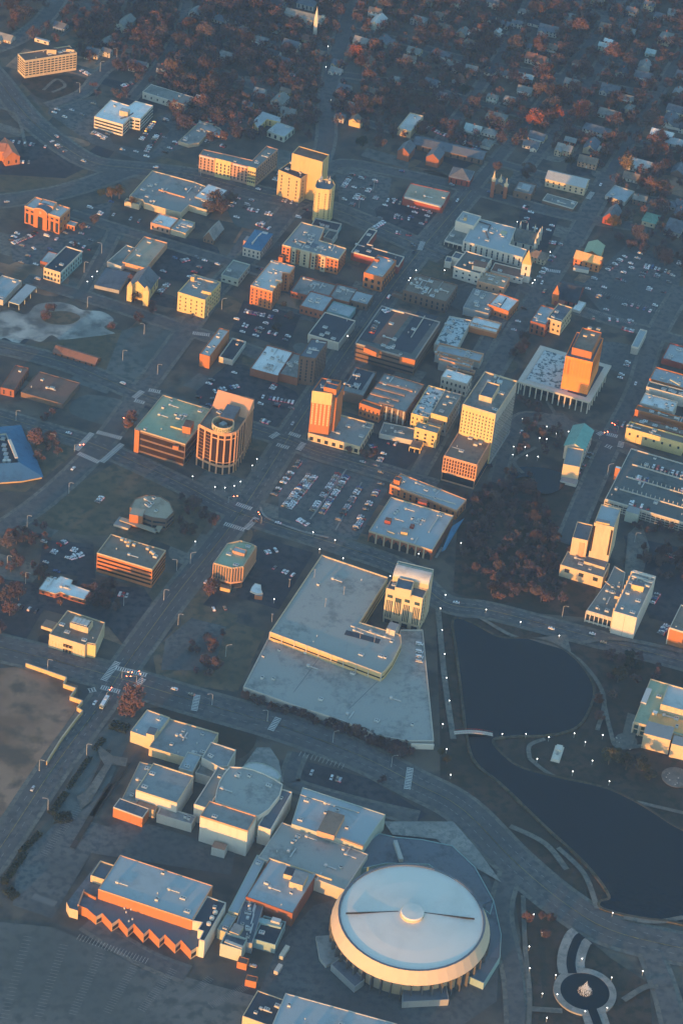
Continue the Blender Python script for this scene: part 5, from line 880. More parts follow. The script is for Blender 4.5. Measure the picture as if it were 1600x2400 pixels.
B('hall_wing', 'brown roofed side wing left of the auditorium', t, (215, 1122), (345, 1160), (440, 778), 150, wall='white', roof='greygreen', cat='concert hall', par=.8, h=hs - 7); B('hall_wing', 'dark roofed side wing with white flank right of the auditorium', t, (800, 1322), (922, 1352), (1010, 980), 150, wall='white', roof='slate', cat='concert hall', par=.9, h=hs - 7)
b = B('foyer', 'crescent pale foyer roof curving behind the auditorium', t, (660, 775), hp=1, poly=[(660, 775), (760, 800), (860, 840), (985, 895), (1012, 860), (985, 820), (930, 780), (860, 748), (790, 735), (715, 738)], wall='sage', roof='light', cat='concert hall', h=13, par=.4)
# exhibition halls
t = (0, 0)
b = B('exhibition_hall', 'wide teal roofed exhibition hall with sunken brown roof box', t, k_((683, 1932))[0], hp=1, poly=k_((683, 1932), (850, 1985), (884, 1935), (903, 1910), (709, 1846)), wall='sage', roof='metal', cat='exhibition hall', short='the teal exhibition hall', h=13, par=.5); b.q = T((400, 1600)); o, L, hh = b.box((1345, 1360), (1500, 1410), (1440, 1170), 45, 'peach', 'brown', 'roof_box'); b.strip([(1190, 1025), (1730, 1190)], .5, 13.8, .6, 'offwhite', 'roof_rail'); b.q = T((800, 1600)); b.strip([(0, 1425), (200, 1500)], 1.5, 14.6, 1.4, 'peach', 'vent_row')
B('exhibition_hall', 'grey lower roofed exhibition hall with white vents', t, k_((605, 2010))[0], k_((818, 2072))[0], k_((682, 1936))[0], hp=1, wall='offwhite', roof='deck', cat='exhibition hall', short='the grey exhibition hall', h=10, par=.5, ac=4)
t = (400, 2000)
b = B('convention_hall', 'pale teal roofed convention hall with paired roof penthouses', t, (690, 402), (1110, 572), (900, 35), 60, wall='brick', roof='metal', cat='convention hall', short='the pale convention hall', h=11, par=.5, ac=3, seed=41); b.box((1036, 188), (1115, 212), (1065, 118), 40, 'cream', 'dark'); b.box((1090, 260), (1210, 300), (1140, 150), 50, 'cream', 'mid'); b.strip([(905, 40), (1480, 235)], .6, 12, 1.4, 'cream', 'roof_wall')
B('link_gallery', 'long narrow teal gallery roof flanking the pale convention hall', t, (528, 530), (622, 552), (800, 20), 50, wall='sage', roof='metal', cat='convention hall', h=9, par=.5); B('annex', 'small stepped teal annex with three dark openings', t, (428, 705), (520, 735), (520, 560), 40, wall='sage', roof='metal', cat='convention hall', h=7, ac=2)
B('plant_building', 'dark teal roofed plant building crowded with machinery', t, (560, 800), (750, 830), (680, 440), 45, wall='slate' if 'slate' in W else 'grey', roof='slate', cat='plant building', h=8, ac=9, seed=44, short='the machinery roof').box((540, 715), (625, 745), (590, 640), 35, 'cream', 'grey'); 
b = B('dock_building', 'grey walled boxy building with thick roof parapet by the service yard', t, (455, 845), (650, 905), (505, 740), 90, wall='sage', roof='slate', cat='building', par=1.6, parw='sage', ac=3, h=9, short='the thick parapet building'); b.strip([(500, 800), (660, 860)], 2, 11.2, 1.2, 'offwhite', 'roof_duct')
b = B('service_court', 'dark walled service court with pale corner roof box', t, (755, 800), (960, 860), (850, 585), 40, wall='teal', roof='dark', cat='building', h=6, par=1.5, parw='teal'); b.box((920, 615), (1000, 640), (935, 580), 40, 'offwhite', 'light', 'roof_box', z0=6); b.strip([(815, 610), (1020, 660)], 4, 8.2, 1.6, 'teal', 'roof_wall')
for a, c, d, lb in (((610, 1000), (700, 1020), (640, 950), 'small brown roofed gatehouse by the service road'), ((685, 1165), (785, 1190), (700, 1115), 'small orange lit gatehouse beside the dark roadway')): B('gatehouse', lb, t, a, c, d, 40, wall='orange', roof='rust', cat='gatehouse', h=5, par=.4)
# zigzag playhouse
b = B('playhouse', 'pale metal roofed playhouse hall above a lower zigzag orange front', (0, 2000), (905, 332), (1770, 612), (1117, 22), 90, wall='orange', roof='metal', cat='theatre', short='the zigzag playhouse', par=.5, parw='peach', h=15)
b.q = T((0, 2000)); zl = 6.8
zig = [(612, 455), (640, 512), (718, 535), (722, 485), (800, 515), (885, 590), (940, 558), (1030, 655), (1095, 608), (1175, 705), (1230, 652), (1320, 752), (1372, 702), (1465, 800), (1515, 753), (1612, 850), (1663, 803), (1755, 905), (1808, 868), (1850, 880)]
f = lambda p: P(*b.q(p), zl) - b.o
inner = [(1830, 800), (1800, 720), (1770, 612), (905, 332), (770, 315), (835, 200)]
poly = [f(p) for p in zig + [(1870, 800), (1770, 612), (905, 332), (1035, 110), (915, 70)]]
b.part('lower_roof', mesh('lower_roof', [(p.x, p.y, zl) for p in poly], [tuple(tt) if (poly[tt[1]] - poly[tt[0]]).cross(poly[tt[2]] - poly[tt[0]]) > 0 else tuple(reversed(tt)) for tt in tess(poly)], RF['slate']))
V = []; F = []; Mi = []
for i in range(len(zig) - 1):
    a, c = f(zig[i]), f(zig[i + 1]); k = len(V); V += [(a.x, a.y, 0), (c.x, c.y, 0), (c.x, c.y, zl + .8), (a.x, a.y, zl + .8)]; F.append((k, k + 1, k + 2, k + 3)); d = zig[i + 1][0] - zig[i][0], zig[i + 1][1] - zig[i][1]; Mi.append(1 if d[1] < 0 or i < 2 or i == len(zig) - 2 else 0)
b.part('zigzag_wall', mesh('zigzag_wall', V, F, [W['orange'], W['cream']], Mi))
for i in range(len(zig) - 1):
    if i > 4 and zig[i + 1][1] < zig[i][1] and zig[i + 1][0] - zig[i][0] > 20:
        a, c = f(zig[i]), f(zig[i + 1]); u = (c - a).normalized(); b.part('window', MB().box((a + c) / 2 + Vector((u.y, -u.x)) * .08, u, perp(u), (c - a).length / 2 - .5, .12, 1.6, 4.4).build('window', DARK))
b.box((835, 215), (962, 260), (920, 78), 45, 'cream', 'slate', 'roof_court', z0=zl, par=1.4); b.strip([(775, 330), (720, 470)], .6, zl + 2, 2, 'peach', 'screen_wall'); b.strip([(775, 350), (885, 405)], .8, zl + 2.2, 2.2, 'orange', 'screen_wall')
for p in ((1020, 440), (1145, 510), (1205, 520), (1285, 520), (1160, 548), (1218, 612), (1185, 630)): q = f(p); b.part('roof_vent', MB().tube((q.x, q.y, zl), (q.x, q.y, zl + 1.4), .5, .5, 7).build('roof_vent', W['white']))
b = B('rehearsal_block', 'black roofed side block with white stepped walls on the zigzag playhouse', (400, 2000), (200, 625), hp=1, poly=[(200, 625), (290, 642), (250, 705), (300, 722), (262, 800), (312, 812), (508, 460), (335, 400)], wall='white', roof='dark', cat='theatre', short='the black roofed side block', h=14, par=.8, parw='offwhite')
for p in ((410, 550), (380, 602), (350, 655)): q = P(*b.q(p), 14) - b.o; b.part('roof_fan', MB().tube((q.x, q.y, 14), (q.x, q.y, 15.6), 1.5, 1.5, 10).tube((q.x, q.y, 15.6), (q.x, q.y, 15.9), 1.0, .6, 10).build('roof_fan', W['white']))
# the round arena
ZT, ZL = 22.0, 13.5
pts_in = [(793.4, 2147), (1130.2, 2173.6), (942.4, 2028.4), (989.4, 2274.8), (1062.7, 2057.7), (854.4, 2229.4), (836.8, 2060.7), (1092, 2241)]
gp = [P(x, y, ZT) for x, y in pts_in]; AC = sum(gp, Vector((0, 0))) / 8
for _ in range(60):
    rr = sum((p - AC).length for p in gp) / 8; AC = AC + sum(((p - AC) * (1 - rr / (p - AC).length) for p in gp), Vector((0, 0))) / 4
AR = rr; root = link('arena', None, None, (AC.x, AC.y, 0)); tag(root, 'huge round white arena with glowing cone shaped rim and small centre drum', 'arena'); LAND.append((AC, 'the round white arena'))
FOOT.append([AC + X2(i * math.pi / 8) * (AR + 30) for i in range(16)])
N = 48; cr = lambda r, off=0: [X2((i + off) * 2 * math.pi / N) * r for i in range(N)]
AMAT = mat('arena_roof', (.74, .68, .60), .8, .07, .05, scale2=.015)
def lathe(name, prof, m, n=N, parent=root, smooth_=False):
    V = [(math.cos(i * 2 * math.pi / n) * r, math.sin(i * 2 * math.pi / n) * r, z) for r, z in prof for i in range(n)]
    F = [(k * n + i, k * n + (i + 1) % n, (k + 1) * n + (i + 1) % n, (k + 1) * n + i) for k in range(len(prof) - 1) for i in range(n)]
    return link(name, mesh(name, V, F, m), parent)
roof_o = lathe('roof', [(AR, ZT - .6), (AR * .66, ZT + .6), (AR * .33, ZT + 1.3), (0.01, ZT + 1.6)], AMAT)
lathe('rim_gutter', [(AR + 1.2, ZT + .2), (AR - .2, ZT + .2), (AR - .3, ZT - .7)], RF['slate']); lathe('fascia', [(AR + 4.9, ZL), (AR + 4.7, ZL + .8), (AR + 1.0, ZT + .2)], mat('arena_fascia', (.60, .47, .34), .75, .05, .1)); lathe('soffit', [(AR + 1.0, ZL - .4), (AR + 4.9, ZL)], W['grey'])
lathe('drum_wall', [(AR + 1, 0), (AR + 1, ZL)], W['cream'])
dr_ = lathe('centre_drum', [(7.1, ZT + 1.2), (7.1, ZT + 3.9), (6.7, ZT + 4.3), (.01, ZT + 4.6)], AMAT, 32, roof_o); lathe('painted_glow', [(7.2, ZT + 1.2), (7.2, ZT + 3.2)], W['cream'], 32, roof_o)  # cream band painted round the drum for its sunlit glow
mb = MB(); a1 = P(753 * .2934 + 740 - 30, 545 * .2934 + 1980, ZT) - AC
for q0, q1 in (((240, 548), (660, 535)), ((860, 545), (1265, 593))):
    a, c = (P(740 + q[0] * .2934, 1980 + q[1] * .2934, ZT + 1) - AC for q in (q0, q1)); u = (c - a).normalized(); mb.box((a + c) / 2, u, perp(u), (c - a).length / 2, .2, ZT + .4, ZT + 1.6)
link('cable_tray', mb.build('cable_tray', DARK), roof_o)
for i in range(N):
    a = (i + .5) * 2 * math.pi / N
    if math.sin(a) < .35: o = link('rib', MB().box((AR + 3.0, 0), Vector((1, 0)), Vector((0, 1)), 2.4, .3, 0, ZL - .4).build('rib', W['dark']) if 'ribm' not in SMALL else SMALL['ribm'], root, None, a); SMALL['ribm'] = o.data
t = (740, 1980)
A2 = lambda x, y, z=0: P(740 + x * .2934, 1980 + y * .2934, z) - AC
def block(name, pts, h, wall, roof, par=.5):
    L = [A2(*p, h) for p in pts]; L = L if area(L) > 0 else L[::-1]; mb = MB().prism(L, 0, h, True, False, 0, 1)
    if par: mb.ring(offset(L, -.05), offset(L, .4), h - .2, h + par)
    link(name, mb.build(name, [W[wall], RF[roof]]), root)
block('rear_terrace', [(330, 200), (370, 20), (500, -90), (640, -60), (850, -40), (1090, 10), (1270, 180), (1420, 450), (1390, 560), (900, 160), (560, 150)], 6, 'teal', 'slate'); block('side_terrace', [(1340, 480), (1420, 450), (1480, 720), (1470, 900), (1340, 1110), (1180, 1040), (1300, 900), (1370, 650)], 5.5, 'teal', 'slate')
block('front_terrace', [(690, 1160), (690, 1260), (1060, 1240), (1040, 1120)], 5, 'grey', 'slate'); block('front_terrace', [(120, 960), (310, 1140), (390, 1080), (200, 900)], 5, 'grey', 'slate'); block('entrance_stair', [(0, 730), (120, 720), (190, 850), (180, 920), (80, 960), (30, 900)], 3, 'concrete', 'grey', 0)
L = [A2(630, -10, 6), A2(680, 140, 6)]; u = (L[1] - L[0]).normalized(); link('ramp_wall', MB().box((L[0] + L[1]) / 2, u, perp(u), (L[1] - L[0]).length / 2, 1.2, 0, 9).build('ramp_wall', W['concrete']), root)
# hall at the lower frame edge
t = (400, 2000)
B('dark_hall', 'black roofed low hall with lit pale front edge at the picture bottom', t, (660, 1500), (950, 1590), (815, 1270), 60, wall='cream', roof='dark', cat='hall', h=9, par=.6, ac=3); B('south_hall', 'pale teal roofed large hall cut by the bottom of the picture', t, (860, 1750), (1900, 2050), (1045, 1285), 60, wall='offwhite', roof='metal', cat='hall', h=13, par=.5, ac=5, short='the bottom edge hall')
# museum by the lagoon
t = (1200, 1600)
b = B('art_museum', 'museum with green roof, sunlit part painted gold, and white columned front', t, (1110, 365), (1800, 565), (1262, -30), 75, wall='cream', roof='sagegreen', cat='museum', short='the lagoon museum', h=10, par=.8, parw='cream', ac=2); u = (b.L[1] - b.L[0]).normalized(); ln = (b.L[1] - b.L[0]).length; b.windows('punch', 2, 4.5, 2.8, 3, .8, .8, glass=GLASSG, only=[0]); b.fins(4.5, .6, .8, 'white', only=[0]); b.box((1360, 205), (1850, 340), (1430, 20), 60, 'cream', 'light', 'upper_hall', par=.9); b.box((1205, 465), (1450, 530), (1240, 350), 40, 'cream', 'mid', 'front_bay', z0=0, h=13); b.box((1460, 560), (1800, 650), (1480, 480), 40, 'cream', 'mid', 'front_bay', z0=0, h=12); b.box((1178, 175), (1228, 188), (1235, 45), 12, 'white', 'light', 'louvre_box'); b.box((1285, 275), (1325, 288), (1295, 252), 20, 'cream', 'white', 'stair_head')
u = (b.L[1] - b.L[0]); v = b.L[3] - b.L[0]; b.part('sunlit_paint', mesh('sunlit_paint', [(*(u * x + v * y), 10.08) for x, y in ((.17, .05), (.98, .05), (.98, .33), (.17, .33))], [(0, 1, 2, 3)], RF['gold']))  # gold sheet paints low sunlight onto part of the green roof
# ================================================================ labels that single one thing out
ORD = ['nearest', 'second nearest', 'third nearest', 'fourth nearest', 'fifth nearest', 'sixth nearest', 'seventh nearest', 'eighth nearest', 'ninth nearest', 'tenth nearest', 'eleventh nearest', 'twelfth nearest',
       'thirteenth nearest', 'fourteenth nearest', 'fifteenth nearest', 'sixteenth nearest', 'seventeenth nearest', 'eighteenth nearest', 'nineteenth nearest', 'twentieth nearest']
TENS = ['twenty', 'thirty', 'forty', 'fifty', 'sixty']
for k_ in range(20, 60): ORD.append(TENS[k_ // 10 - 2] + '-' + (['first', 'second', 'third', 'fourth', 'fifth', 'sixth', 'seventh', 'eighth', 'ninth', 'tenth'][k_ % 10]) + ' nearest')
PEND = []
def later(o, desc, cat, group, pos): PEND.append((o, desc, cat, group, pos))
def settle():
    bins = {}
    for e in PEND:
        pos = e[4]; d, name, c = min(((pos - c).length, nm, c) for c, nm in [(c, nm) for c, nm in LANDS])
        v = pos - c; rel = ('behind' if v.y > 0 else 'in front of') if abs(v.y) > abs(v.x) else ('right of' if v.x > 0 else 'left of')
        bins.setdefault((e[1], name, rel), []).append((d, e))
    for (desc, name, rel), rows in bins.items():
        rows.sort(key=lambda r: r[0])
        if len(rows) > 20: print('BIN', desc, name, rel, len(rows))
        for k, (d, e) in enumerate(rows): tag(e[0], f'{desc}, {ORD[k] + " " if len(rows) > 1 else ""}{rel} {name}', e[2], e[3])
for q_, nm in (((305, 50), 'the orange-brown wood roof'), ((500, 60), 'the pale wood cabin'), ((670, 122), 'the white hillside villa'), ((340, 168), 'the long-winged white house'), ((830, 112), 'the bright red tree'), ((1050, 155), 'the white gable cottage'), ((1150, 172), 'the red gabled cottage pair'),
               ((1255, 145), 'the brown-roofed white house'), ((1335, 205), 'the round cream house'), ((1430, 270), 'the wide sage house'), ((1555, 95), 'the big cream hipped house'), ((1550, 330), 'the large white corner house'), ((1160, 20), 'the white top-edge house'), ((1480, 30), 'the peach top-edge cottages'), ((1010, 195), 'the small twin cottage'),
               ((30, 60), 'the boulevard bend'), ((1310, 255), 'the russet tree cluster'), ((1250, 1220), 'the middle of the dark park'), ((1240, 1110), 'the park pond'), ((1369, 2330), 'the round fountain pool'), ((1305, 1768), 'the white memorial slab'), ((1120, 1722), 'the red railed footbridge'), ((300, 1600), 'the main street crossing'), ((230, 1045), 'the left boulevard crossing'),
               ((730, 1150), 'the big open car park'), ((1480, 650), 'the east car park'), ((90, 720), 'the pale dirt lot'), ((440, 1500), 'the brown corner lawn'), ((800, 20), 'the top-edge avenue')): LAND.append((P(*q_), nm))
# ================================================================ houses of the wooded neighbourhood
HN = []
def near_foot(p, gap, feet=None):
    for poly in (FOOT if feet is None else feet):
        if (poly[0] - p).length < 160:
            if inside(p, poly): return True
            for i in range(len(poly)):
                a, c = poly[i - 1], poly[i]; u = c - a; k = max(0, min(1, (p - a).dot(u) / max(u.dot(u), 1e-6)))
                if (a + u * k - p).length < gap: return True
    return False
RD = [(smooth([P(*p) for p in pts]), wd) for pts, wd in ROADS]
def on_road(p, gap=1.0):
    for g, wd in RD:
        for a, c in zip(g, g[1:]):
            u = c - a; k = max(0, min(1, (p - a).dot(u) / max(u.dot(u), 1e-6)))
            if (a + u * k - p).length < wd / 2 + gap: return True
    return False
WD = MB().box((0, 0), Vector((1, 0)), Vector((0, 1)), .55, .08, -.8, .8).build('window', GLASS)
DOORM = {c: MB().box((0, 0), Vector((1, 0)), Vector((0, 1)), .5, .08, 0, 2.1).build('door', W[c]) for c in ('redbrick', 'dark', 'white')}
COLN = dict(white='white', offwhite='off-white', cream='cream', tan='tan', brick='brick', brown='brown', concrete='grey', grey='grey', yellow='yellow', redbrick='red brick', sage='pale green', peach='peach', pink='pink', gold='ochre')
ROFN = dict(grey='grey', slate='slate', brown='brown', rust='rusty brown', dark='dark', greygreen='grey-green', tan='tan', light='pale', metal='pale metal', mid='mid-grey', red='red', white='white', teal='teal')
def house(p, w, d, h, ang, wall, roof, style, seed):
    r = random.Random(seed); root = link('house', None, None, (p.x, p.y, 0)); u = X2(ang); v = perp(u)
    root.rotation_euler.z = ang; U, V_ = Vector((1, 0)), Vector((0, 1)); L = [Vector(q) for q in ((-w / 2, -d / 2), (w / 2, -d / 2), (w / 2, d / 2), (-w / 2, d / 2))]
    fake = B.__new__(B); fake.root = root; fake.wall = W[wall]; fake.L = L
    mb = MB().prism(L, -.3, h, False); rz = h + min(w, d) * (.36 if style != 'hip' else .3); wing = None
    if style == 'ell':
        s = r.choice((-1, 1)); wl = w * .42; WL = [Vector((s * w * .27 - wl / 2, -d / 2 - d * .45)), Vector((s * w * .27 + wl / 2, -d / 2 - d * .45)), Vector((s * w * .27 + wl / 2, 0)), Vector((s * w * .27 - wl / 2, 0))]; mb.prism(WL, -.3, h - .05, False); wing = WL
    fake.part('wall', mb.build('wall', W[wall]))
    if style == 'hip':
        o = offset(L, -.6); lo = min(w, d); q = max(0, (w - d) / 2); q2 = max(0, (d - w) / 2)
        V = [(x.x, x.y, h - .1) for x in o] + [(-q, -q2, rz), (q, q2, rz)]
        F = [(0, 1, 5, 4), (1, 2, 5), (2, 3, 4, 5), (3, 0, 4)] if w >= d else [(0, 1, 4), (1, 2, 5, 4), (2, 3, 5), (3, 0, 4, 5)]
        rf = fake.part('roof', mesh('roof', V, F, RF[roof]))
    else: rf = fake.gable(L, h, rz, 'u' if w >= d else 'v', RF[roof])
    if wing: fake.gable(wing, h - .05, h + (wing[1] - wing[0]).length * .36, 'v', RF[roof], 'wing_roof')
    if r.random() < .7: c = Vector((r.uniform(-.25, .25) * w, r.uniform(-.1, .1) * d)); link('chimney', MB().box(c, U, V_, .45, .45, h, rz + 1.2).build('chimney', W['brick']), rf)
    fl = 2 if h > 4.6 else 1; n = max(2, int(w / 3.2)); y0 = -d / 2
    for f in range(fl):
        for k in range(n):
            x = -w / 2 + w * (k + .5) / n
            if wing and wing[0].x - .6 < x < wing[1].x + .6: yy = wing[0].y
            else: yy = y0
            if f == 0 and k == n // 2: fake.part('door', DOORM[r.choice(('redbrick', 'dark', 'white'))], (x, yy, .2)); continue
            fake.part('window', WD, (x, yy, 1.6 + 2.7 * f))
    for f in range(fl): fake.part('window', WD, (w / 2, 0, 1.6 + 2.7 * f), math.pi / 2)
    if r.random() < .45 and not wing:
        fake.part('porch', MB().prism([Vector(q) for q in ((-w * .4, y0 - 2.2), (w * .4, y0 - 2.2), (w * .4, y0 - .02), (-w * .4, y0 - .02))], 2.6, 2.85, True, True).build('porch', W['white']))
        for k in range(4): fake.part('porch_post', MB().box((0, 0), U, V_, .12, .12, 0, 2.6).build('porch_post', W['white']) if k == 0 else [o for o in root.children if o.name.startswith('porch_post')][0].data, (-w * .38 + w * .76 * k / 3, y0 - 2.0, 0))
    FOOT.append([p + u * q.x + v * q.y for q in L]); HN.append(p)
    dv = p + u * (w / 2 + 2.2); flat('driveway', [dv - u * 1.4 - v * (d / 2 + 9), dv + u * 1.4 - v * (d / 2 + 9), dv + u * 1.4 + v * d * .3, dv - u * 1.4 + v * d * .3], .036 + seed * 1e-6, PATHM if r.random() < .6 else A_LOT)
    st = dict(hip='hipped', ell='L-shaped', gable='gabled')[style]
    later(root, f'{COLN[wall]} {st} house, {ROFN[roof]} roof', 'house', 'houses in the wooded neighbourhood', p)
rh = random.Random(11)
HS = [((0, 0), [(1280, 620, 15, 'white', 'slate'), (860, 515, 12, 'offwhite', 'slate'), (905, 500, 8, 'peach', 'brown'), (1150, 250, 22, 'sage', 'greygreen'), (985, 510, 9, 'concrete', 'slate'), (980, 405, 12, 'concrete', 'greygreen'), (560, 260, 12, 'concrete', 'slate'), (60, 370, 14, 'offwhite', 'grey'), (1490, 660, 9, 'offwhite', 'dark'), (970, 400, 10, 'brick', 'rust')]),
      ((400, 0), [(1110, 450, 15, 'white', 'slate'), (945, 530, 12, 'white', 'dark'), (1060, 590, 13, 'white', 'slate'), (1110, 400, 14, 'offwhite', 'greygreen'), (230, 130, 13, 'offwhite', 'grey'), (710, 1000, 9, 'peach', 'slate'), (1000, 960, 16, 'concrete', 'greygreen'), (1080, 1050, 14, 'tan', 'greygreen'), (1060, 860, 10, 'gold', 'brown'), (1540, 600, 10, 'cream', 'slate'), (1520, 670, 11, 'white', 'grey'), (1550, 1110, 9, 'offwhite', 'slate'), (90, 545, 9, 'peach', 'rust'), (40, 600, 12, 'cream', 'brown'), (820, 880, 10, 'concrete', 'grey'), (280, 950, 9, 'white', 'metal')]),
      ((800, 0), [(305, 140, 12, 'white', 'brown'), (330, 240, 20, 'sage', 'light'), (40, 600, 12, 'offwhite', 'slate'), (1385, 55, 11, 'white', 'slate'), (1350, 190, 13, 'white', 'dark'), (1030, 620, 13, 'white', 'greygreen'), (1190, 670, 11, 'pink', 'grey'), (1365, 690, 13, 'white', 'dark'), (830, 780, 13, 'offwhite', 'slate'), (1210, 1210, 15, 'sage', 'teal'), (1355, 1235, 13, 'white', 'grey'), (1420, 1110, 18, 'cream', 'greygreen'), (670, 490, 13, 'cream', 'greygreen'), (910, 520, 18, 'concrete', 'slate'), (940, 270, 11, 'peach', 'brown'), (60, 1130, 18, 'cream', 'slate'), (120, 1140, 10, 'yellow', 'brown'), (1430, 330, 7, 'white', 'light'), (500, 745, 6, 'offwhite', 'grey'), (30, 830, 12, 'offwhite', 'slate'), (80, 980, 9, 'offwhite', 'metal'), (1510, 700, 11, 'offwhite', 'slate'), (1380, 930, 10, 'sage', 'greygreen'), (1540, 950, 10, 'offwhite', 'grey'), (920, 910, 9, 'concrete', 'slate'), (1500, 240, 10, 'offwhite', 'slate')]),
      ((1200, 0), [(525, 180, 14, 'white', 'grey'), (850, 280, 10, 'peach', 'brown'), (1070, 310, 12, 'offwhite', 'grey'), (1095, 135, 11, 'peach', 'slate'), (1255, 75, 10, 'cream', 'slate'), (1400, 380, 18, 'cream', 'greygreen'), (220, 580, 20, 'white', 'rust'), (120, 735, 15, 'sage', 'teal'), (540, 800, 13, 'cream', 'grey'), (600, 600, 10, 'pink', 'rust'), (680, 590, 10, 'sage', 'slate'), (890, 1070, 20, 'sage', 'greygreen'), (1440, 1130, 22, 'white', 'slate'), (1370, 1260, 20, 'white', 'white'), (1500, 1330, 18, 'offwhite', 'metal'), (1500, 1030, 16, 'cream', 'slate'), (170, 1350, 14, 'white', 'slate'), (230, 1280, 15, 'cream', 'slate'), (770, 1230, 24, 'offwhite', 'slate'), (720, 1380, 17, 'tan', 'slate'), (690, 1520, 17, 'peach', 'brown'), (1170, 1530, 20, 'offwhite', 'light'), (1160, 1480, 9, 'yellow', 'gold' if 'gold' in ROFN else 'tan'), (1210, 630, 15, 'concrete', 'grey'), (1200, 720, 16, 'concrete', 'slate'), (1350, 165, 10, 'offwhite', 'slate'), (1480, 140, 11, 'offwhite', 'grey'), (900, 840, 17, 'concrete', 'slate'), (960, 860, 12, 'concrete', 'slate'), (120, 460, 12, 'concrete', 'slate'), (330, 310, 18, 'concrete', 'slate'), (840, 460, 11, 'sage', 'teal'), (960, 90, 10, 'peach', 'rust'), (1070, 1030, 10, 'cream', 'greygreen'), (880, 400, 8, 'white', 'white'), (40, 250, 10, 'concrete', 'slate'), (110, 130, 12, 'concrete', 'grey'), (380, 175, 6, 'peach', 'rust'), (1270, 500, 9, 'sage', 'teal'), (1190, 480, 9, 'concrete', 'grey')]),
      ((1200, 400), [(1090, 80, 14, 'offwhite', 'brown'), (1430, 330, 13, 'concrete', 'slate'), (1560, 330, 12, 'pink', 'slate'), (230, 820, 16, 'tan', 'brown'), (1165, 300, 12, 'brown', 'greygreen'), (1540, 400, 14, 'concrete', 'slate'), (1520, 20, 15, 'brown', 'slate')])]
k = 0
for t, rows in HS:
    for zx, zy, wpx, wl, rf in rows:
        q = T(t)((zx, zy)); p = P(*q); k += 1
        if near_foot(p, 5): continue
        w_ = wpx * 1.0; d_ = min(w_ * rh.uniform(.62, .8), 11.5); two = rh.random() < .45
        house(p, w_, d_, 5.4 if two else 3.3, R(-18 + rh.uniform(-5, 5)) + (math.pi / 2 if rh.random() < .12 else 0), wl, rf, rh.choice(('gable', 'gable', 'hip', 'ell', 'ell')), 100 + k)
n_ = 0
for _ in range(4000):
    if n_ >= 48: break
    x = rh.uniform(-10, 1610); y = rh.uniform(-15, 430)
    if x < 760 and (y > 150 or x < 420): continue
    if 760 < x < 1100 and y > 250: continue
    p = P(x, y)
    if near_foot(p, 9) or on_road(p, 6) or any((p - h).length < 19 for h in HN): continue
    w_ = rh.uniform(10, 15); n_ += 1
    house(p, w_, min(w_ * rh.uniform(.65, .85), 11), rh.choice((3.2, 3.2, 5.2)), R(-18 + rh.uniform(-4, 4)) + (math.pi / 2 if rh.random() < .2 else 0), rh.choice(('brick', 'concrete', 'tan', 'brown', 'grey', 'offwhite', 'sage')), rh.choice(('slate', 'grey', 'brown', 'greygreen', 'rust', 'dark')), rh.choice(('gable', 'hip', 'ell', 'gable')), 900 + n_)
# ================================================================ trees
def tree_mat(name, a, b_, tr=.0):
    m = bpy.data.materials.new(name); m.use_nodes = True; n = m.node_tree.nodes; L = m.node_tree.links; b = n['Principled BSDF']; b.inputs['Roughness'].default_value = .9; b.inputs['Specular IOR Level'].default_value = .1
    g = n.new('ShaderNodeNewGeometry'); r = n.new('ShaderNodeValToRGB'); e = r.color_ramp.elements; e[0].color = (*a, 1); e[1].color = (*b_, 1); oi = n.new('ShaderNodeObjectInfo')
    mx = n.new('ShaderNodeMath'); mx.operation = 'MULTIPLY_ADD'; mx.inputs[1].default_value = .6; L.new(g.outputs['Random Per Island'], mx.inputs[0])
    m2 = n.new('ShaderNodeMath'); m2.operation = 'MULTIPLY'; m2.inputs[1].default_value = .4; L.new(oi.outputs['Random'], m2.inputs[0]); L.new(m2.outputs[0], mx.inputs[2]); L.new(mx.outputs[0], r.inputs[0]); L.new(r.outputs[0], b.inputs['Base Color'])
    return m
BARK = mat('bark', (.10, .075, .06), .95, .25, .8)
TK = {'rust': tree_mat('russet_twigs', (.105, .06, .052), (.20, .105, .085)), 'brown': tree_mat('brown_twigs', (.085, .063, .058), (.155, .108, .095)), 'plum': tree_mat('plum_twigs', (.065, .047, .05), (.125, .08, .078)),
      'olive': tree_mat('olive_leaves', (.05, .05, .03), (.10, .09, .05)), 'dark': tree_mat('evergreen_leaves', (.018, .028, .022), (.04, .055, .04)), 'red': tree_mat('red_leaves', (.24, .07, .035), (.50, .14, .06)), 'gold': tree_mat('golden_leaves', (.16, .09, .03), (.32, .19, .07))}
TN = {'rust': 'bare russet', 'brown': 'bare brown', 'plum': 'dark bare plum-brown', 'olive': 'olive leafed', 'dark': 'dark evergreen', 'red': 'bright red', 'gold': 'golden brown'}
def crown_geo(r, n, mb, c=(0, 0, 0), rad=5.0, hz=5.0, fs=.8, clumps=9):
    cl = [(r.gauss(0, .46), r.gauss(0, .46), r.gauss(0, .42), r.uniform(.26, .5)) for _ in range(clumps)]
    for k in range(n):
        x, y, z, s = cl[k % clumps]; px, py, pz = x + r.gauss(0, s * .55), y + r.gauss(0, s * .55), z + r.gauss(0, s * .55)
        l = math.sqrt(px * px + py * py + pz * pz)
        if l > 1.08: px, py, pz = px / l, py / l, pz / l
        P0 = Vector((c[0] + px * rad, c[1] + py * rad, c[2] + pz * hz)); a = Vector((r.gauss(0, 1), r.gauss(0, 1), r.gauss(0, 1) + .3)).normalized(); q = a.orthogonal().normalized() * fs * r.uniform(.25, .5); a = a * fs * r.uniform(.6, 1.3)
        mb.add([P0 - a - q * .5, P0 - a + q * .5, P0 + a + q, P0 + a - q], [(0, 1, 2, 3)])
TREES = {}
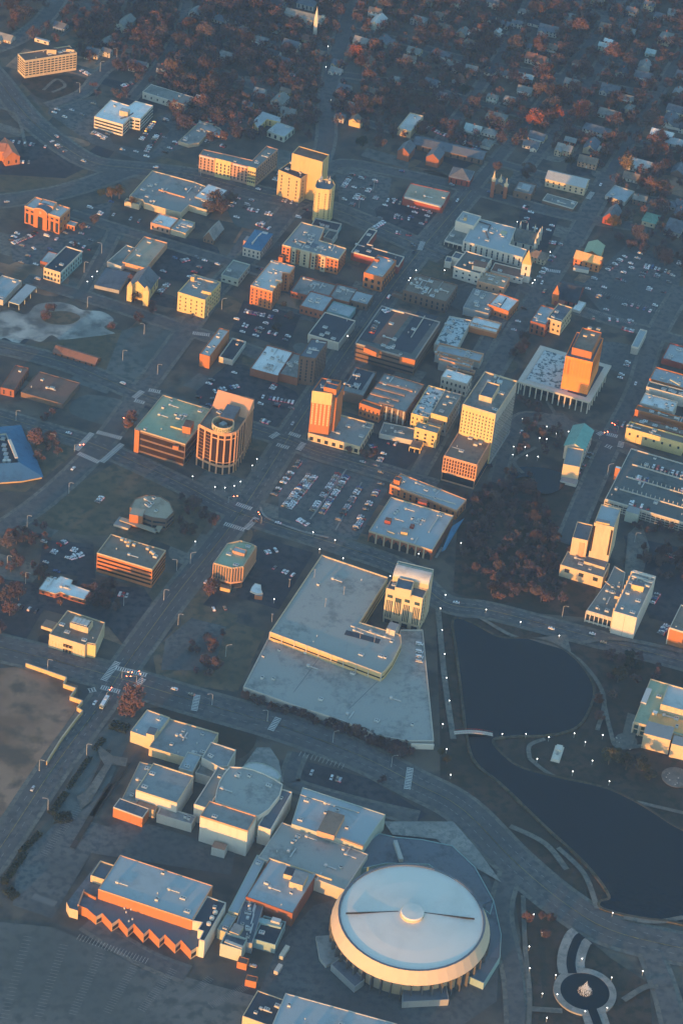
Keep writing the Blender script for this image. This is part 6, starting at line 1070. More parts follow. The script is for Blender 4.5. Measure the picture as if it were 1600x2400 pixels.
def tree_data(kind, v):
    if (kind, v) in TREES: return TREES[(kind, v)]
    r = random.Random(v * 31 + 7); tb = MB(); ev = kind in ('dark', 'olive'); hgt = 11.0
    tb.tube((0, 0, 0), (.1, .1, hgt * .42), .36, .24, 7)
    for k in range(7):
        a = k * 2.4 + r.random(); z0 = hgt * r.uniform(.28, .42); rr = r.uniform(2, 3.6); m1 = (math.cos(a) * rr * .55, math.sin(a) * rr * .55, z0 + 2.4); e = (math.cos(a) * rr, math.sin(a) * rr, z0 + r.uniform(4, 5.4))
        tb.tube((.1, .1, z0), m1, .17, .11, 5); tb.tube(m1, e, .11, .03, 4); tb.tube(m1, (e[0] * .6 - .9 * math.sin(a), e[1] * .6 + .9 * math.cos(a), e[2] + .5), .08, .03, 4)
    cb = MB(); crown_geo(r, 900, cb, (0, 0, hgt * .64), 5.2, 4.6, .62 if not ev else .6, 12 + v % 4)
    TREES[(kind, v)] = (tb.build('trunk', BARK), cb.build('crown', TK[kind])); return TREES[(kind, v)]
TP = []
def tree(p, s, kind, v, rz):
    tm, cm = tree_data(kind, v); root = link('tree', None, None, (p.x, p.y, 0)); root.scale = (s, s, s * (.85 + .3 * ((v * 37 % 10) / 10))); root.rotation_euler.z = rz
    link('trunk', tm, root); link('crown', cm, root); TP.append((p, s * 4.4))
    later(root, f'{TN[kind]} tree', 'tree', 'trees around the town', p)
rt = random.Random(5)
def grove(poly, n, kinds, s0=.7, s1=1.4, gap=1.4, avoid=True, foot=2.0):
    """scatter trees in a region of the ground"""
    n = max(2, round(n * .69)); g = [P(*q) for q in poly]; xs = [q.x for q in g]; ys = [q.y for q in g]; k = 0
    for _ in range(n * 60):
        if k >= n: break
        p = Vector((rt.uniform(min(xs), max(xs)), rt.uniform(min(ys), max(ys))))
        if not inside(p, g): continue
        s = rt.uniform(s0, s1)
        if avoid and (on_road(p, 1.5) or near_foot(p, foot + s * 2)): continue
        if any((p - q).length < (rr + s * 4.4) * .5 * gap for q, rr in TP): continue
        tree(p, s, rt.choice(kinds), rt.randrange(5), rt.uniform(0, 6.28)); k += 1
RBP = ['rust', 'rust', 'brown', 'brown', 'plum']
tree(P(830, 138), 1.35, 'red', 2, 1.0); tree(P(308, 1668), 1.75, 'rust', 1, .4); tree(P(296, 1682), 1.2, 'rust', 3, 2.0)
for q, s in (((262, 468), 1.0), ((280, 466), 1.1), ((312, 484), .8), ((238, 462), .7)): tree(P(*q), s, 'gold', 1, q[0])
for q, s in (((505, 488), 1.5), ((520, 500), 1.3), ((490, 500), 1.2), ((540, 476), 1.1)): tree(P(*q), s, 'brown', 2, q[0])
grove([(1240, 210), (1330, 200), (1375, 260), (1340, 340), (1220, 330)], 15, ['rust', 'rust', 'red', 'brown'], 1.1, 1.7)
grove([(840, 150), (900, 150), (900, 260), (850, 270)], 9, ['rust', 'rust', 'brown'], 1.0, 1.5)
grove([(280, 60), (430, 60), (440, 170), (300, 170)], 12, ['rust', 'brown'], 1.1, 1.6); grove([(0, 0), (110, 0), (100, 70), (20, 90)], 9, RBP, 1.0, 1.5)
grove([(420, 0), (690, 0), (680, 120), (600, 150), (560, 200), (440, 330), (390, 250)], 46, RBP + ['plum', 'plum'], 1.0, 1.7); grove([(500, 150), (720, 120), (730, 240), (560, 250)], 20, ['brown', 'plum', 'rust'], .9, 1.5)
grove([(760, 0), (1600, 0), (1600, 180), (780, 200)], 48, RBP + ['plum'], .9, 1.6); grove([(760, 200), (1600, 180), (1600, 420), (1100, 420), (770, 330)], 40, RBP + ['plum', 'dark'], .8, 1.5)
grove([(1400, 400), (1600, 400), (1600, 640), (1440, 600)], 14, RBP + ['gold'], .8, 1.4); grove([(1530, 300), (1600, 320), (1600, 420), (1520, 380)], 5, ['rust', 'red'], 1.0, 1.5)
grove([(1170, 1100), (1260, 1150), (1290, 1240), (1330, 1290), (1310, 1400), (1140, 1390), (1090, 1340), (1090, 1200)], 64, ['plum', 'plum', 'plum', 'plum', 'brown'], .55, .95); grove([(1190, 930), (1300, 980), (1300, 1080), (1200, 1060)], 9, ['plum', 'brown', 'rust'], .5, .8)
grove([(1490, 1240), (1600, 1250), (1600, 1360), (1500, 1330)], 8, ['rust', 'plum', 'brown'], .8, 1.2); grove([(10, 1240), (110, 1230), (120, 1380), (20, 1420)], 9, ['rust', 'brown', 'plum'], .7, 1.2); grove([(150, 1370), (270, 1380), (250, 1430), (150, 1420)], 8, ['rust', 'brown', 'plum'], .7, 1.1)
grove([(0, 1430), (30, 1430), (25, 1490), (0, 1490)], 2, ['rust', 'red'], .9, 1.2); grove([(60, 980), (125, 990), (130, 1080), (90, 1090)], 5, ['rust', 'rust', 'plum'], .8, 1.2); grove([(300, 960), (322, 960), (315, 1010), (296, 1010)], 3, ['rust'], .8, 1.1)
grove([(420, 1180), (520, 1180), (500, 1260), (420, 1260)], 5, ['plum', 'brown'], .7, 1.1); grove([(450, 1500), (520, 1500), (520, 1580), (450, 1580)], 4, ['rust', 'plum'], .7, 1.1); grove([(480, 1370), (510, 1370), (510, 1400), (480, 1400)], 2, ['rust'], .8, 1.0)
grove([(1410, 1770), (1500, 1780), (1530, 1830), (1410, 1810)], 9, ['olive', 'dark', 'dark'], .8, 1.2); grove([(1440, 1530), (1520, 1540), (1490, 1620), (1430, 1620)], 6, ['plum', 'dark'], .7, 1.1); grove([(1400, 1620), (1420, 1620), (1420, 1690), (1400, 1690)], 2, ['rust'], .6, .8)
for k in range(22):
    x = 575 + k * 18.5; y = 1640 + k * 5.9 + rt.uniform(-4, 4); tree(P(x, y), rt.uniform(.4, .75), rt.choice(['plum', 'plum', 'brown', 'rust']), k % 5, k)
grove([(840, 1730), (950, 1760), (900, 1830), (830, 1790)], 6, ['rust', 'plum', 'rust'], .5, .9); grove([(1215, 2120), (1300, 2150), (1290, 2200), (1220, 2190)], 6, ['plum', 'rust'], .5, .8); grove([(1010, 1730), (1060, 1830), (1080, 1820), (1070, 1740)], 3, ['olive'], .4, .6)
grove([(30, 700), (300, 760), (260, 830), (100, 820)], 5, ['rust', 'brown', 'plum'], .5, .9, foot=3); grove([(260, 620), (360, 690), (420, 760), (320, 760)], 7, ['rust', 'brown'], .5, .9, foot=1.5); grove([(60, 540), (240, 520), (240, 600), (140, 640)], 5, ['brown', 'rust'], .6, .9); grove([(640, 640), (700, 660), (690, 760), (620, 800)], 5, ['olive', 'brown'], .5, .9, foot=1)
grove([(1000, 990), (1040, 980), (1030, 1060), (1000, 1070)], 4, ['plum'], .6, .9, foot=1); grove([(1180, 790), (1220, 760), (1230, 830), (1190, 850)], 6, ['rust', 'plum'], .7, 1.1, foot=1); grove([(690, 1020), (880, 1060), (870, 1080), (690, 1040)], 6, ['plum', 'rust'], .5, .8, foot=1)
# the mass of wood and undergrowth between the far houses
mb = MB(); ru = random.Random(77); cnt = 0; near_tp = {}
for q, rr in TP: near_tp.setdefault((int(q.x // 40), int(q.y // 40)), []).append((q, rr))
WOODZ = [([(-30, -30), (300, -30), (300, 60), (120, 100), (-30, 110)], 60), ([(170, 40), (440, -30), (780, -30), (740, 330), (560, 330), (440, 340), (360, 200), (190, 140)], 800), ([(760, -30), (1630, -30), (1630, 330), (1120, 360), (760, 300)], 1050), ([(1380, 330), (1630, 330), (1630, 660), (1500, 600), (1400, 480)], 110),
         ([(1150, 1090), (1250, 1120), (1290, 1230), (1340, 1290), (1320, 1420), (1120, 1400), (1080, 1330), (1090, 1180)], 190), ([(1180, 920), (1310, 980), (1310, 1090), (1180, 1080)], 26), ([(1480, 1230), (1630, 1240), (1630, 1380), (1500, 1340)], 24), ([(0, 1210), (120, 1220), (130, 1400), (0, 1440)], 26), ([(150, 1350), (290, 1380), (270, 1440), (140, 1430)], 16), ([(60, 930), (130, 970), (140, 1090), (90, 1100)], 14), ([(440, 1480), (540, 1480), (530, 1590), (450, 1590)], 10), ([(570, 1640), (980, 1765), (960, 1780), (575, 1655)], 34), ([(820, 1720), (960, 1760), (900, 1840), (820, 1800)], 16), ([(420, 1160), (530, 1170), (500, 1270), (410, 1270)], 12), ([(1410, 1520), (1560, 1540), (1520, 1640), (1420, 1640)], 14), ([(190, 130), (330, 150), (330, 240), (220, 230)], 8)]
for zone, cap in WOODZ:
    g = [P(*q) for q in zone]; xs = [q.x for q in g]; ys = [q.y for q in g]; cnt = 0
    for _ in range(cap * 16):
        if cnt >= cap: break
        p = Vector((ru.uniform(min(xs), max(xs)), ru.uniform(min(ys), max(ys))))
        if not inside(p, g) or on_road(p, -1.2 if zone[0][1] < 0 else 1.0): continue
        cl = [e for i in (-1, 0, 1) for k in (-1, 0, 1) for e in near_tp.get((int(p.x // 40) + i, int(p.y // 40) + k), [])]
        if any((p - q).length < rr * .5 for q, rr in cl) or near_foot(p, 1.6): continue
        cnt += 1; rr = ru.uniform(2.6, 6.0) * (.66 if zone[0][1] > 900 else 1); mi = ru.choice((0, 0, 0, 0, 1, 1, 2)); f0 = len(mb.M); hh = rr * ru.uniform(1.1, 1.5)
        crown_geo(ru, 130 if rr < 4.5 else 190, mb, (p.x, p.y, hh), rr, rr * .95, .8, 7); mb.M[f0:] = [mi] * (len(mb.M) - f0); mb.tube((p.x, p.y, 0), (p.x, p.y, hh), .25, .12, 4, 3)
wo = link('wood', mb.build('wood', [TK['plum'], TK['brown'], TK['rust'], BARK])); wo['kind'] = 'stuff'
# hedges
def hedge(a, c, wd, h, label, t):
    a, c = P(*T(t)(a)), P(*T(t)(c)); u = (c - a).normalized(); v = perp(u); ln = (c - a).length; r = random.Random(int(ln * 10)); root = link('hedge', None, None, (a.x, a.y, 0)); tag(root, label, 'hedge')
    mb = MB()
    for k in range(int(ln * wd * 5)):
        q = u * r.uniform(0, ln) + v * r.uniform(-wd / 2, wd / 2); z = h * math.sqrt(r.random()); d = Vector((r.gauss(0, 1), r.gauss(0, 1), r.gauss(0, 1))).normalized() * .5; e = d.orthogonal().normalized() * .3; o = Vector((q.x, q.y, z)); mb.add([o - d - e, o - d + e, o + d + e, o + d - e], [(0, 1, 2, 3)])
    link('foliage', mb.build('foliage', TK['dark']), root); sb = MB()
    for k in range(max(2, int(ln / 1.5))): q = u * (k * 1.5 + .4); sb.tube((q.x, q.y, 0), (q.x, q.y, h * .7), .06, .04, 4)
    link('stems', sb.build('stems', BARK), root)
for a, c, wd, lb, t in (((870, 625), (955, 520), 4, 'short dark hedge nearest the tall russet tree at the lot corner', (0, 1600)), ((625, 985), (830, 690), 3.5, 'long dark hedge between the wide street and the theatre car park', (0, 1600)), ((470, 1215), (610, 1020), 5, 'thick dark hedge ending at the lot entrance bend', (0, 1600)), ((500, 1260), (660, 1240), 9, 'broad dark hedge mound beside the lot entrance', (0, 1600)),
                        ((190, 1568), (370, 1385), 4, 'dark street hedge beyond the lot entrance', (0, 1600)), ((30, 290), (230, 0), 5, 'dark hedge along the lower part of the theatre car park', (0, 2000)), ((60, 330), (150, 420), 7, 'dark hedge bend closing the theatre car park', (0, 2000)), ((1020, 390), (1180, 440), 9, 'dark shrub bed at the corner beside the tall russet tree', (0, 1600))): hedge(a, c, wd, 1.8, lb, t)
# ================================================================ vehicles
PC = {'white': (.72, .73, .73), 'silver': (.42, .44, .46), 'grey': (.16, .17, .18), 'black': (.02, .02, .025), 'red': (.35, .03, .025), 'blue': (.04, .09, .22), 'tan': (.33, .27, .19)}
PM = {k: mat('car_paint_' + k, c, .35, .04, .4, spec=.5) for k, c in PC.items()}; TYRE = mat('tyre_rubber', (.015, .015, .016), .9, .1, .5)
TAIL = mat('tail_lamp', (.3, .01, .01), .4, .05, .5, emit=((1, .05, .02), .5)); HEADL = mat('head_lamp', (.8, .8, .75), .3, .05, .5, emit=((1, .9, .7), 1.0))
PROF = {'sedan': [(-2.25, .35), (-2.25, .85), (-1.95, .95), (-1.35, .98), (-.75, 1.42), (.45, 1.44), (1.15, .98), (2.1, .82), (2.3, .55), (2.25, .35)],
        'suv': [(-2.3, .4), (-2.3, 1.05), (-2.2, 1.15), (-1.85, 1.72), (.5, 1.74), (1.15, 1.12), (2.15, .98), (2.35, .7), (2.3, .4)],
        'pickup': [(-2.7, .5), (-2.7, 1.05), (-.65, 1.05), (-.55, 1.72), (.6, 1.76), (1.25, 1.15), (2.45, 1.02), (2.65, .7), (2.6, .5)],
        'van': [(-2.6, .4), (-2.6, 1.9), (-2.4, 2.05), (1.3, 2.05), (1.95, 1.3), (2.5, 1.05), (2.6, .6), (2.55, .4)]}
CARM = {}
def car_mesh(kind, col):
    if (kind, col) in CARM: return CARM[(kind, col)]
    pr = PROF[kind]; mb = MB(); n = len(pr); zb = 1.0 if kind != 'van' else 1.3
    wz = lambda z: .92 if z < zb + .1 else .92 - (z - zb) * .28
    V = [(x, -wz(z), z) for x, z in pr] + [(x, wz(z), z) for x, z in pr]
    mb.add(V, [(i, (i + 1) % n, n + (i + 1) % n, n + i) for i in range(n)][:], 0); mb.add(V[:n], [tuple(range(n))[::-1]], 0); mb.add(V[n:], [tuple(range(n))], 0)
    top = [q for q in pr if q[1] > zb + .25]; x0, x1 = top[0][0], top[-1][0]; zt = top[0][1]
    for s in (-1, 1): mb.add([(x0 - .25, s * .93, zb + .06), (x1 + .35, s * .93, zb + .06), (x1 - .1, s * (wz(zt - .12) + .03), zt - .12), (x0 + .1, s * (wz(zt - .12) + .03), zt - .12)], [(0, 1, 2, 3)], 1)
    mb.add([(x1 + .12, -.72, zt - .02), (x1 + .12, .72, zt - .02), (x1 + .72, .82, zb + .1), (x1 + .72, -.82, zb + .1)], [(0, 3, 2, 1)], 1)
    if kind in ('sedan',): mb.add([(x0 - .08, -.72, zt - .02), (x0 - .08, .72, zt - .02), (x0 - .62, .8, zb + .06), (x0 - .62, -.8, zb + .06)], [(0, 1, 2, 3)], 1)
    for x in (-1.4, 1.4):
        for s in (-1, 1): mb.tube((x, s * .7, .34), (x, s * .97, .34), .34, .34, 10, 2)
    xe = pr[0][0]; [mb.box((xe - .01, s * .65), Vector((1, 0)), Vector((0, 1)), .03, .2, .68, .84, 3) for s in (-1, 1)]
    CARM[(kind, col)] = mb.build('car', [PM[col], GLASS, TYRE, TAIL]); return CARM[(kind, col)]
rc = random.Random(21); ORD2 = ['first', 'second', 'third', 'fourth', 'fifth', 'sixth', 'seventh', 'eighth', 'ninth', 'tenth', 'eleventh', 'twelfth', 'thirteenth', 'fourteenth', 'fifteenth', 'sixteenth', 'seventeenth', 'eighteenth', 'nineteenth', 'twentieth'] + ['twenty-' + q for q in ('first', 'second', 'third', 'fourth', 'fifth', 'sixth', 'seventh', 'eighth', 'ninth')] + ['thirtieth']
CP = []
MASS = MB(); CAP = [999]
def car(p, ang, z=0.0, col=None, kind=None, label=None, desc='parked'):
    col = col or rc.choices(list(PC), (38, 24, 15, 12, 2, 5, 4))[0]; kind = kind or rc.choices(list(PROF), (45, 33, 15, 7))[0]
    if len(CP) >= CAP[0]:
        me = car_mesh(kind, col); c_, s_ = math.cos(ang), math.sin(ang); f0 = len(MASS.M); MASS.add([(p.x + v.co.x * c_ - v.co.y * s_, p.y + v.co.x * s_ + v.co.y * c_, z + .01 + v.co.z) for v in me.vertices], [tuple(q.vertices) for q in me.polygons]); k0 = list(PC).index(col); MASS.M[f0:] = [k0 if q.material_index == 0 else len(PC) + q.material_index - 1 for q in me.polygons]; return
    o = link('car', car_mesh(kind, col), None, (p.x, p.y, z + .01), ang); CP.append(p); nm = {'suv': 'tall car', 'sedan': 'sedan', 'pickup': 'pickup truck', 'van': 'van'}[kind]
    if kind == 'pickup': o.name = 'pickup_truck'
    if kind == 'van': o.name = 'van'
    if label: tag(o, label % f'{col} {nm}', 'pickup' if kind == 'pickup' else 'van' if kind == 'van' else 'car', 'cars parked in rows')
    else: later(o, f'{desc} {col} {nm}', 'pickup' if kind == 'pickup' else 'van' if kind == 'van' else 'car', 'cars around the streets and lots', p)
def row(a, c, n, fill, lot, z=0.0, cols=None, turn=math.pi / 2):
    if n == 0: return
    a, c = P(*a, z), P(*c, z); ang = math.atan2((c - a).y, (c - a).x) + turn
    for k in range(n):
        if rc.random() > fill * 1.35: continue
        p = a + (c - a) * (k + .5) / n; car(p, ang + (math.pi if rc.random() < .3 else 0) + rc.uniform(-.03, .03), z, rc.choice(cols) if cols else None, None, f'%s, {ORD2[k]} bay from near end, {lot}')
BR = ['white', 'white', 'white', 'silver', 'silver', 'silver', 'grey', 'grey', 'black', 'tan', 'blue', 'white', 'white', 'red']
for a, c, n, f, lot in (((640, 1162), (704, 1080), 18, .55, 'west row of the big lot'), ((664, 1190), (727, 1112), 18, .95, 'second row of the big lot'), ((676, 1194), (739, 1116), 18, .8, 'third row of the big lot'), ((730, 1200), (793, 1110), 19, .7, 'row before the kerb strip, big lot'),
                        ((752, 1206), (812, 1116), 19, .72, 'row behind the kerb strip, big lot'), ((792, 1222), (850, 1132), 19, .55, 'sixth row of the big lot'), ((838, 1225), (900, 1122), 19, .4, 'east row of the big lot'), ((698, 1218), (722, 1232), 5, .6, 'bottom row of the big lot')): row(a, c, n, f, lot, 0, BR)
CAP[0] = 225
for a, c, n, f, lot in (((330, 330), (362, 285), 10, .8, 'row beside the white banded office'), ((342, 358), (372, 312), 10, .7, 'outer row by the white banded office'), ((218, 310), (250, 325), 7, .7, 'front row at the white banded office'), ((190, 165), (215, 180), 6, .6, 'row by the cream apartment slab'), ((640, 430), (665, 395), 8, .6, 'row behind the yellow hotel block'), ((605, 375), (640, 365), 7, .5, 'court of the pink hotel'),
                        ((800, 445), (826, 408), 9, .55, 'first row of the tower lot'), ((818, 490), (850, 440), 10, .55, 'second row of the tower lot'), ((845, 470), (880, 425), 10, .4, 'third row of the tower lot'), ((880, 505), (1010, 520), 16, .3, 'row in the dark tan-roof lot'), ((925, 545), (990, 555), 8, .5, 'street side row by the dark tan-roof lot'),
                        ((990, 295), (1060, 325), 10, .7, 'upper row behind the brick school'), ((1070, 330), (1125, 352), 8, .6, 'lower row behind the brick school'), ((1285, 568), (1308, 572), 4, 1, 'row by the pinnacled church'), ((1420, 635), (1465, 600), 8, .6, 'row by the green gold villa'), ((1440, 665), (1490, 600), 9, .35, 'inner row by the green gold villa'), ((1500, 620), (1570, 640), 9, .4, 'far row of the east lot'),
                        ((1400, 690), (1540, 735), 20, .3, 'middle row of the east lot'), ((1455, 770), (1485, 778), 5, .9, 'row by the narrow coped hall'), ((1385, 745), (1478, 755), 10, .3, 'near row of the east lot'), ((370, 690), (395, 665), 6, .8, 'row beside the stone church'), ((572, 730), (640, 745), 11, .6, 'upper row of the brick block lot'), ((560, 760), (650, 785), 12, .6, 'lower row of the brick block lot'),
                        ((500, 920), (560, 905), 8, .4, 'upper row of the crown tower lot'), ((610, 985), (632, 993), 4, .9, 'near row of the crown tower lot'), ((612, 930), (690, 945), 9, .4, 'far row of the crown tower lot'), ((138, 1278), (158, 1268), 6, .9, 'upper row by the banded office'), ((165, 1310), (195, 1300), 7, .9, 'lower row by the banded office'), ((222, 1185), (240, 1165), 4, .7, 'row by the octagon office'),
                        ((22, 575), (80, 550), 9, .5, 'row before the orange hall'), ((30, 600), (90, 580), 9, .3, 'second row before the orange hall'), ((15, 330), (110, 345), 14, .3, 'row by the brick chapel lot'), ((865, 1048), (880, 1045), 3, .9, 'row behind the flat court'), ((830, 1245), (850, 1215), 6, .7, 'row beside the arched brick mill'), ((1525, 1415), (1540, 1392), 6, .9, 'row beside the pale slab block'), ((1545, 1488), (1562, 1465), 6, .9, 'outer row by the edge brick building'),
                        ((720, 1810), (800, 1830), 12, .25, 'row of the forecourt lot'), ((470, 1432), (540, 1425), 8, .3, 'row on the worn lot'), ((905, 470), (1010, 495), 15, .5, 'upper row of the dark tan-roof lot'), ((870, 540), (900, 520), 6, .6, 'west row of the dark tan-roof lot'), ((580, 490), (640, 505), 9, .5, 'row on the pale lot by the barn'), ((600, 525), (640, 540), 6, .7, 'row behind the blue hipped building'), ((660, 470), (700, 480), 6, .4, 'row before the yellow hotel block'),
                        ((450, 290), (540, 275), 12, .4, 'row behind the T-shaped shop'), ((480, 330), (530, 345), 7, .5, 'row before the U-shaped motel'), ((660, 170), (700, 180), 7, .7, 'row below the white hillside villa'), ((280, 205), (310, 195), 6, .6, 'row before the long pale hall'), ((120, 330), (175, 372), 9, .35, 'kerbside row on the curved boulevard'), ((45, 380), (105, 385), 9, .3, 'row by the left brick chapel'),
                        ((250, 500), (330, 520), 12, .35, 'row beside the wide grey store'), ((130, 560), (215, 585), 12, .3, 'row behind the dark roofed block'), ((415, 615), (480, 600), 9, .3, 'row behind the beige block'), ((880, 1095), (900, 1062), 6, .6, 'east edge row of the big lot'), ((885, 1030), (960, 1052), 10, .3, 'row in the open court'), ((1210, 1010), (1240, 1018), 4, .5, 'row behind the temple bank'),
                        ((1330, 1140), (1385, 1060), 9, .5, 'kerbside row beside the temple bank'), ((1450, 890), (1475, 840), 7, .6, 'kerbside row by the square shops'), ((1180, 820), (1240, 700), 12, .4, 'kerbside row on the church street'), ((1260, 655), (1320, 560), 10, .4, 'upper kerbside row on the church street'), ((640, 1330), (690, 1350), 7, .4, 'row on the dark kiosk lot'), ((605, 1300), (650, 1290), 6, .3, 'far row on the kiosk lot'),
                        ((470, 1360), (540, 1385), 8, .3, 'row behind the finned office'), ((40, 1420), (90, 1435), 6, .5, 'row beside the cream bank'), ((70, 1345), (150, 1365), 9, .3, 'row above the white clinic'), ((220, 1380), (310, 1400), 11, .3, 'row below the banded office'), ((590, 2270), (640, 2160), 12, .2, 'row on the arena service lot'), ((300, 1030), (300, 1030), 0, 0, ''), ((1560, 1300), (1590, 1310), 4, .6, 'row behind the city hall'), ((1210, 480), (1260, 495), 7, .5, 'row beyond the pinnacled church')): row(a, c, n, f, lot)
CAP[0] = 0
for li in (2, 3, 4, 5, 6, 7, 8, 9, 10, 11, 19):
    g = [P(*q) for q in LOTS[li][0]]; xs = [q.x for q in g]; ys = [q.y for q in g]; u0 = X2(R(-18)); v0 = perp(u0); c0 = sum(g, Vector((0, 0))) / len(g)
    for i in range(-8, 9):
        for k in range(-30, 31):
            p = c0 + v0 * (k * 2.9) + u0 * (i * 11.5 + (2.7 if k % 2 else 0) * 0)
            if rc.random() < .16 and inside(p, g) and not near_foot(p, 3) and not on_road(p, 2) and all((p - q).length > 2.6 for q in CP): car(p, R(-18) + rc.choice((0, math.pi)))
CAP[0] = 999
for k, y in enumerate((1511, 1529, 1541, 1552)): p = P(982, y, 5.05); car(p, R(-8), 5.05, 'silver' if k == 3 else 'white', 'van', f'%s parked {ORD2[k]} from the top along the lower garage edge')
hd = DECKR.h
for a, c, n, f, lot in (((1285, 1150), (1760, 1285), 24, .35, 'top row of the railed deck'), ((1120, 1245), (1760, 1425), 30, .2, 'second row of the railed deck'), ((1010, 1470), (1300, 1550), 14, .3, 'near row of the railed deck')):
    q = T((1200, 800)); row(q(a), q(c), n, f, lot, hd)
hq = [o for o in bpy.data.objects if o.name.startswith('parking_deck') and 'dark parking' in o.get('label', '')][0]
q = T((800, 400)); zk = max(v.co.z for v in [c for c in hq.children if c.name.startswith('roof')][0].data.vertices); row(q((330, 1390)), q((270, 1500)), 6, .8, 'on the dark deck roof', zk); row(q((440, 1285)), q((380, 1300)), 3, .7, 'far corner of the dark deck roof', zk)
# driving vehicles
def street(px, k, side, col=None, kind=None):
    pts, wd = ROADS[k]; g = smooth([P(*p) for p in pts]); p = P(*px); i = min(range(len(g) - 1), key=lambda i: ((g[i] + g[i + 1]) / 2 - p).length); u = (g[i + 1] - g[i]).normalized()
    c = g[i] + u * (p - g[i]).dot(u) + perp(u) * wd * .2 * side; car(c, math.atan2(u.y, u.x) + (0 if side < 0 else math.pi), .9, col, kind, None, 'moving')
for px, k, s in (((165, 312), 3, 1), ((368, 380), 3, 1), ((10, 462), 6, 1), ((190, 385), 3, -1), ((590, 465), 3, 1), ((940, 405), 7, 1), ((1055, 440), 7, -1), ((1135, 468), 7, 1), ((990, 560), 3, -1), ((880, 690), 0, -1), ((1020, 610), 0, 1), ((570, 670), 2, 1), ((545, 740), 2, -1), ((535, 765), 2, 1), ((830, 1115), 10, 1), ((895, 1105), 10, -1), ((1070, 1410), 9, 1), ((1285, 1490), 9, -1),
                 ((1375, 1518), 9, 1), ((1410, 1515), 9, -1), ((205, 1645), 0, 1), ((70, 1850), 0, 1), ((405, 1625), 8, 1), ((448, 1632), 8, 1), ((1430, 990), 16, 1), ((1425, 985), 16, -1), ((1455, 1000), 16, -1), ((1500, 905), 16, 1), ((1255, 680), 14, -1), ((1265, 665), 14, 1), ((1340, 420), 14, 1), ((290, 900), 10, 1), ((160, 1020), 9, 1), ((182, 1105), 2, 1), ((600, 1225), 9, -1), ((640, 1245), 9, 1), ((700, 1000), 0, 1), ((1060, 470), 0, 1), ((90, 655), 11, 1), ((600, 640), 12, 1)): street(px, k, s)
mo = link('parked_car_mass', MASS.build('parked_car_mass', [PM[k] for k in PC] + [GLASS, TYRE, TAIL])); mo['kind'] = 'stuff'
# the bus
b0 = P(*T((0, 1600))((960, 205))); root = link('bus', None, None, (b0.x, b0.y, .9)); tag(root, 'white city bus with pale green front driving down the wide street', 'bus'); u = P(*T((0, 1600))((985, 165))) - P(*T((0, 1600))((930, 255))); root.rotation_euler.z = math.atan2(u.y, u.x)
X_, Y_ = Vector((1, 0)), Vector((0, 1)); link('body', MB().box((.6, 0), X_, Y_, 5.2, 1.3, .5, 3.1).build('body', PM['white']), root); link('front', MB().box((-5.2, 0), X_, Y_, .6, 1.25, .5, 2.9).build('front', W['sage']), root); link('windscreen', MB().box((-5.82, 0), X_, Y_, .04, 1.1, 1.5, 2.7).build('windscreen', GLASS), root)
for s in (-1, 1): link('window', MB().box((.6, s * 1.31), X_, Y_, 4.8, .03, 1.7, 2.6).build('window', GLASS), root)
for x in (-3.6, 3.4):
    for s in (-1, 1): link('wheel', MB().tube((x, s * 1.05, .5), (x, s * 1.34, .5), .5, .5, 12).build('wheel', TYRE), root)
link('air_conditioner', MB().box((2.5, 0), X_, Y_, 1.3, .8, 3.1, 3.35).build('air_conditioner', W['white']), root)
# two lorries in the service yard
for q, lb in (((1040, 935), 'pale box trailer parked in the service yard behind the arena'), ((985, 1090), 'squat white tank trailer parked by the service yard bend')):
    p = P(*T((400, 2000))(q)); root = link('trailer', None, None, (p.x, p.y, 0), R(70)); tag(root, lb, 'trailer'); link('box', MB().box((0, 0), X_, Y_, 5 if q[1] < 1000 else 3.4, 1.4, 1, 3.8).build('box', W['sage'] if q[1] < 1000 else W['offwhite']), root); link('chassis', MB().box((0, 0), X_, Y_, 4, .5, .6, 1).build('chassis', W['dark']), root)
    for x in (-2.4, 2.4):
        for s in (-1, 1): link('wheel', MB().tube((x, s * .9, .5), (x, s * 1.3, .5), .5, .5, 10).build('wheel', TYRE), root)
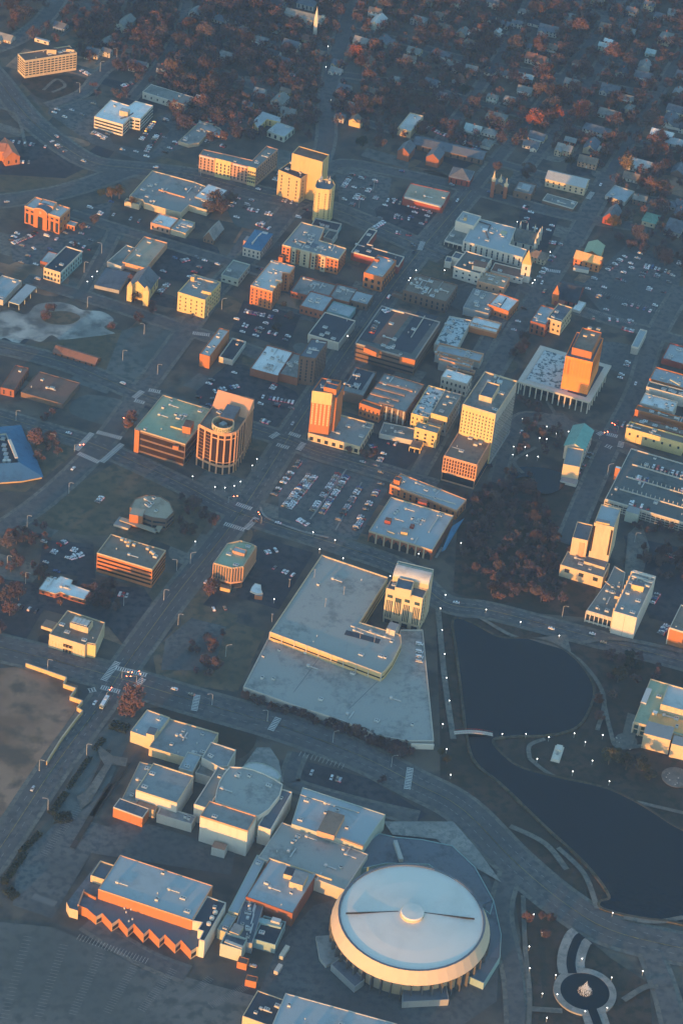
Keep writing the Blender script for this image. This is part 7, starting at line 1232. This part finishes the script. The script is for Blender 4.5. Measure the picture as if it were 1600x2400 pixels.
# ================================================================ lamps, signals, park furniture
POLE = mat('pole_metal', (.42, .42, .40), .5, .1, .5); GLOBE = mat('lamp_globe', (.9, .9, .86), .4, .03, .5, emit=((1.0, .97, .88), 2.6))
gp_ = MB().tube((0, 0, 0), (0, 0, 3.5), .12, .08, 6).build('post', POLE); bm = bmesh.new(); bmesh.ops.create_uvsphere(bm, u_segments=10, v_segments=8, radius=.23); gm = bpy.data.meshes.new('globe'); bm.to_mesh(gm); bm.free(); gm.materials.append(GLOBE)
for t, pts in (((800, 1200), [(955, 760), (908, 885), (923, 1085), (947, 1303), (965, 1522), (1327, 895), (15, 425), (447, 587), (362, 260), (535, 315), (708, 382), (1097, 284)]), ((1200, 1200), [(75, 1010), (430, 1135)]), ((800, 1600), [(990, 163), (930, 380), (965, 610), (1003, 845), (1475, 470)]),
               ((1200, 1600), [(125, 470), (335, 500), (570, 465), (830, 480), (670, 545), (228, 700), (735, 715), (555, 815), (890, 905)]), ((1200, 2000), [(275, 723), (155, 855), (640, 967), (160, 1055), (400, 1118), (912, 1140), (1198, 1082), (275, 1288), (412, 1295), (870, 1418), (668, 1450), (318, 1510), (920, 545), (195, 560)]),
               ((1200, 800), [(93, 710), (317, 782), (404, 847), (250, 888), (315, 896), (12, 967), (5, 1040), (135, 1048), (437, 803), (118, 970), (235, 1058), (515, 828)]), ((400, 800), [(203, 1240), (408, 1337), (500, 1344), (585, 1327), (643, 1288), (793, 1080), (750, 1140)]), ((400, 1200), [(1368, 342), (228, 270), (950, 800), (1308, 185), (1508, 258)]), ((800, 400), [(685, 915), (630, 985), (618, 1008), (100, 1445), (58, 1520), (945, 915)]), ((0, 400), [(895, 925), (850, 972), (805, 1018)]), ((1200, 400), [(185, 1032), (205, 1003), (45, 468), (347, 745)]), ((400, 0), [(345, 748), (1445, 425), (1425, 615), (1470, 920)]), ((800, 0), [(950, 1040), (948, 1125), (735, 982)])):
    for q in pts:
        p = P(*T(t)(q), 3.9); o = link('lamp_post', None, None, (p.x, p.y, 0)); link('post', gp_, o); link('globe', gm, o, (0, 0, 3.9)); later(o, 'lit white globe lamp post', 'lamp post', 'globe lamps along the paths', p)
def arm_mesh():
    mb = MB(); mb.tube((0, 0, 0), (0, 0, 9.6), .2, .13, 6); pts = [(0, 0, 9.6), (-.6, 0, 10.3), (-1.6, 0, 10.7), (-2.8, 0, 10.9)]
    for a, c in zip(pts, pts[1:]): mb.tube(a, c, .11, .10, 5)
    return mb.build('pole', POLE), MB().box((-3.2, 0), X_, Y_, .5, .18, 10.8, 10.98).build('lamp_head', W['offwhite'])
am, hm = arm_mesh()
for t, pts in (((0, 800), [(1128, 180), (1447, 310), (150, 735), (508, 960), (635, 1400)]), ((0, 1200), [(252, 135), (70, 505), (238, 660), (440, 1460), (1505, 815), (1137, 865)]), ((400, 1200), [(180, 480), (68, 1040), (505, 1330), (55, 540)]), ((0, 1600), [(797, 668), (363, 815), (443, 1175)]), ((400, 1600), [(380, 210), (887, 360), (1487, 555)]), ((800, 1600), [(455, 780)]),
               ((0, 400), [(935, 765), (775, 935), (805, 1255), (1325, 1505)]), ((400, 400), [(468, 1275), (342, 1340), (275, 50)]), ((1200, 800), [(870, 1230)]), ((800, 400), [(160, 345), (290, 185)]), ((1200, 1200), [(1118, 290), (455, 965)]), ((800, 0), [(100, 185)]), ((0, 0), [(735, 855), (922, 660), (1075, 540)])):
    for q in pts: p = P(*T(t)(q)); o = link('street_lamp', None, None, (p.x, p.y, 0), rc.choice((.4, 2.8, 3.3, .1, R(160)))); link('pole', am, o); link('lamp_head', hm, o); later(o, 'tall curved-arm street lamp', 'street lamp', 'tall street lamps', p)
REDL = mat('red_signal', (.5, .02, .01), .4, .05, .5, emit=((1, .08, .03), 14)); mast = MB().tube((0, 0, 0), (0, 0, 6.2), .16, .12, 6).tube((0, 0, 5.9), (7, 0, 6.2), .1, .07, 5).build('mast', POLE); hb_ = MB().box((0, 0), X_, Y_, .22, .18, -.6, .6).build('signal_head', W['dark']); rl = MB().box((0, -.2), X_, Y_, .2, .04, .16, .5).build('red_light', REDL)
for q, a in (((286, 1590), .1), ((333, 1603), 2.0), ((320, 1600), 3.3), ((250, 1640), 1.2), ((612, 1228), 2.0), ((535, 1180), .4), ((175, 1058), .3), ((300, 1005), 2.2), ((1446, 1015), 2.4), ((1403, 1030), .5)):
    p = P(*q); o = link('traffic_signal', None, None, (p.x, p.y, 0), a); link('mast', mast, o)
    for x in (4, 6.6): h_ = link('signal_head', hb_, o, (x, 0, 5.6)); h_.rotation_euler.z = -a; link('red_light', rl, h_)
    later(o, 'traffic signal mast showing red light', 'traffic signal', 'signals at the crossings', p)
# footbridge over the narrows
a, c = P(*T((800, 1600))((1030, 475))), P(*T((800, 1600))((1385, 492))); u = (c - a).normalized(); root = link('footbridge', None, None, (a.x, a.y, 0)); tag(root, 'slim pale footbridge with red railings crossing the narrow water', 'bridge'); ln = (c - a).length; N = 14
arch = lambda s: 1.6 + 1.7 * math.sin(math.pi * s); v = perp(u); V = []; F = []
for i in range(N + 1): q = u * ln * i / N; V += [(q.x + v.x * 1.5, q.y + v.y * 1.5, arch(i / N)), (q.x - v.x * 1.5, q.y - v.y * 1.5, arch(i / N))]
link('deck', mesh('deck', V + [(x, y, z - .4) for x, y, z in V], [(2 * i, 2 * i + 1, 2 * i + 3, 2 * i + 2) for i in range(N)] + [(2 * i + 1, 2 * N + 2 + 2 * i + 1, 2 * N + 2 + 2 * i + 3, 2 * i + 3) for i in range(N)], W['offwhite']), root)
for s in (-1, 1):
    mb = MB()
    for i in range(N): q0 = u * ln * i / N + v * 1.45 * s; q1 = u * ln * (i + 1) / N + v * 1.45 * s; mb.tube((q0.x, q0.y, arch(i / N) + 1.1), (q1.x, q1.y, arch((i + 1) / N) + 1.1), .1, .1, 5); mb.tube((q0.x, q0.y, arch(i / N)), (q0.x, q0.y, arch(i / N) + 1.1), .07, .07, 4)
    link('railing', mb.build('railing', W['redbrick']), root)
# white monument, boulder, fountain
p = P(*T((1200, 1600))((412, 660))); root = link('monument', None, None, (p.x, p.y, 0), R(78)); tag(root, 'white marble war memorial slab standing on the park lawn', 'memorial'); link('plinth', MB().box((0, 0), X_, Y_, 8, 3, 0, .6).build('plinth', W['white']), root); link('end_wall', MB().box((5, 0), X_, Y_, 2.6, 2, .6, 2.2).build('end_wall', W['white']), root); link('end_wall', MB().box((-5.2, 0), X_, Y_, 2.3, 2, .6, 2.0).build('end_wall', W['white']), root)
mb = MB(); mb.add([(-1, -.8, .6), (1, -.8, .6), (1, .8, .6), (-1, .8, .6), (0, 0, 3.2)], [(0, 1, 4), (1, 2, 4), (2, 3, 4), (3, 0, 4)]); link('obelisk', mb.build('obelisk', W['grey']), root)
SPRAY = mat('water_spray', (.90, .93, .95), .6, .04, .8); root = link('fountain', None, None, (pc.x, pc.y, 1.3)); tag(root, 'white fountain spray rising from the round pool', 'fountain'); rf_ = random.Random(4); mb = MB()
for k in range(420):
    a = rf_.uniform(0, 6.28); s = rf_.random(); r0 = 4.6 * s; z = 9.0 * (1 - s) ** 1.6 * rf_.uniform(.3, 1); q = Vector((math.cos(a) * r0, math.sin(a) * r0, z)); d = Vector((rf_.gauss(0, .1), rf_.gauss(0, .1), 1)).normalized() * rf_.uniform(.3, .9); e = d.orthogonal().normalized() * rf_.uniform(.12, .3); mb.add([q - d - e, q - d + e, q + d + e * .4, q + d - e * .4], [(0, 1, 2, 3)])
link('jet', mb.build('jet', SPRAY), root); link('nozzle', MB().tube((0, 0, -.2), (0, 0, .9), .7, .4, 8).build('nozzle', W['grey']), root)
for q, r0, lb in (((1500, 880), 9, 'pale rocky garden mound by the lagoon museum'), ((1040, 545), 7, 'round paved garden disc with shrubs beside the lagoon museum')):
    p = P(*T((1200, 1600))(q)); root = link('rock_garden', None, None, (p.x, p.y, 0)); tag(root, lb, 'rock garden'); mb = MB(); r = random.Random(int(r0))
    for k in range(40): a = r.uniform(0, 6.28); rr = r0 * math.sqrt(r.random()); mb.tube((math.cos(a) * rr, math.sin(a) * rr, 0), (math.cos(a) * rr, math.sin(a) * rr, r.uniform(.4, 1.3)), r.uniform(.5, 1.2), r.uniform(.2, .6), 6)
    link('rocks', mb.build('rocks', W['concrete']), root); link('bed', MB().prism([X2(i * .3927) * r0 * 1.1 for i in range(16)], 0.9, 1.12).build('bed', PATHM), root)
LANDS = LAND; settle()
# ================================================================ air between the aircraft and the town
hz = bpy.data.materials.new('haze'); hz.use_nodes = True; n = hz.node_tree.nodes; n.clear()
ou = n.new('ShaderNodeOutputMaterial'); pv = n.new('ShaderNodeVolumePrincipled')
pv.inputs['Density'].default_value = HAZE[0]; pv.inputs['Color'].default_value = (*HAZE[1], 1); pv.inputs['Anisotropy'].default_value = 0.0
hz.node_tree.links.new(pv.outputs[0], ou.inputs['Volume'])
V = [(x, y, z) for z in (-2, 1300) for x, y in ((-2700, -2500), (2700, -2500), (2700, 2700), (-2700, 2700))]
ho = link('haze', mesh('haze', V, [(3, 2, 1, 0), (4, 5, 6, 7), (0, 1, 5, 4), (1, 2, 6, 5), (2, 3, 7, 6), (3, 0, 4, 7)], hz)); ho['kind'] = 'stuff'
